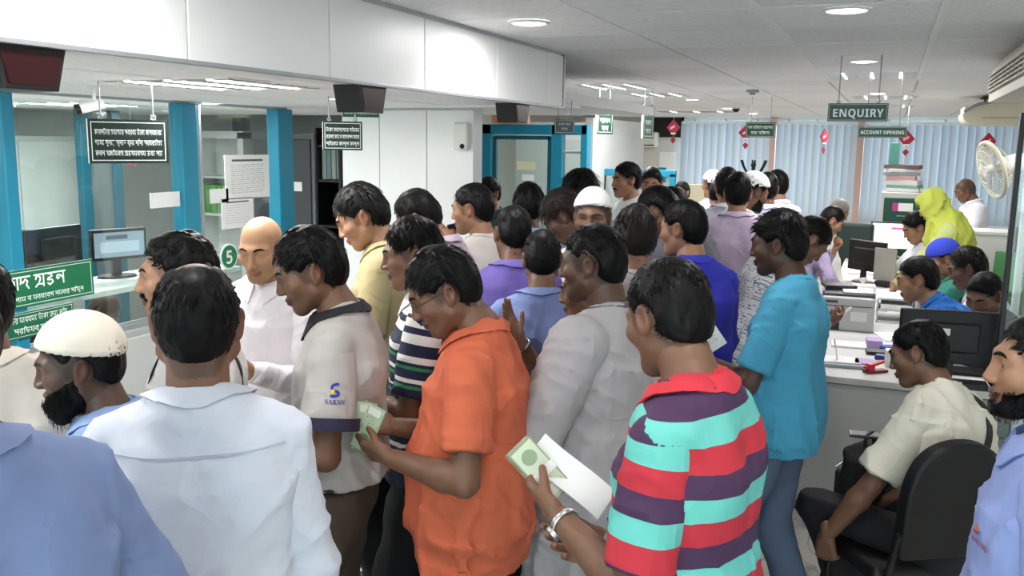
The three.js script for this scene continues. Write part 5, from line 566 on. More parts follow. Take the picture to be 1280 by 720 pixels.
  const T = [...trunk(e, 0.055), cone(u(-0.028, 1.445, -0.036), u(0.028, 1.445, -0.036), 0.047 + e, 0.047 + e, 0.03)], bag = o.bag || 0, M0 = sit ? Pm : U;
  T.push(etube(U, 1.3, Math.max(hem - 0.01, 0.93), [0.138 + b + e, 0.096 + b + e + belly * 0.4], [0.138 + b + e + bag, 0.108 + b + e + bag + belly * 0.7], 0.07, 2.2, [0, -0.004], [0, belly * 0.4]));
  if (!o.tuck && hem < 0.89) T.push(etube(sit ? Pm : U, 1.1, hem - 0.02, [0.132 + b + e + bag, 0.098 + b + e + bag + belly * 0.6], [0.162 + b + e + bag * 1.4 + (o.flare || 0), 0.124 + b + e + bag * 1.2 + belly * 0.4 + (o.flare || 0) * 0.8], 0.07, 2.2, [0, belly * 0.3], [0, belly * 0.2]));
  const SL = [], split = o.split ?? (o.lod !== 2);
  for (const a of arm) {
    const TT = split ? (SL[SL.length] = []) : T;
    const S0 = a.Sh.clone().lerp(u(0, 1.38, -0.012), 0.1), w = o.loose || 0;
    if (sl === 'long') { const wrEnd = a.Wr.clone().lerp(a.El, 0.04); TT.push(cone(S0, a.El, 0.051 + e + b * 0.4 + w, 0.045 + e * 0.8 + b * 0.2 + w, 0.04), cone(a.El, wrEnd, 0.045 + e * 0.8 + b * 0.2 + w, 0.034 + w, 0.012, true)); }
    else TT.push(cone(S0, a.end, 0.051 + e + b * 0.4, 0.053 + e + b * 0.25 + w, 0.04, true));
  }
  const nk = cone(u(0, 1.42, -0.008), u(0, 1.62, 0.01), o.neck || 0.049, 0.06), hemM = sit && !o.tuck ? Pm : U, hi = hemM.clone().invert().elements;
  const mods = [(x, y, z) => hem - (hi[1] * x + hi[5] * y + hi[9] * z + hi[13]) + (o.curve ? 0.03 * (Math.abs(hi[0] * x + hi[4] * y + hi[8] * z) / 0.17 - 0.5) : 0)]; if (!/shirt|polo/.test(o.collar || 'shirt')) mods.push({ sub: nk.f });
  if (o.vneck) mods.push({ sub: ell(U, [0, 1.41, 0.12], [0.028, 0.075, 0.06]).f });
  if (o.tuck) mods.push((x, y, z) => 0.985 - (Ui[1] * x + Ui[5] * y + Ui[9] * z + Ui[13]));
  const armD = (a, p) => { const d = a.El.clone().sub(a.Sh), t = clamp(p.clone().sub(a.Sh).dot(d) / d.lengthSq(), 0, 1), c1 = a.Sh.clone().addScaledVector(d, t), d1 = p.distanceTo(c1); const d2v = a.Wr.clone().sub(a.El), t2 = clamp(p.clone().sub(a.El).dot(d2v) / d2v.lengthSq(), 0, 1), d2 = p.distanceTo(a.El.clone().addScaledVector(d2v, t2)); return d1 < d2 ? [d1, t * 0.288, c1] : [d2, 0.288 + t2 * 0.258, a.El.clone().addScaledVector(d2v, t2)]; };
  const Uinv = U.clone().invert(), layUV = (cg, only) => {
    const cp = cg.attributes.position, uv = new Float32Array(cp.count * 2), q = V();
    for (let i = 0; i < cp.count; i++) {
      q.fromBufferAttribute(cp, i); let best = null; for (const a of arm) { const A = armD(a, q); if (!best || A[0] < best[0]) best = A.concat(a); }
      const l = q.clone().applyMatrix4(Uinv), inArm = only === 'sleeve' || only !== 'trunk' && (best[0] < 0.085 + e + b * 0.5 && Math.abs(l.x) > 0.14 + b + e * 0.6 && best[1] > 0.0 || best[1] > 0.2 && best[0] < 0.08);
      const rel = q.clone().sub(best[2]), up = inArm && best[1] < 0.001 ? Math.max(0, l.y - 1.386) : 0; uv[2 * i] = inArm ? rel.x * 0.8 + rel.z * 0.7 + 0.31 : l.x * 0.9 + l.z * 0.6; uv[2 * i + 1] = inArm ? 1.425 - best[1] + up : l.y;
    }
    cg.setAttribute('uv', new THREE.BufferAttribute(uv, 2)); return cg;
  };
  const cg = layUV(surface(T, Q.cloth, mods, folds(1), 0.03), split ? 'trunk' : '');
  const sm = clothMat(o.shirt || '#cccccc', o.tex), shirt = mesh(o.garment || 'shirt', cg, sm, root), sleeves = SL.map((t) => mesh('sleeve', layUV(surface(t, Q.cloth, [], folds(0.8), 0.03), 'sleeve'), sm, shirt)), cm = plainMat(o.collarc || o.shirt || '#cccccc');
  if (o.lod !== 2 || o.collar === 'shirt') collar(o, U, shirt, cm, T);
  if (o.cuff && sl !== 'long') for (const a of arm) { const d = a.El.clone().sub(a.Sh).normalize(), g = new THREE.CylinderGeometry(0.062 + e + b * 0.3 + (o.loose || 0), 0.062 + e + b * 0.3 + (o.loose || 0), 0.035, 28, 1, true); g.applyQuaternion(new THREE.Quaternion().setFromUnitVectors(V(0, -1, 0), d)).translate(...a.end.clone().addScaledVector(d, -0.012).toArray()); mesh('sleeve_band', g, mat('band' + o.cuff, () => std(o.cuff, 0.86, 0, { side: THREE.DoubleSide })), shirt); }
  if (sl === 'long' && o.lod !== 2) for (const a of arm) { const d = a.Wr.clone().sub(a.El).normalize(), w = o.loose || 0, g = new THREE.LatheGeometry([[0.03 + w, -0.012], [0.037 + w, -0.014], [0.041 + w, 0.02], [0.0425 + w, 0.055], [0.038 + w, 0.056], [0.032 + w, 0.02], [0.03 + w, -0.012]].map(([x, y]) => new THREE.Vector2(x, y)), 22); g.applyQuaternion(new THREE.Quaternion().setFromUnitVectors(V(0, -1, 0), d)).translate(...a.Wr.clone().addScaledVector(d, -0.01).toArray()); mesh('cuff', g, cm, shirt); }
  if (o.placket) { const pts = []; for (let i = 0; i < 6; i++) { const y = 1.36 - i * 0.07, z = surfZ(T, U, y, 0.0); pts.push(u(0, y, z + 0.002)); } pts.forEach((p) => { const b2 = new THREE.CylinderGeometry(0.0055, 0.0055, 0.003, 10).rotateX(PI / 2).translate(p.x, p.y, p.z); mesh('button', b2, std('#ece8e0', 0.4), shirt); }); }
  if (o.pocket) { const y = 1.28, z = surfZ(T, U, y, 0.075) + 0.001, p = u(0.075, y, z), g = box(0.1, 0.115, 0.006, 0, 0, 0, 0.002); g.rotateX(rad(o.lean || 0) - 0.12).rotateY(0.32).translate(p.x, p.y, p.z); mesh('pocket', g, cm, shirt); }
  // trousers, belt, shoes
  if (!o.noLegs) {
    const w = o.tw || 0, PP = [ell(Pm, [0, 0.945, -0.01], [0.158 + b, 0.13, 0.11 + b + belly * 0.2], 0.05)];
    for (const l of legs) PP.push(cone(l.hip, l.K, 0.089 + b * 0.5 + w, 0.072 + w, 0.03), cone(l.K, l.A.clone().add(V(0, sit ? 0.02 : 0, 0)), 0.072 + w, 0.062 + w, 0.02, true));
    const pg = surface(PP, Q.pants, [(x, y, z) => y - (!o.tuck && hem < 0.7 ? hem + 0.03 : !o.tuck && hem < 0.9 ? hem + 0.02 : 1.01) + drop], (x, y, z) => -0.010 * Math.max(0, 1 - 2 * Math.abs(noise(x * 7 + sd, y * 11 + wobble(y), z * 7))) ** 2 - 0.004 * noise(x * 22, y * 18, z * 22));
    mesh(o.lower || 'trousers', pg, plainMat(o.pants || '#0b0b0e'), root);
    if (o.tuck) mesh('belt', new THREE.TorusGeometry(0.155, 0.018, 8, 40).rotateX(PI / 2).scale(1.1 + b * 6, 1, 0.78 + b * 6 + belly * 3).translate(0, 0.995 - drop, -0.004), std('#120d0a', 0.45), root);
    for (const l of legs) { const A = l.A, sg = surface([cone(V(A.x, 0.055, A.z - 0.035), V(A.x, 0.045, A.z + 0.09), 0.04, 0.04, 0.02), cone(V(A.x, 0.035, A.z + 0.08), V(A.x * 1.1, 0.028, A.z + 0.185), 0.042, 0.03, 0.02), cone(V(A.x, 0.1, A.z), V(A.x, 0.05, A.z), 0.04, 0.045, 0.02)], o.sit && o.lod === 0 ? 0.008 : o.lod === 0 ? 0.012 : 0.02, [(x, y) => 0.004 - y, (x, y) => y - 0.115]); mesh('shoe', sg, std(o.shoe || '#0c0b0b', 0.45), root); }
  }
  root.userData.H = H; root.userData.U = U; root.userData.arms = arms; root.userData.T = T;
  return root;
}
const wobble = (y) => Math.sin(y * 9) * 0.8;
function surfZ(T, U, y, x) { for (let z = 0.3; z > 0; z -= 0.003) { const p = V(x, y, z).applyMatrix4(U); let d = 9; for (const t of T) d = sminf(d, t.f(p.x, p.y, p.z), t.k); if (d < 0) return z; } return 0.12; }
function collar(o, U, shirt, m, T) {
  const F = (p) => { let d = 9; for (const t of T) d = sminf(d, t.f(p.x, p.y, p.z), t.k); return d; }, up = V(0, 1, 0).transformDirection(U);
  const kind = o.collar || 'shirt', prof = { shirt: [[0.061, -0.03], [0.0605, 0.028], [0.0635, 0.034], [0.069, 0.031], [0.08, -0.012], [0.077, -0.015], [0.067, 0.012], [0.068, -0.03]], polo: [[0.06, -0.03], [0.06, 0.026], [0.064, 0.031], [0.071, 0.027], [0.085, -0.016], [0.081, -0.019], [0.068, 0.006], [0.068, -0.03]], crew: [[0.06, -0.014], [0.0595, 0.004], [0.064, 0.007], [0.072, -0.004], [0.076, -0.018], [0.066, -0.02]], band: [[0.061, -0.014], [0.06, 0.02], [0.064, 0.022], [0.069, -0.006], [0.075, -0.02], [0.066, -0.02]] }[kind]; if (!prof) return;
  const gap = kind === 'crew' ? 0 : kind === 'band' ? 0.14 : 0.3, N = 44, pos = [], idx = [], n = prof.length;
  for (let i = 0; i <= N; i++) {
    const t = i / N, a = mix(gap, 2 * PI - gap, t), c = Math.cos(a), s = Math.sin(a), fr = (c + 1) / 2, point = kind === 'crew' || kind === 'band' ? 0 : sstep(0.14, 0.0, Math.min(t, 1 - t));
    prof.forEach(([r, y], j) => { const fall = (kind === 'shirt' || kind === 'polo') && (j === 4 || j === 5) ? 1 : 0, R = r * (1 + 0.02 * Math.abs(s)) + (fall ? 0.004 * noise(a * 2, o.seed || 1, 3) : 0); const x = s * R * (1.04 + 0.05 * fall), z = c * R * (0.98) + 0.012 - 0.012, yy = 1.478 + y - fr * fr * 0.042 - (fall ? fr * 0.012 + point * 0.03 : 0) - 0.004 * Math.abs(s); const p = V(x * (1 + 0.12 * fr * (fall)), yy, z + fr * 0.02 + (fall ? point * 0.008 : 0) - 0.012).applyMatrix4(U); const gap2 = fall ? (j === 4 ? 0.009 : 0.005) : j === 6 || j === 3 ? 0.004 : -1; if (gap2 > 0) for (let q = 0; q < 14 && F(p) < gap2; q++) p.addScaledVector(up, 0.0035).add(V(x, 0, z).transformDirection(U).multiplyScalar(0.0012)); pos.push(p.x, p.y, p.z); });
  }
  const closed = kind === 'crew'; for (let i = 0; i < N; i++) for (let j = 0; j < n; j++) { const A = i * n + j, B = i * n + (j + 1) % n, C = A + n, D = B + n; idx.push(A, C, B, B, C, D); }
  if (!closed) for (const i of [0, N]) for (let j = 1; j < n - 1; j++) i ? idx.push(i * n, i * n + j, i * n + j + 1) : idx.push(0, j + 1, j);
  const g = new THREE.BufferGeometry(); g.setAttribute('position', new THREE.BufferAttribute(new Float32Array(pos), 3)); g.setIndex(idx); const g2 = g.toNonIndexed(); const out = toCreasedNormals(g2, 0.9); mesh('collar', out, m, shirt);
}
function placePerson(o) {                                   // o.top = where the crown of the head (hair included) is in the room; the stature follows from it
  const p = makePerson(o), H = p.userData.H, crown = V(0, 0.118 + (o.hair === 'none' || o.hair === 'fringe' ? 0.0 : HS[o.hair || 'short'].top * 0.9 + 0.002), -0.01).applyMatrix4(H); let top = crown.y; for (let a = 0; a < 12; a++) { const q = V(0, Math.cos(a / 11 * 2.4 - 1.2) * 0.128, Math.sin(a / 11 * 2.4 - 1.2) * 0.112).applyMatrix4(H); top = Math.max(top, q.y); }
  const k = o.k || o.top[1] / top, ctr = V(0, 0.03, -0.01).applyMatrix4(H).multiplyScalar(k), yaw = rad(o.yaw), c = Math.cos(yaw), s = Math.sin(yaw);
  p.scale.setScalar(k); p.rotation.y = yaw; p.position.set(o.top[0] - (ctr.x * c + ctr.z * s), o.base || 0, o.top[2] - (-ctr.x * s + ctr.z * c));
  p.name = numbered('person'); p.userData = { label: o.label, category: 'person', H, U: p.userData.U, arms: p.userData.arms, T: p.userData.T, k }; scene.add(p); p.updateMatrixWorld(true); if (globalThis.LOGP) console.log(o.label.slice(0, 40), 'k', k.toFixed(3), 'pos', p.position.toArray().map((v) => v.toFixed(2)).join(','));
  return p;
}
// where each crown is in the room (metres), which way each body turns (degrees), and what sets each apart
const PEOPLE = [
  {top: [-1.098,1.83,-0.732], yaw: -99, lod: 0, label: "washed blue shirt back and shoulder of a person cut off by the lower left corner", hair: "short", skin: "#72503c", shirt: "#6f7fa6", collar: "shirt", sleeve: "long", L: "hold", R: {b: "hold", w: [0.2,1.1,0.2]}, seed: 1, bulk: 0.015, tuck: 1},
  {top: [-2.013,1.668,-1.483], yaw: -101, lod: 0, label: "person in a cream shirt at the left edge with only dark back hair showing", hair: "thick", skin: "#72503c", shirt: "#d8cfc1", collar: "shirt", sleeve: "long", L: "hold", R: "hold", seed: 2, bulk: 0.02, hem: 0.8},
  {top: [-1.648,1.557,-1.457], yaw: -63, lod: 0, label: "bearded person in a white knitted prayer cap and denim blue shirt, looking left", hair: "short", cap: "prayer", capc: "#dbd2c2", beard: "full", skin: "#543a2c", shirt: "#7f97bf", collar: "shirt", sleeve: "long", head: [10,14,0], L: "hold", R: "hold", seed: 3, face: "d", hem: 0.8},
  {top: [-1.205,1.723,-1.337], yaw: -144, lod: 0, label: "person with thinning crown in a pale blue-white long-sleeved shirt, back turned, in front", hair: "thin", skin: "#72503c", shirt: "#c8cbd6", collar: "shirt", sleeve: "long", head: [6,2,0], L: {b: "hold", w: [0.12,1.12,0.28]}, R: {b: "hold", w: [0.1,1.05,0.25]}, seed: 4, bulk: 0, bag: 0.01, tuck: 1, face: "b", yoke: 1},
  {top: [-1.754,1.704,-1.892], yaw: -55, lod: 0, label: "curly-haired moustached person in profile behind the pale blue-white back, with shoulder strap", hair: "curly", moustache: 1, stubble: 0.7, skin: "#9a7156", shirt: "#d6d2cf", collar: "shirt", sleeve: "long", head: [2,4,0], L: "hold", R: {b: "hold", w: [0.03,1.16,0.3]}, seed: 5, face: "b", hem: 0.8},
  {top: [-2.067,1.681,-2.636], yaw: 6, lod: 0, label: "bald person in a white shirt looking down towards the queue beside the round number sign", hair: "none", skin: "#aa805f", shirt: "#d9d5da", collar: "shirt", sleeve: "long", head: [14,8,0], L: {b: "hold", w: [0.1,1.2,0.3]}, R: {b: "hold", w: [0.1,1.12,0.28]}, seed: 6, face: "d", stubble: 0.35, placket: 1, hem: 0.8},
  {top: [-1.512,1.707,-2.14], yaw: -65, lod: 0, label: "person in a pale grey polo shirt with dark collar and sleeve logo, head bent", hair: "thick", skin: "#72503c", shirt: "#b3aeaa", collarc: "#1d1b24", collar: "polo", cuff: "#2a2440", head: [20,12,0], L: {b: "hold", w: [0.14,1.1,0.24], e: [0.5,-0.35,-1]}, R: {b: "hold", w: [0.06,1.13,0.24]}, sleeve: 0.72, loose: 0.012, seed: 7, face: "d", stubble: 0.6, pants: "#4a3d31", tuck: 1, bag: 0.012, step: 0.5},
  {top: [-1.939,1.776,-3.093], yaw: -73, lod: 1, label: "tall person in a khaki shirt bending his head beside the counter glass", hair: "thick", skin: "#9a7156", shirt: "#a4976f", collar: "shirt", head: [28,12,0], L: "hold", R: "hold", seed: 8, face: "d", hem: 0.82},
  {top: [-1.916,1.74,-3.511], yaw: -89, lod: 1, label: "person in a pinkish lavender shirt with bowed head in front of the white wall", hair: "short", skin: "#9a7156", shirt: "#bdaabb", collar: "shirt", head: [30,10,-8], L: "hold", R: "hold", seed: 9, hem: 0.82, sleeve: "long"},
  {top: [-1.444,1.708,-2.63], yaw: -69, lod: 0, label: "person in a white shirt with navy and green stripes, profile to the left", hair: "side", skin: "#72503c", shirt: "#e4e2de", tex: "navy", split: 1, collar: "polo", collarc: "#e4e2de", head: [10,8,0], L: "hold", R: "hold", seed: 10, face: "b", hem: 0.84},
  {top: [-1.113,1.664,-2.183], yaw: -73, lod: 0, label: "person in an orange polo shirt with glasses counting banknotes", hair: "thick", skin: "#72503c", shirt: "#c56040", collar: "polo", glasses: 1, head: [28,14,0], L: {b: "hold", w: [0.14,1.13,0.215], e: [0.6,-0.4,-0.9]}, R: {b: "hold", w: [0.02,1.17,0.25], e: [0.5,-0.4,-0.9]}, sleeve: 0.72, seed: 11, face: "e", stubble: 0.4, bulk: 0.012, belly: 0.035, hem: 0.79, pants: "#1d1814"},
  {top: [-1.818,1.761,-3.897], yaw: -115, lod: 1, label: "person in an off-white T-shirt with cropped hair, hand held to his chin", hair: "buzz", skin: "#9a7156", shirt: "#d6cfc9", collar: "crew", head: [8,28,0], L: "chin", R: "hold", seed: 12, stubble: 0.5},
  {top: [-2.65,1.711,-5.935], yaw: -16, lod: 2, label: "person in a dark teal shirt before the left jamb of the teal door frame", hair: "side", skin: "#9a7156", shirt: "#20474f", collar: "shirt", head: [8,4,0], L: "hold", R: "hold", seed: 13, moustache: 1, eyes: 1, brows: 1},
  {top: [-1.725,1.751,-4.372], yaw: -148, lod: 1, label: "black-haired person in a light blue shirt, back turned, before the glass door", hair: "thick", skin: "#72503c", shirt: "#9fb4d6", collar: "shirt", head: [10,-10,0], L: "hold", R: "hold", seed: 14},
  {top: [-1.433,1.695,-3.465], yaw: -146, lod: 1, label: "close-cropped person in a purple shirt seen from behind", hair: "buzz", skin: "#72503c", shirt: "#6c5da9", collar: "shirt", head: [10,4,4], L: "hold", R: "hold", seed: 15},
  {top: [-1.195,1.63,-3.183], yaw: -157, lod: 1, label: "person in a chambray blue shirt seen from behind between purple shirt and grey robe", hair: "buzz", skin: "#72503c", shirt: "#7a89bb", collar: "shirt", head: [10,-2,0], L: "hold", R: "hold", seed: 16, bulk: 0.01},
  {top: [-0.922,1.569,-2.907], yaw: -74, lod: 1, label: "navy-shirted person almost hidden behind the grey robe, one palm raised", hair: "short", skin: "#72503c", shirt: "#1d2442", collar: "crew", head: [8,0,0], sleeve: "short", L: {b: "hold", w: [0.1,1.24,0.36], e: [0.8,-0.8,-0.2]}, R: {b: "raise", w: [0.02,1.4,0.3], e: [0.5,-1,-0.2], p: [-0.3,0.1,-0.9], d: [-0.05,0.9,0.45]}, seed: 17},
  {top: [-0.8,1.718,-2.579], yaw: -105, lod: 0, label: "large person in a pale grey loose robe with dark neck piping", hair: "buzz", skin: "#543a2c", shirt: "#aaa5a6", collar: "band", collarc: "#57505a", sleeve: "long", loose: 0.018, head: [6,14,0], L: {b: "low", w: [0.16,0.98,0.22], e: [0.9,-0.4,-0.4]}, R: {b: "low", w: [0.1,1,0.24]}, seed: 18, bulk: 0.025, belly: 0.035, hem: 0.42, flare: 0.05, bag: 0.015, garment: "robe", pants: "#b9b4bb", face: "b", stubble: 0.5},
  {top: [-1.2,1.754,-3.816], yaw: 9, lod: 1, label: "older person in a white prayer cap facing us with lowered eyelids", hair: "short", hairc: "#4a4642", cap: "prayer", capc: "#efece6", skin: "#72503c", shirt: "#d8d4cf", collar: "shirt", head: [4,0,0], L: "hold", R: "hold", seed: 19, face: "f", stubble: 0.5, brows: 1},
  {top: [-1.445,1.723,-4.103], yaw: -91, lod: 1, label: "brown-haired person bowing his head beside the white prayer cap", hair: "floppy", hairc: "#241c18", skin: "#543a2c", shirt: "#d6d9de", collar: "shirt", head: [38,10,0], L: "hold", R: "hold", seed: 20},
  {top: [-1.565,1.813,-4.749], yaw: -142, lod: 1, label: "person with tousled black hair in front of the teal door frame", hair: "tousled", skin: "#72503c", shirt: "#8fa8ab", collar: "shirt", head: [16,20,0], L: "hold", R: "hold", seed: 21},
  {top: [-1.723,1.833,-6.268], yaw: -47, lod: 2, label: "moustached person in a white shirt looking left near the teal counter", hair: "side", skin: "#9a7156", shirt: "#eef0f3", collar: "shirt", head: [4,0,0], L: "hold", R: "hold", seed: 22, moustache: 1, eyes: 1, brows: 1},
  {top: [-1.655,1.787,-6.699], yaw: 10, lod: 2, label: "person with glasses and a white shirt facing us in front of the grey wall", hair: "thick", skin: "#9a7156", shirt: "#e8e9ee", collar: "shirt", glasses: 1, head: [6,0,0], L: "hold", R: "hold", seed: 23, eyes: 1, brows: 1},
  {top: [-0.87,1.729,-3.308], yaw: -153, lod: 1, label: "person in a mauve-grey shirt with full dark hair behind the grey robe", hair: "thick", hairc: "#171310", skin: "#72503c", shirt: "#94898a", collar: "crew", head: [12,-4,0], L: "hold", R: "hold", seed: 24},
  {top: [-1.026,1.752,-4.279], yaw: -112, lod: 2, label: "person bowing so low that only black hair shows behind the mauve-grey shirt", hair: "short", skin: "#72503c", shirt: "#6d6f7a", collar: "shirt", head: [40,10,0], L: "hold", R: "hold", seed: 25},
  {top: [-1.087,1.722,-4.88], yaw: -137, lod: 2, label: "black-haired person squeezed between a bowing head and the royal blue shirt", hair: "thick", skin: "#72503c", shirt: "#4c5566", collar: "shirt", head: [20,0,0], L: "hold", R: "hold", seed: 26},
  {top: [-0.773,1.732,-3.72], yaw: -138, lod: 1, label: "person in a royal blue shirt with face turned to the left", hair: "short", skin: "#9a7156", shirt: "#272ba0", collar: "shirt", sleeve: "long", head: [6,32,0], L: "hold", R: "hold", seed: 27, bulk: 0.01, face: "c"},
  {top: [-0.853,1.796,-5.636], yaw: -169, lod: 1, label: "tall person in a lavender long-sleeved shirt tucked into dark trousers, seen from behind", hair: "side", skin: "#9a7156", shirt: "#c0adc6", collar: "shirt", sleeve: "long", head: [4,-4,0], L: "hold", R: "hold", seed: 28, tuck: 1},
  {top: [-1.869,1.604,-8.804], yaw: -18, lod: 2, label: "small distant person facing us before the blinds, left of the white caps", hair: "short", skin: "#9a7156", shirt: "#584d60", collar: "shirt", seed: 29, eyes: 1, brows: 1},
  {top: [-1.407,1.737,-7.875], yaw: -140, lod: 2, label: "distant person in a white cap and white shirt seen from behind before the blinds", hair: "short", cap: "prayer", capc: "#f3f2ee", skin: "#9a7156", shirt: "#e9edf2", collar: "shirt", seed: 30, L: "hold", R: "hold"},
  {top: [-1.222,1.692,-7.096], yaw: -150, lod: 2, label: "person in a bright violet shirt half hidden left of the lavender back", hair: "short", skin: "#9a7156", shirt: "#5f4cc0", collar: "shirt", head: [20,-20,0], seed: 31, L: "hold", R: "hold"},
  {top: [-1.032,1.808,-6.316], yaw: -161, lod: 2, label: "black-haired person peeking above the lavender shirted head", hair: "thick", skin: "#9a7156", shirt: "#c9ccd6", collar: "shirt", seed: 32, L: "hold", R: "hold"},
  {top: [-0.817,1.777,-6.045], yaw: -232, lod: 2, label: "person in a white prayer cap just right of the lavender back", hair: "short", cap: "prayer", capc: "#f0efea", skin: "#72503c", shirt: "#e6e6e6", collar: "shirt", head: [20,0,0], beard: "short", seed: 33, L: "hold", R: "hold"},
  {top: [-0.818,1.771,-6.751], yaw: -168, lod: 2, label: "crew-cut person in a pale violet shirt, back turned below the coat stand", hair: "buzz", skin: "#72503c", shirt: "#d4cfe6", collar: "shirt", seed: 34, L: "hold", R: "hold"},
  {top: [-0.82,1.775,-7.354], yaw: -124, lod: 2, label: "person in a bright white shirt half hidden by the pale violet back", hair: "short", skin: "#9a7156", shirt: "#f0f1f4", collar: "shirt", seed: 35, L: "hold", R: "hold", bulk: 0.02},
  {top: [-0.357,1.727,-3.431], yaw: -99, lod: 0, label: "dark-skinned person in a teal blue T-shirt and faded jeans", hair: "quiff", skin: "#4f3122", shirt: "#4093b3", collar: "crew", head: [8,2,0], L: {b: "hold", w: [0.1,1.16,0.3]}, R: {b: "hold", w: [0.16,1.06,0.22], e: [0.6,-0.8,-0.7]}, seed: 36, stubble: 0.9, pants: "#4d5b72", hem: 0.84, step: 0.6, face: "c"},
  {top: [-0.327,1.616,-4.588], yaw: -246, lod: 1, label: "person in a patterned shirt bent over papers behind the teal T-shirt", hair: "short", skin: "#72503c", shirt: "#b9bcc4", tex: "check", collar: "shirt", sleeve: "long", lean: 18, head: [32,0,0], L: {b: "desk", w: [0.02,1.2,0.3], h: "fist", d: [0,0.8,0.5]}, R: {b: "hold", w: [0.06,1.22,0.3]}, seed: 37},
  {top: [-0.401,1.724,-1.806], yaw: -101, lod: 0, label: "person in a red, aqua and purple striped polo shirt holding notes and a white slip", hair: "buzz", skin: "#72503c", shirt: "#d83a45", tex: "stripe", split: 1, collar: "polo", collarc: "#c92f3c", head: [20,-28,0], L: {b: "hold", w: [0.1,1.17,0.235], e: [0.4,-0.7,-0.7]}, R: {b: "hold", w: [0.06,1.06,0.2], e: [0.4,-0.3,-1]}, seed: 38, bulk: 0.005, hem: 0.84, face: "c", stubble: 0.4},
  {top: [-0.38,1.51,-7.19], yaw: -252, lod: 2, label: "person in a lilac shirt leaning over the desk with a hand at the chin", hair: "short", skin: "#9a7156", shirt: "#b6a6c2", tex: "check2", collar: "shirt", sleeve: "long", lean: 22, head: [12,0,0], L: "chin", R: {b: "desk", w: [0.1,1.08,0.38]}, seed: 39, eyes: 1, brows: 1},
  {top: [-0.395,1.501,-8.391], yaw: -247, lod: 2, label: "grey-haired person in a white shirt beside the dark office chair", hair: "short", hairc: "#8d8880", skin: "#9a7156", shirt: "#e9e6e2", collar: "shirt", sleeve: "long", lean: 28, L: "desk", R: "desk", seed: 40},
  {top: [0.297,1.638,-7.494], yaw: 270, lod: 1, label: "standing person in a lime green headscarf leaning over the desk", hijab: "#b4be4c", hair: "none", skin: "#9a7156", shirt: "#b9c17a", collar: "none", sleeve: "long", loose: 0.012, lean: 14, head: [16,0,0], L: {b: "desk", w: [0.1,1.05,0.4]}, R: {b: "desk", w: [0.08,1.08,0.38]}, seed: 41, hem: 0.5, flare: 0.05, bag: 0.01, garment: "tunic", eyes: 1, face: "c"},
  {top: [0.224,1.415,-8.397], yaw: 290, sit: 1, drop: 0.42, lod: 2, label: "dark-haired person in a white shirt bending over the desk behind the lime headscarf", hair: "thick", skin: "#9a7156", shirt: "#dfe2e6", collar: "shirt", head: [28,0,0], L: "desk", R: "desk", seed: 42, brows: 1},
  {top: [0.692,1.656,-10.176], yaw: 284, lod: 2, label: "balding person in a white shirt standing at the far end by the blinds", hair: "fringe", hairc: "#4b423c", skin: "#72503c", shirt: "#e4e6ee", collar: "shirt", sleeve: "long", head: [26,0,0], L: "hold", R: "hold", seed: 43, brows: 1, bulk: 0.015},
  {top: [0.375,1.331,-6.89], yaw: 259, sit: 1, drop: 0.5, lod: 1, label: "seated person in a bright blue peaked cap and green shirt", hair: "short", cap: "ball", capc: "#2b3cb5", skin: "#9a7156", shirt: "#2e7a68", collar: "polo", head: [20,22,0], L: "desk", R: "desk", seed: 44, hem: 0.8},
  {top: [0.192,1.324,-5.797], yaw: 262, sit: 1, drop: 0.47, lod: 1, label: "seated clerk in a bright blue shirt working at the desk", hair: "short", skin: "#9a7156", shirt: "#1c69bd", collar: "shirt", sleeve: "long", head: [-20,6,0], lean: 36, L: {b: "desk", w: [0.1,1.02,0.42]}, R: {b: "desk", w: [0.04,1,0.44]}, seed: 45, stubble: 0.5, hem: 0.8},
  {top: [0.5,1.329,-6.481], yaw: 260, sit: 1, drop: 0.54, lod: 1, label: "seated clerk in a white shirt and dark tie behind the bright blue shirt", hair: "side", skin: "#543a2c", shirt: "#e8e8ea", collar: "shirt", sleeve: "long", head: [12,6,0], lean: 8, L: "desk", R: "desk", seed: 46, tie: 1, hem: 0.8},
  {top: [0.516,1.291,-5.476], yaw: 325, sit: 1, drop: 0.5, lod: 1, label: "person in a black patterned shirt looking down behind the dark monitor", hair: "short", skin: "#72503c", shirt: "#26272c", tex: "dark", collar: "shirt", head: [26,0,0], L: "desk", R: "desk", seed: 47, hem: 0.8, face: "d"},
  {top: [0.149,1.296,-3.747], yaw: 240, sit: 1, lod: 0, label: "seated person in a cream T-shirt holding a black stick, leaning on a black chair", hair: "buzz", skin: "#72503c", shirt: "#e3dccb", tex: "cream", collar: "crew", head: [6,14,0], lean: 16, side: 6, L: {b: "hang", w: [0.27,0.95,0.36], e: [0.6,-0.3,-0.8], h: "grip", d: [-0.15,-1,0.25]}, R: {b: "hold", w: [0.06,1.04,0.34]}, seed: 48, tuck: 1, pants: "#17171b", face: "c", foot: 0.22},
  {top: [0.313,1.65,-1.975], yaw: 263, lod: 0, label: "bearded person in a light blue shirt with a chest emblem at the right edge", hair: "short", beard: "short", stubble: 1, skin: "#9a7156", shirt: "#8a99cc", collar: "shirt", sleeve: "long", head: [0,8,0], L: "hang", R: "hang", seed: 49, hem: 0.8, face: "a", placket: 1},
  {top: [-4.17,1.053,-3.886], yaw: -245, sit: 1, lod: 1, label: "greying teller bending down behind the counter glass under the monitors", hair: "fringe", hairc: "#4d4640", skin: "#72503c", shirt: "#c9c6c2", collar: "shirt", head: [26,0,0], lean: 14, L: "desk", R: "desk", seed: 50, brows: 1},
];
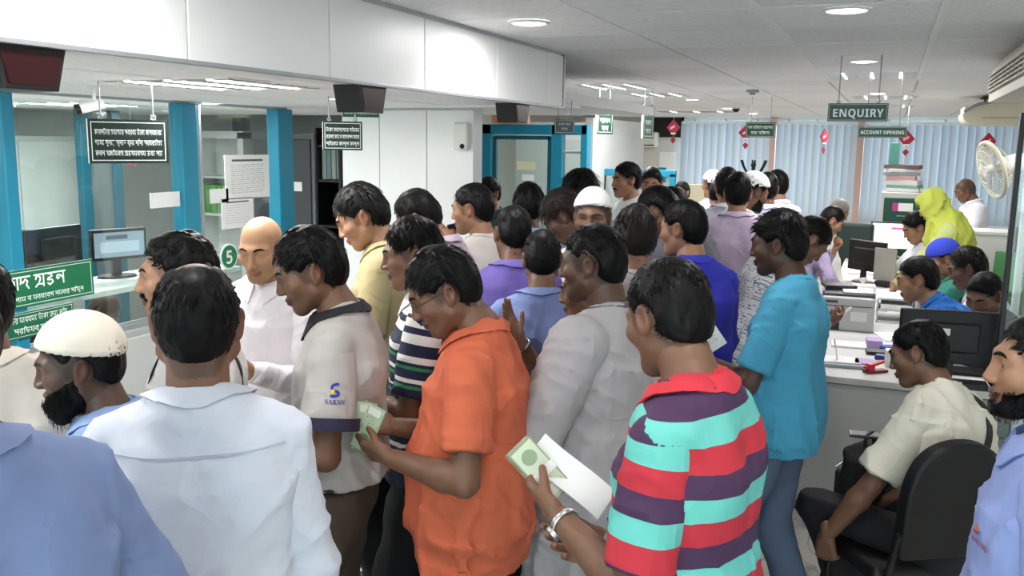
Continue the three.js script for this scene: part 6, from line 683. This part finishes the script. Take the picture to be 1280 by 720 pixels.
// ---------------------------------------------------------------- the crowd
const TEX = {
  stripe: canvasTex(8, 2048, (g) => { const cols = [['#bd2c39', 5], ['#45294b', 4.6], ['#68bfb4', 4.6]], px = 2048 / 71; let y = 0, i = 0; while (y < 2048) { const [c, w] = cols[i++ % 3]; g.fillStyle = c; g.fillRect(0, y, 8, w * px + 1); y += w * px; } }, true),
  navy: canvasTex(8, 2048, (g) => { g.fillStyle = '#e4e2dd'; g.fillRect(0, 0, 8, 2048); for (const [a, b, c] of [[0.02, 0.05, '#1d2140'], [0.1, 0.115, '#1d2140'], [0.17, 0.2, '#1d2140'], [0.245, 0.3, '#1d2140'], [0.33, 0.6, '#1d2140'], [0.345, 0.36, '#2f8a57'], [0.4, 0.418, '#e4e2dd'], [0.43, 0.445, '#2f8a57'], [0.49, 0.5, '#e4e2dd'], [0.52, 0.535, '#2f8a57'], [0.6, 1, '#20243f'], [0.66, 0.68, '#2f8a57'], [0.76, 0.78, '#e4e2dd']]) { g.fillStyle = c; g.fillRect(0, a * 2048, 8, (b - a) * 2048); } }, true),
  check: canvasTex(256, 256, (g) => { g.fillStyle = '#d9dade'; g.fillRect(0, 0, 256, 256); const r = rng(3); for (let i = 0; i < 160; i++) { g.fillStyle = r() < 0.6 ? '#2f343c' : '#7e848e'; g.fillRect(r() * 256, r() * 256, 4 + r() * 12, 4 + r() * 9); } }, true),
  check2: canvasTex(128, 128, (g) => { g.fillStyle = '#b9a9c6'; g.fillRect(0, 0, 128, 128); g.fillStyle = '#8c7aa2'; for (let i = 0; i < 8; i++) { g.fillRect(i * 16, 0, 3, 128); g.fillRect(0, i * 16, 128, 2); } }, true),
  dark: canvasTex(128, 128, (g) => { g.fillStyle = '#1b1c21'; g.fillRect(0, 0, 128, 128); g.fillStyle = '#50525a'; for (let i = 0; i < 16; i++) for (let j = 0; j < 16; j++) g.fillRect(i * 8 + (j % 2) * 4, j * 8, 2, 2); }, true),
  cream: canvasTex(8, 1024, (g) => { g.fillStyle = '#e6dfce'; g.fillRect(0, 0, 8, 1024); for (let i = 0; i < 9; i++) { g.fillStyle = i % 2 ? '#a9a596' : '#c9c4b4'; g.fillRect(0, 500 + i * 44, 8, 14); } }, true),
};
// stripes are laid in metres along the body: the map covers 0.71 m (stripe, navy, cream) from y = 0.83 up, checks repeat every 12 cm
for (const k of ['stripe', 'navy', 'cream']) { TEX[k].repeat.set(1, 1 / 0.71); TEX[k].offset.set(0, -0.83 / 0.71); } TEX.check.repeat.set(8, 8); TEX.check2.repeat.set(12, 12); TEX.dark.repeat.set(12, 12);
const WHO = {};
for (const o of PEOPLE) { if (o.tex) o.tex = TEX[o.tex]; WHO[o.seed] = placePerson(o); }
function stripShared() { for (const p of Object.values(WHO)) p.userData = { label: p.userData.label, category: 'person' }; }
// ---------------------------------------------------------------- worn details, prints and things in hands
const local = (p, v) => v.clone().applyMatrix4(p.matrixWorld), handM = (p, side) => { const a = p.userData.arms[side > 0 ? 0 : 1]; return p.matrixWorld.clone().multiply(a.Mh); };
function inHand(p, side, t, off = [0, 0.09, 0.02], rot = [0, 0, 0]) { const m = handM(p, side).multiply(new THREE.Matrix4().makeTranslation(...off)).multiply(new THREE.Matrix4().makeRotationFromEuler(new THREE.Euler(...rot))); const q = new THREE.Quaternion(), s = V(), w = V(); m.decompose(w, q, s); t.position.copy(w); t.quaternion.copy(q); return t; }
function heldAt(p, side, t, lift, along, facing) { const c = V(0, 0.085, 0.022).applyMatrix4(handM(p, side)), X = V(...along).normalize(), Z = V(...facing); Z.addScaledVector(X, -Z.dot(X)).normalize(); t.quaternion.setFromRotationMatrix(new THREE.Matrix4().makeBasis(X, Z.clone().cross(X), Z)); t.position.copy(c).add(V(...lift)); return t; }
function print(p, name, part, origin, dir, up, w, h, tex, label) {   // a flat print that follows the cloth under it
  p.updateMatrixWorld(true); const cloth = []; p.traverse((o) => { if (o.isMesh && part.includes(o.name)) cloth.push(o); }); const D = V(...dir).normalize(), Rr = V(...up).cross(D).negate().normalize().negate(), Up = D.clone().cross(Rr).normalize(), O = V(...origin), ray = new THREE.Raycaster(), N = 8, pos = [], uv = [], idx = [], inv = p.matrixWorld.clone().invert(); let last = null;
  for (let j = 0; j <= N; j++) for (let i = 0; i <= N; i++) { const a = O.clone().addScaledVector(Rr, (i / N - 0.5) * w).addScaledVector(Up, (0.5 - j / N) * h).addScaledVector(D, 0.35), A = local(p, a), B = local(p, a.clone().sub(D)).sub(A).normalize(); ray.set(A, B); const hit = ray.intersectObjects(cloth, false)[0]; let q; if (hit) { q = hit.point.clone().applyMatrix4(inv).addScaledVector(D, 0.0025); last = q.clone().sub(a).dot(D); } else q = a.clone().addScaledVector(D, last ?? -0.25); pos.push(q.x, q.y, q.z); uv.push(i / N, 1 - j / N); }
  for (let j = 0; j < N; j++) for (let i = 0; i < N; i++) { const a = j * (N + 1) + i; idx.push(a, a + N + 1, a + 1, a + 1, a + N + 1, a + N + 2); }
  const g = new THREE.BufferGeometry(); g.setAttribute('position', new THREE.BufferAttribute(new Float32Array(pos), 3)); g.setAttribute('uv', new THREE.BufferAttribute(new Float32Array(uv), 2)); g.setIndex(idx); g.computeVertexNormals(); const m = mesh(name, g, new THREE.MeshStandardMaterial({ map: tex, transparent: true, roughness: 0.8, side: THREE.DoubleSide }), p); if (label) m.userData.label = label; return m;
}
// sleeve print of the pale grey polo
{ const tx = canvasTex(256, 220, (g) => { g.clearRect(0, 0, 256, 220); g.lineCap = 'round'; g.strokeStyle = '#243a9c'; g.lineWidth = 24; g.beginPath(); g.moveTo(150, 22); g.bezierCurveTo(70, 30, 90, 80, 130, 84); g.bezierCurveTo(180, 92, 165, 132, 92, 128); g.stroke(); g.fillStyle = '#e8c21f'; g.beginPath(); g.arc(104, 88, 20, 0, 7); g.fill(); g.fillStyle = '#2b3f95'; g.font = 'bold 52px serif'; g.textAlign = 'center'; g.fillText('SAKAN', 128, 196); });
  const p = WHO[7], a = p.userData.arms[0], m = a.Sh.clone().lerp(a.El, 0.36), d = a.El.clone().sub(a.Sh).normalize(); print(p, 'sleeve_print', ['sleeve', 'shirt'], m.toArray(), [1, 0.1, -0.35], d.clone().negate().toArray(), 0.075, 0.066, tx, 'blue and yellow sleeve emblem'); }
{ const tx = canvasTex(256, 160, (g) => { g.clearRect(0, 0, 256, 160); g.fillStyle = '#d8792d'; g.beginPath(); g.arc(120, 40, 24, 0, 7); g.fill(); g.fillStyle = '#b3272d'; g.fillRect(92, 50, 56, 16); g.fillStyle = '#4d6fb8'; g.fillRect(150, 36, 30, 10); g.fillStyle = '#b02a3c'; g.font = 'bold 46px serif'; g.textAlign = 'center'; g.fillText('Power Oil', 128, 128, 230); });
  print(WHO[49], 'chest_print', ['shirt'], [0.08, 1.26, 0.1], [0.35, 0, 1], [0, 1, 0], 0.095, 0.06, tx, 'small orange and red chest emblem with lettering'); }
for (const [seed, lab, m] of [[45, 'black office chair under the clerk in the bright blue shirt', mBlack], [44, 'dark office chair under the person in the blue cap', mDark], [46, 'charcoal office chair under the tie wearing clerk', std('#202226', 0.6)], [42, 'grey office chair under the person bending behind the lime headscarf', std('#3a3d42', 0.6)], [47, 'black office chair under the person in the black patterned shirt', mBlack], [50, 'black office chair under the greying teller', mBlack]]) { const p = WHO[seed], s = Math.sin(p.rotation.y), c = Math.cos(p.rotation.y); officeChair(lab, [p.position.x - s * 0.06, 0, p.position.z - c * 0.06], p.rotation.y, m).scale.y = 0.84; }
const strapM = std('#111114', 0.6);
function strap(p, name, pts, w, m, lift = 0.004) { // a band laid over the cloth between points of the body's own frame
  const cloth = []; p.traverse((o) => { if (o.isMesh && ['shirt', 'sleeve', 'robe', 'collar'].includes(o.name)) cloth.push(o); }); const inv = p.matrixWorld.clone().invert(), ray = new THREE.Raycaster(), path = pts.map(([o, d]) => { const D = V(...d).normalize(), A = local(p, V(...o).addScaledVector(D, 0.4)), B = local(p, V(...o)).sub(A).normalize(); ray.set(A, B); const hit = ray.intersectObjects(cloth, false)[0]; return (hit ? hit.point.applyMatrix4(inv) : V(...o)).addScaledVector(D, lift); }), c = new THREE.CatmullRomCurve3(path), N = 40, pos = [], idx = [];
  for (let i = 0; i <= N; i++) { const q = c.getPoint(i / N), t = c.getTangent(i / N), o = pts[Math.min(pts.length - 1, Math.round(i / N * (pts.length - 1)))][1], n = V(...o).normalize(), s = t.clone().cross(n).normalize(); for (const [a, b] of [[-0.5, 0], [0.5, 0], [0.5, -0.004], [-0.5, -0.004]]) { const v = q.clone().addScaledVector(s, a * w).addScaledVector(n, b); pos.push(v.x, v.y, v.z); } if (i < N) for (let k = 0; k < 4; k++) { const A = i * 4 + k, B = i * 4 + (k + 1) % 4; idx.push(A, B, A + 4, B, B + 4, A + 4); } }
  const g = new THREE.BufferGeometry(); g.setAttribute('position', new THREE.BufferAttribute(new Float32Array(pos), 3)); g.setIndex(idx); const h = toCreasedNormals(g.toNonIndexed(), 0.6); return mesh(name, h, m, p);
}
const back = (x, y) => [[x, y, 0], [0, 0.05, -1]], frontP = (x, y) => [[x, y, 0], [0, 0.05, 1]], topP = (x, y) => [[x, y, 0], [0, 1, 0]];
strap(WHO[4], 'yoke_seam', [-0.16, -0.08, 0, 0.08, 0.16].map((x) => back(x, 1.385 + Math.abs(x) * 0.06)), 0.004, plainMat('#b4b7c4'), 0.0045);
// wristwatches
function watch(p, side, m) { const a = p.userData.arms[side > 0 ? 0 : 1], q = a.Wr.clone().lerp(a.El, 0.1), d = a.Wr.clone().sub(a.El).normalize(), g = new THREE.TorusGeometry(0.03, 0.0055, 8, 32).scale(1, 1, 1.5); g.applyQuaternion(new THREE.Quaternion().setFromUnitVectors(V(0, 0, 1), d)).translate(q.x, q.y, q.z); const w = mesh('wristwatch', g, m, p); const n = V(0, 0, -1).transformDirection(a.Mh), c = new THREE.CylinderGeometry(0.0165, 0.0175, 0.009, 24); c.applyQuaternion(new THREE.Quaternion().setFromUnitVectors(V(0, 1, 0), n)).translate(q.x + n.x * 0.033, q.y + n.y * 0.033, q.z + n.z * 0.033); mesh('watch_case', c, m, w); }
const metal = std('#c9c6c0', 0.25, 0.9); watch(WHO[38], 1, metal); watch(WHO[17], -1, metal); watch(WHO[45], 1, metal); watch(WHO[8], 1, std('#26262a', 0.4));
// money and papers
const noteTex = (c1, c2, seed) => canvasTex(256, 112, (g, w, h) => { g.fillStyle = c1; g.fillRect(0, 0, w, h); g.fillStyle = c2; g.fillRect(6, 6, w - 12, h - 12); g.fillStyle = c1; const r = rng(seed); g.beginPath(); g.arc(60, 56, 32, 0, 7); g.fill(); for (let i = 0; i < 26; i++) g.fillRect(110 + r() * 120, 14 + r() * 84, 6 + r() * 22, 3); g.fillStyle = '#e8eadf'; g.fillRect(196, 22, 40, 68); });
const noteMats = [['#7d9a7c', '#b9c9ac'], ['#93a486', '#cdd5bb'], ['#8d8768', '#c6bd99']].map(([a, b], i) => new THREE.MeshStandardMaterial({ map: noteTex(a, b, i + 3), roughness: 0.85 }));
function note(bend, w = 0.14, h = 0.062) { const g = new THREE.BoxGeometry(w, h, 0.0006, 10, 1, 1), p = g.attributes.position; for (let i = 0; i < p.count; i++) p.setZ(i, p.getZ(i) + bend * (p.getX(i) / w * 2) ** 2); g.computeVertexNormals(); return g; }
{ const p = WHO[11]; for (let i = 0; i < 7; i++) { const t = mesh('banknote', note(0.006 + 0.003 * (i % 3)), noteMats[i % 3], scene); tag(t, ['green banknote at the front of the fan held by the orange polo', 'second green banknote in the fan held by the orange polo', 'third banknote of the fan in the hands before the orange polo', 'fourth banknote of the fan, standing almost upright', 'fifth banknote of the fan, slanting left', 'sixth banknote of the fan, lying flattest', 'rearmost banknote of the fan held by the orange polo'][i], 'banknote', 'banknotes counted by the orange polo'); const a = 1.15 + i * 0.3; heldAt(p, i < 4 ? 1 : -1, t, [-0.02 + 0.045 * Math.cos(a), 0.045 * Math.sin(a) + 0.01, 0.012 - i * 0.004], [Math.cos(a) * 0.92, Math.sin(a), -0.3 * Math.cos(a)], [0.35, 0.75, 0.7]); } }
{ const p = WHO[38]; const wad = thing('note_bundle', 'thick bundle of banknotes in the hand of the striped polo', 'banknotes', [0, 0, 0]); for (let i = 0; i < 6; i++) mesh('banknote', new THREE.BoxGeometry(0.14, 0.064, 0.0034).translate((i % 3 - 1) * 0.002, (i % 2) * 0.002, i * 0.0036), noteMats[i % 2 ? 1 : 2], wad); mesh('paper_band', box(0.02, 0.068, 0.024, 0.01, 0, 0.009), mPaper, wad); heldAt(p, 1, wad, [-0.02, 0.03, -0.01], [0.68, -0.72, -0.15], [0.35, 0.6, 0.8]);
  const sl = mesh('bank_slip', (() => { const g = new THREE.BoxGeometry(0.2, 0.08, 0.0015, 12, 1, 1), q = g.attributes.position; for (let i = 0; i < q.count; i++) q.setZ(i, q.getZ(i) + 0.012 * Math.sin(q.getX(i) * 18)); g.computeVertexNormals(); return g; })(), mPaper, scene); tag(sl, 'folded white slip held with the bundle of notes', 'slip'); heldAt(p, 1, sl, [0.05, 0.02, -0.035], [0.7, -0.65, -0.2], [0.45, 0.7, 0.6]); }
{ const lilac = new THREE.MeshStandardMaterial({ map: canvasTex(128, 180, (g, w, h) => { g.fillStyle = '#c9b3d6'; g.fillRect(0, 0, w, h); g.fillStyle = '#3f8fd0'; g.fillRect(0, 0, w, 14); g.fillStyle = '#a58fb8'; for (let i = 0; i < 9; i++) g.fillRect(14, 30 + i * 15, 96, 4); }), roughness: 0.8 }); const t = mesh('leaflet', note(0.01, 0.12, 0.16), lilac, scene); tag(t, 'lilac leaflet with a blue edge below the raised palm', 'leaflet'); inHand(WHO[17], 1, t, [0, 0.1, 0.03], [0.3, 0, 0.4]); }
const phone = (label, p, side, off, rot) => { const t = thing('mobile_phone', label, 'phone'); mesh('body', box(0.068, 0.14, 0.01, 0, 0, 0, 0.004), mBlack, t); mesh('screen', new THREE.PlaneGeometry(0.06, 0.125).translate(0, 0, 0.0056), std('#15181d', 0.12), t); inHand(p, side, t, off, rot); return t; };
heldAt(WHO[6], 1, phone('black phone in the hand of the bald person', WHO[6], 1, [0, 0.07, 0.03], [0, 0, 0.2]), [0, 0.02, 0], [0.5, 0.3, 0.5], [0.4, 0.8, -0.2]); phone('dark phone at the mouth of the off-white T-shirt', WHO[12], 1, [0.0, 0.06, 0.03], [0, 0, 0.3]);
{ const form = new THREE.MeshStandardMaterial({ map: printed(12, 16, 1), roughness: 0.85 }), t = mesh('application_form', (() => { const g = new THREE.BoxGeometry(0.17, 0.23, 0.002, 1, 10, 1), q = g.attributes.position; for (let i = 0; i < q.count; i++) q.setZ(i, q.getZ(i) + 0.02 * Math.sin(q.getY(i) * 9)); g.computeVertexNormals(); return g; })(), form, scene); tag(t, 'white printed form held before the teal blue T-shirt', 'paper'); heldAt(WHO[36], 1, t, [0.02, 0.07, 0.02], [0.75, 0.6, -0.1], [0.2, 0.6, 0.9]); }
{ const t = mesh('receipt', note(0.012, 0.1, 0.15), std('#e9dfca', 0.85), scene); tag(t, 'cream receipt read by the person in the patterned shirt', 'paper'); inHand(WHO[37], 1, t, [0, 0.1, 0.03], [0, 0, 0.1]); }
// straps and bags
strap(WHO[5], 'shoulder_strap', [back(0.1, 1.1), back(0.085, 1.25), back(0.07, 1.38), topP(0.07, 1.3), frontP(0.06, 1.36), frontP(0.0, 1.2), frontP(-0.08, 1.05)], 0.03, strapM);
// the seated person: strap, rucksack, stick and chair
{ const p = WHO[48], U = p.userData.U, b2 = (x, y, z, d) => { const o = V(x, y, z).applyMatrix4(U), n = V(...d).transformDirection(U); return [o.toArray(), n.toArray()]; };
  strap(p, 'bag_strap', [b2(0.09, 1.08, 0, [0, 0, -1]), b2(0.0, 1.22, 0, [0, 0, -1]), b2(-0.06, 1.33, 0, [0, 0, -1]), b2(-0.1, 1.38, 0, [0, 0.5, -1]), b2(-0.1, 1.36, 0, [0, 1, 0.2]), b2(-0.06, 1.28, 0, [0, 0, 1]), b2(0.04, 1.1, 0, [0, 0, 1])], 0.035, strapM);
  const hm = handM(p, 1), w = V(0, 0.06, 0.02).applyMatrix4(hm), st = thing('walking_stick', 'black stick held upright by the seated person', 'stick', [w.x, 0, w.z]); mesh('shaft', bar([0, 0.01, 0], [0, w.y + 0.02, 0], 0.009, 10), mBlack, st); mesh('handle', new THREE.CapsuleGeometry(0.015, 0.09, 6, 14).translate(0, w.y + 0.03, 0), std('#1d1b1a', 0.4), st); mesh('tip', cyl(0.012, 0.013, 0.03, 0, 0.016, 0), std('#3a3836', 0.5), st);
  const root = p.position, yaw = p.rotation.y, at = (x, z) => [root.x + x * Math.cos(yaw) + z * Math.sin(yaw), 0, root.z - x * Math.sin(yaw) + z * Math.cos(yaw)];
  const k = p.userData.k, ch = thing('visitor_chair', 'black chair with rounded back on which the cream T-shirt sits', 'chair', [root.x - 0.15, 0, root.z], rad(212)), m = std('#060607', 0.5), s = new THREE.Shape(); s.absellipse(0, 0, 0.22, 0.21, 0, PI * 2); mesh('seat', box(0.46, 0.07, 0.44, 0, 0.395 * k, 0.02, 0.03), m, ch);
  const bs = new THREE.Shape(); bs.moveTo(-0.19, -0.2); bs.lineTo(0.19, -0.2); bs.quadraticCurveTo(0.21, -0.2, 0.21, -0.17); bs.lineTo(0.21, 0.02); bs.bezierCurveTo(0.2, 0.16, 0.12, 0.21, 0, 0.21); bs.bezierCurveTo(-0.12, 0.21, -0.2, 0.16, -0.21, 0.02); bs.lineTo(-0.21, -0.17); bs.quadraticCurveTo(-0.21, -0.2, -0.19, -0.2); const bk = new THREE.ExtrudeGeometry(bs, { depth: 0.035, bevelEnabled: true, bevelSize: 0.014, bevelThickness: 0.014, bevelSegments: 4, curveSegments: 14 }).translate(0, 0, -0.03); mesh('backrest', bk.scale(0.84, 1, 1).rotateX(-0.1).translate(0, 0.735, -0.25), m, ch);
  for (const [x, z] of [[-1, -1], [1, -1], [-1, 1], [1, 1]]) mesh('leg', bar([x * 0.19, 0.4, z * 0.18], [x * 0.22, 0, z * 0.22], 0.012, 10), m, ch); for (const x of [-1, 1]) mesh('back_post', bar([x * 0.19, 0.4, -0.2], [x * 0.19, 0.62, -0.27], 0.012, 10), m, ch); mesh('stretcher', bar([-0.2, 0.2, -0.2], [0.2, 0.2, -0.2], 0.008), m, ch);
  const lap = at(-0.08, 0.36), bag = thing('shoulder_bag', 'black bag on the lap of the seated person', 'bag', [lap[0], 0.47 * k, lap[2]], yaw + 0.2), bb = new RoundedBoxGeometry(0.3, 0.26, 0.14, 5, 0.05), bq = bb.attributes.position; for (let i = 0; i < bq.count; i++) { const n = noise(bq.getX(i) * 16, bq.getY(i) * 16, bq.getZ(i) * 16) * 0.014; bq.setXYZ(i, bq.getX(i) + n, bq.getY(i) + n, bq.getZ(i) + n); } bb.computeVertexNormals(); mesh('sack', bb.translate(0, 0.13, 0.02), std('#121214', 0.75), bag); mesh('front_pocket', box(0.2, 0.12, 0.04, 0, 0.09, 0.1, 0.018), std('#17171a', 0.7), bag); mesh('grip', tube([[-0.05, 0.25, 0.02], [-0.04, 0.29, 0.02], [0.04, 0.29, 0.02], [0.05, 0.25, 0.02]], 0.008, 16, 6), strapM, bag); mesh('zip', box(0.16, 0.006, 0.004, 0, 0.15, 0.121), mSteel, bag);
  const dv = thing('phone_on_bag', 'dark phone resting on the black lap bag', 'phone', [lap[0], 0.47 * k + 0.285, lap[2]], yaw + 0.6); dv.name = numbered('mobile_phone'); mesh('body', box(0.07, 0.012, 0.14, 0, 0.006, 0.03, 0.004), std('#26282c', 0.35), dv); mesh('screen', box(0.06, 0.001, 0.125, 0, 0.0125, 0.03), std('#1d2024', 0.5), dv); }
// a hand filling in a form at the desk edge: pen of the person bent over papers
{ const t = thing('pen', 'white ballpoint pen above the form on the desk edge', 'pen', [-0.2, TOP + 0.03, -5.19]); mesh('barrel', bar([0, 0, 0], [-0.02, 0.12, 0.04], 0.0045, 10), mPaper, t); mesh('tip', bar([0.003, -0.01, -0.003], [0, 0.002, 0], 0.002, 8, 0.004), mSteel, t); }
stripShared();
scene.traverse((o) => { if (o.isLight) o.castShadow = true; });

renderer.render(scene, camera);
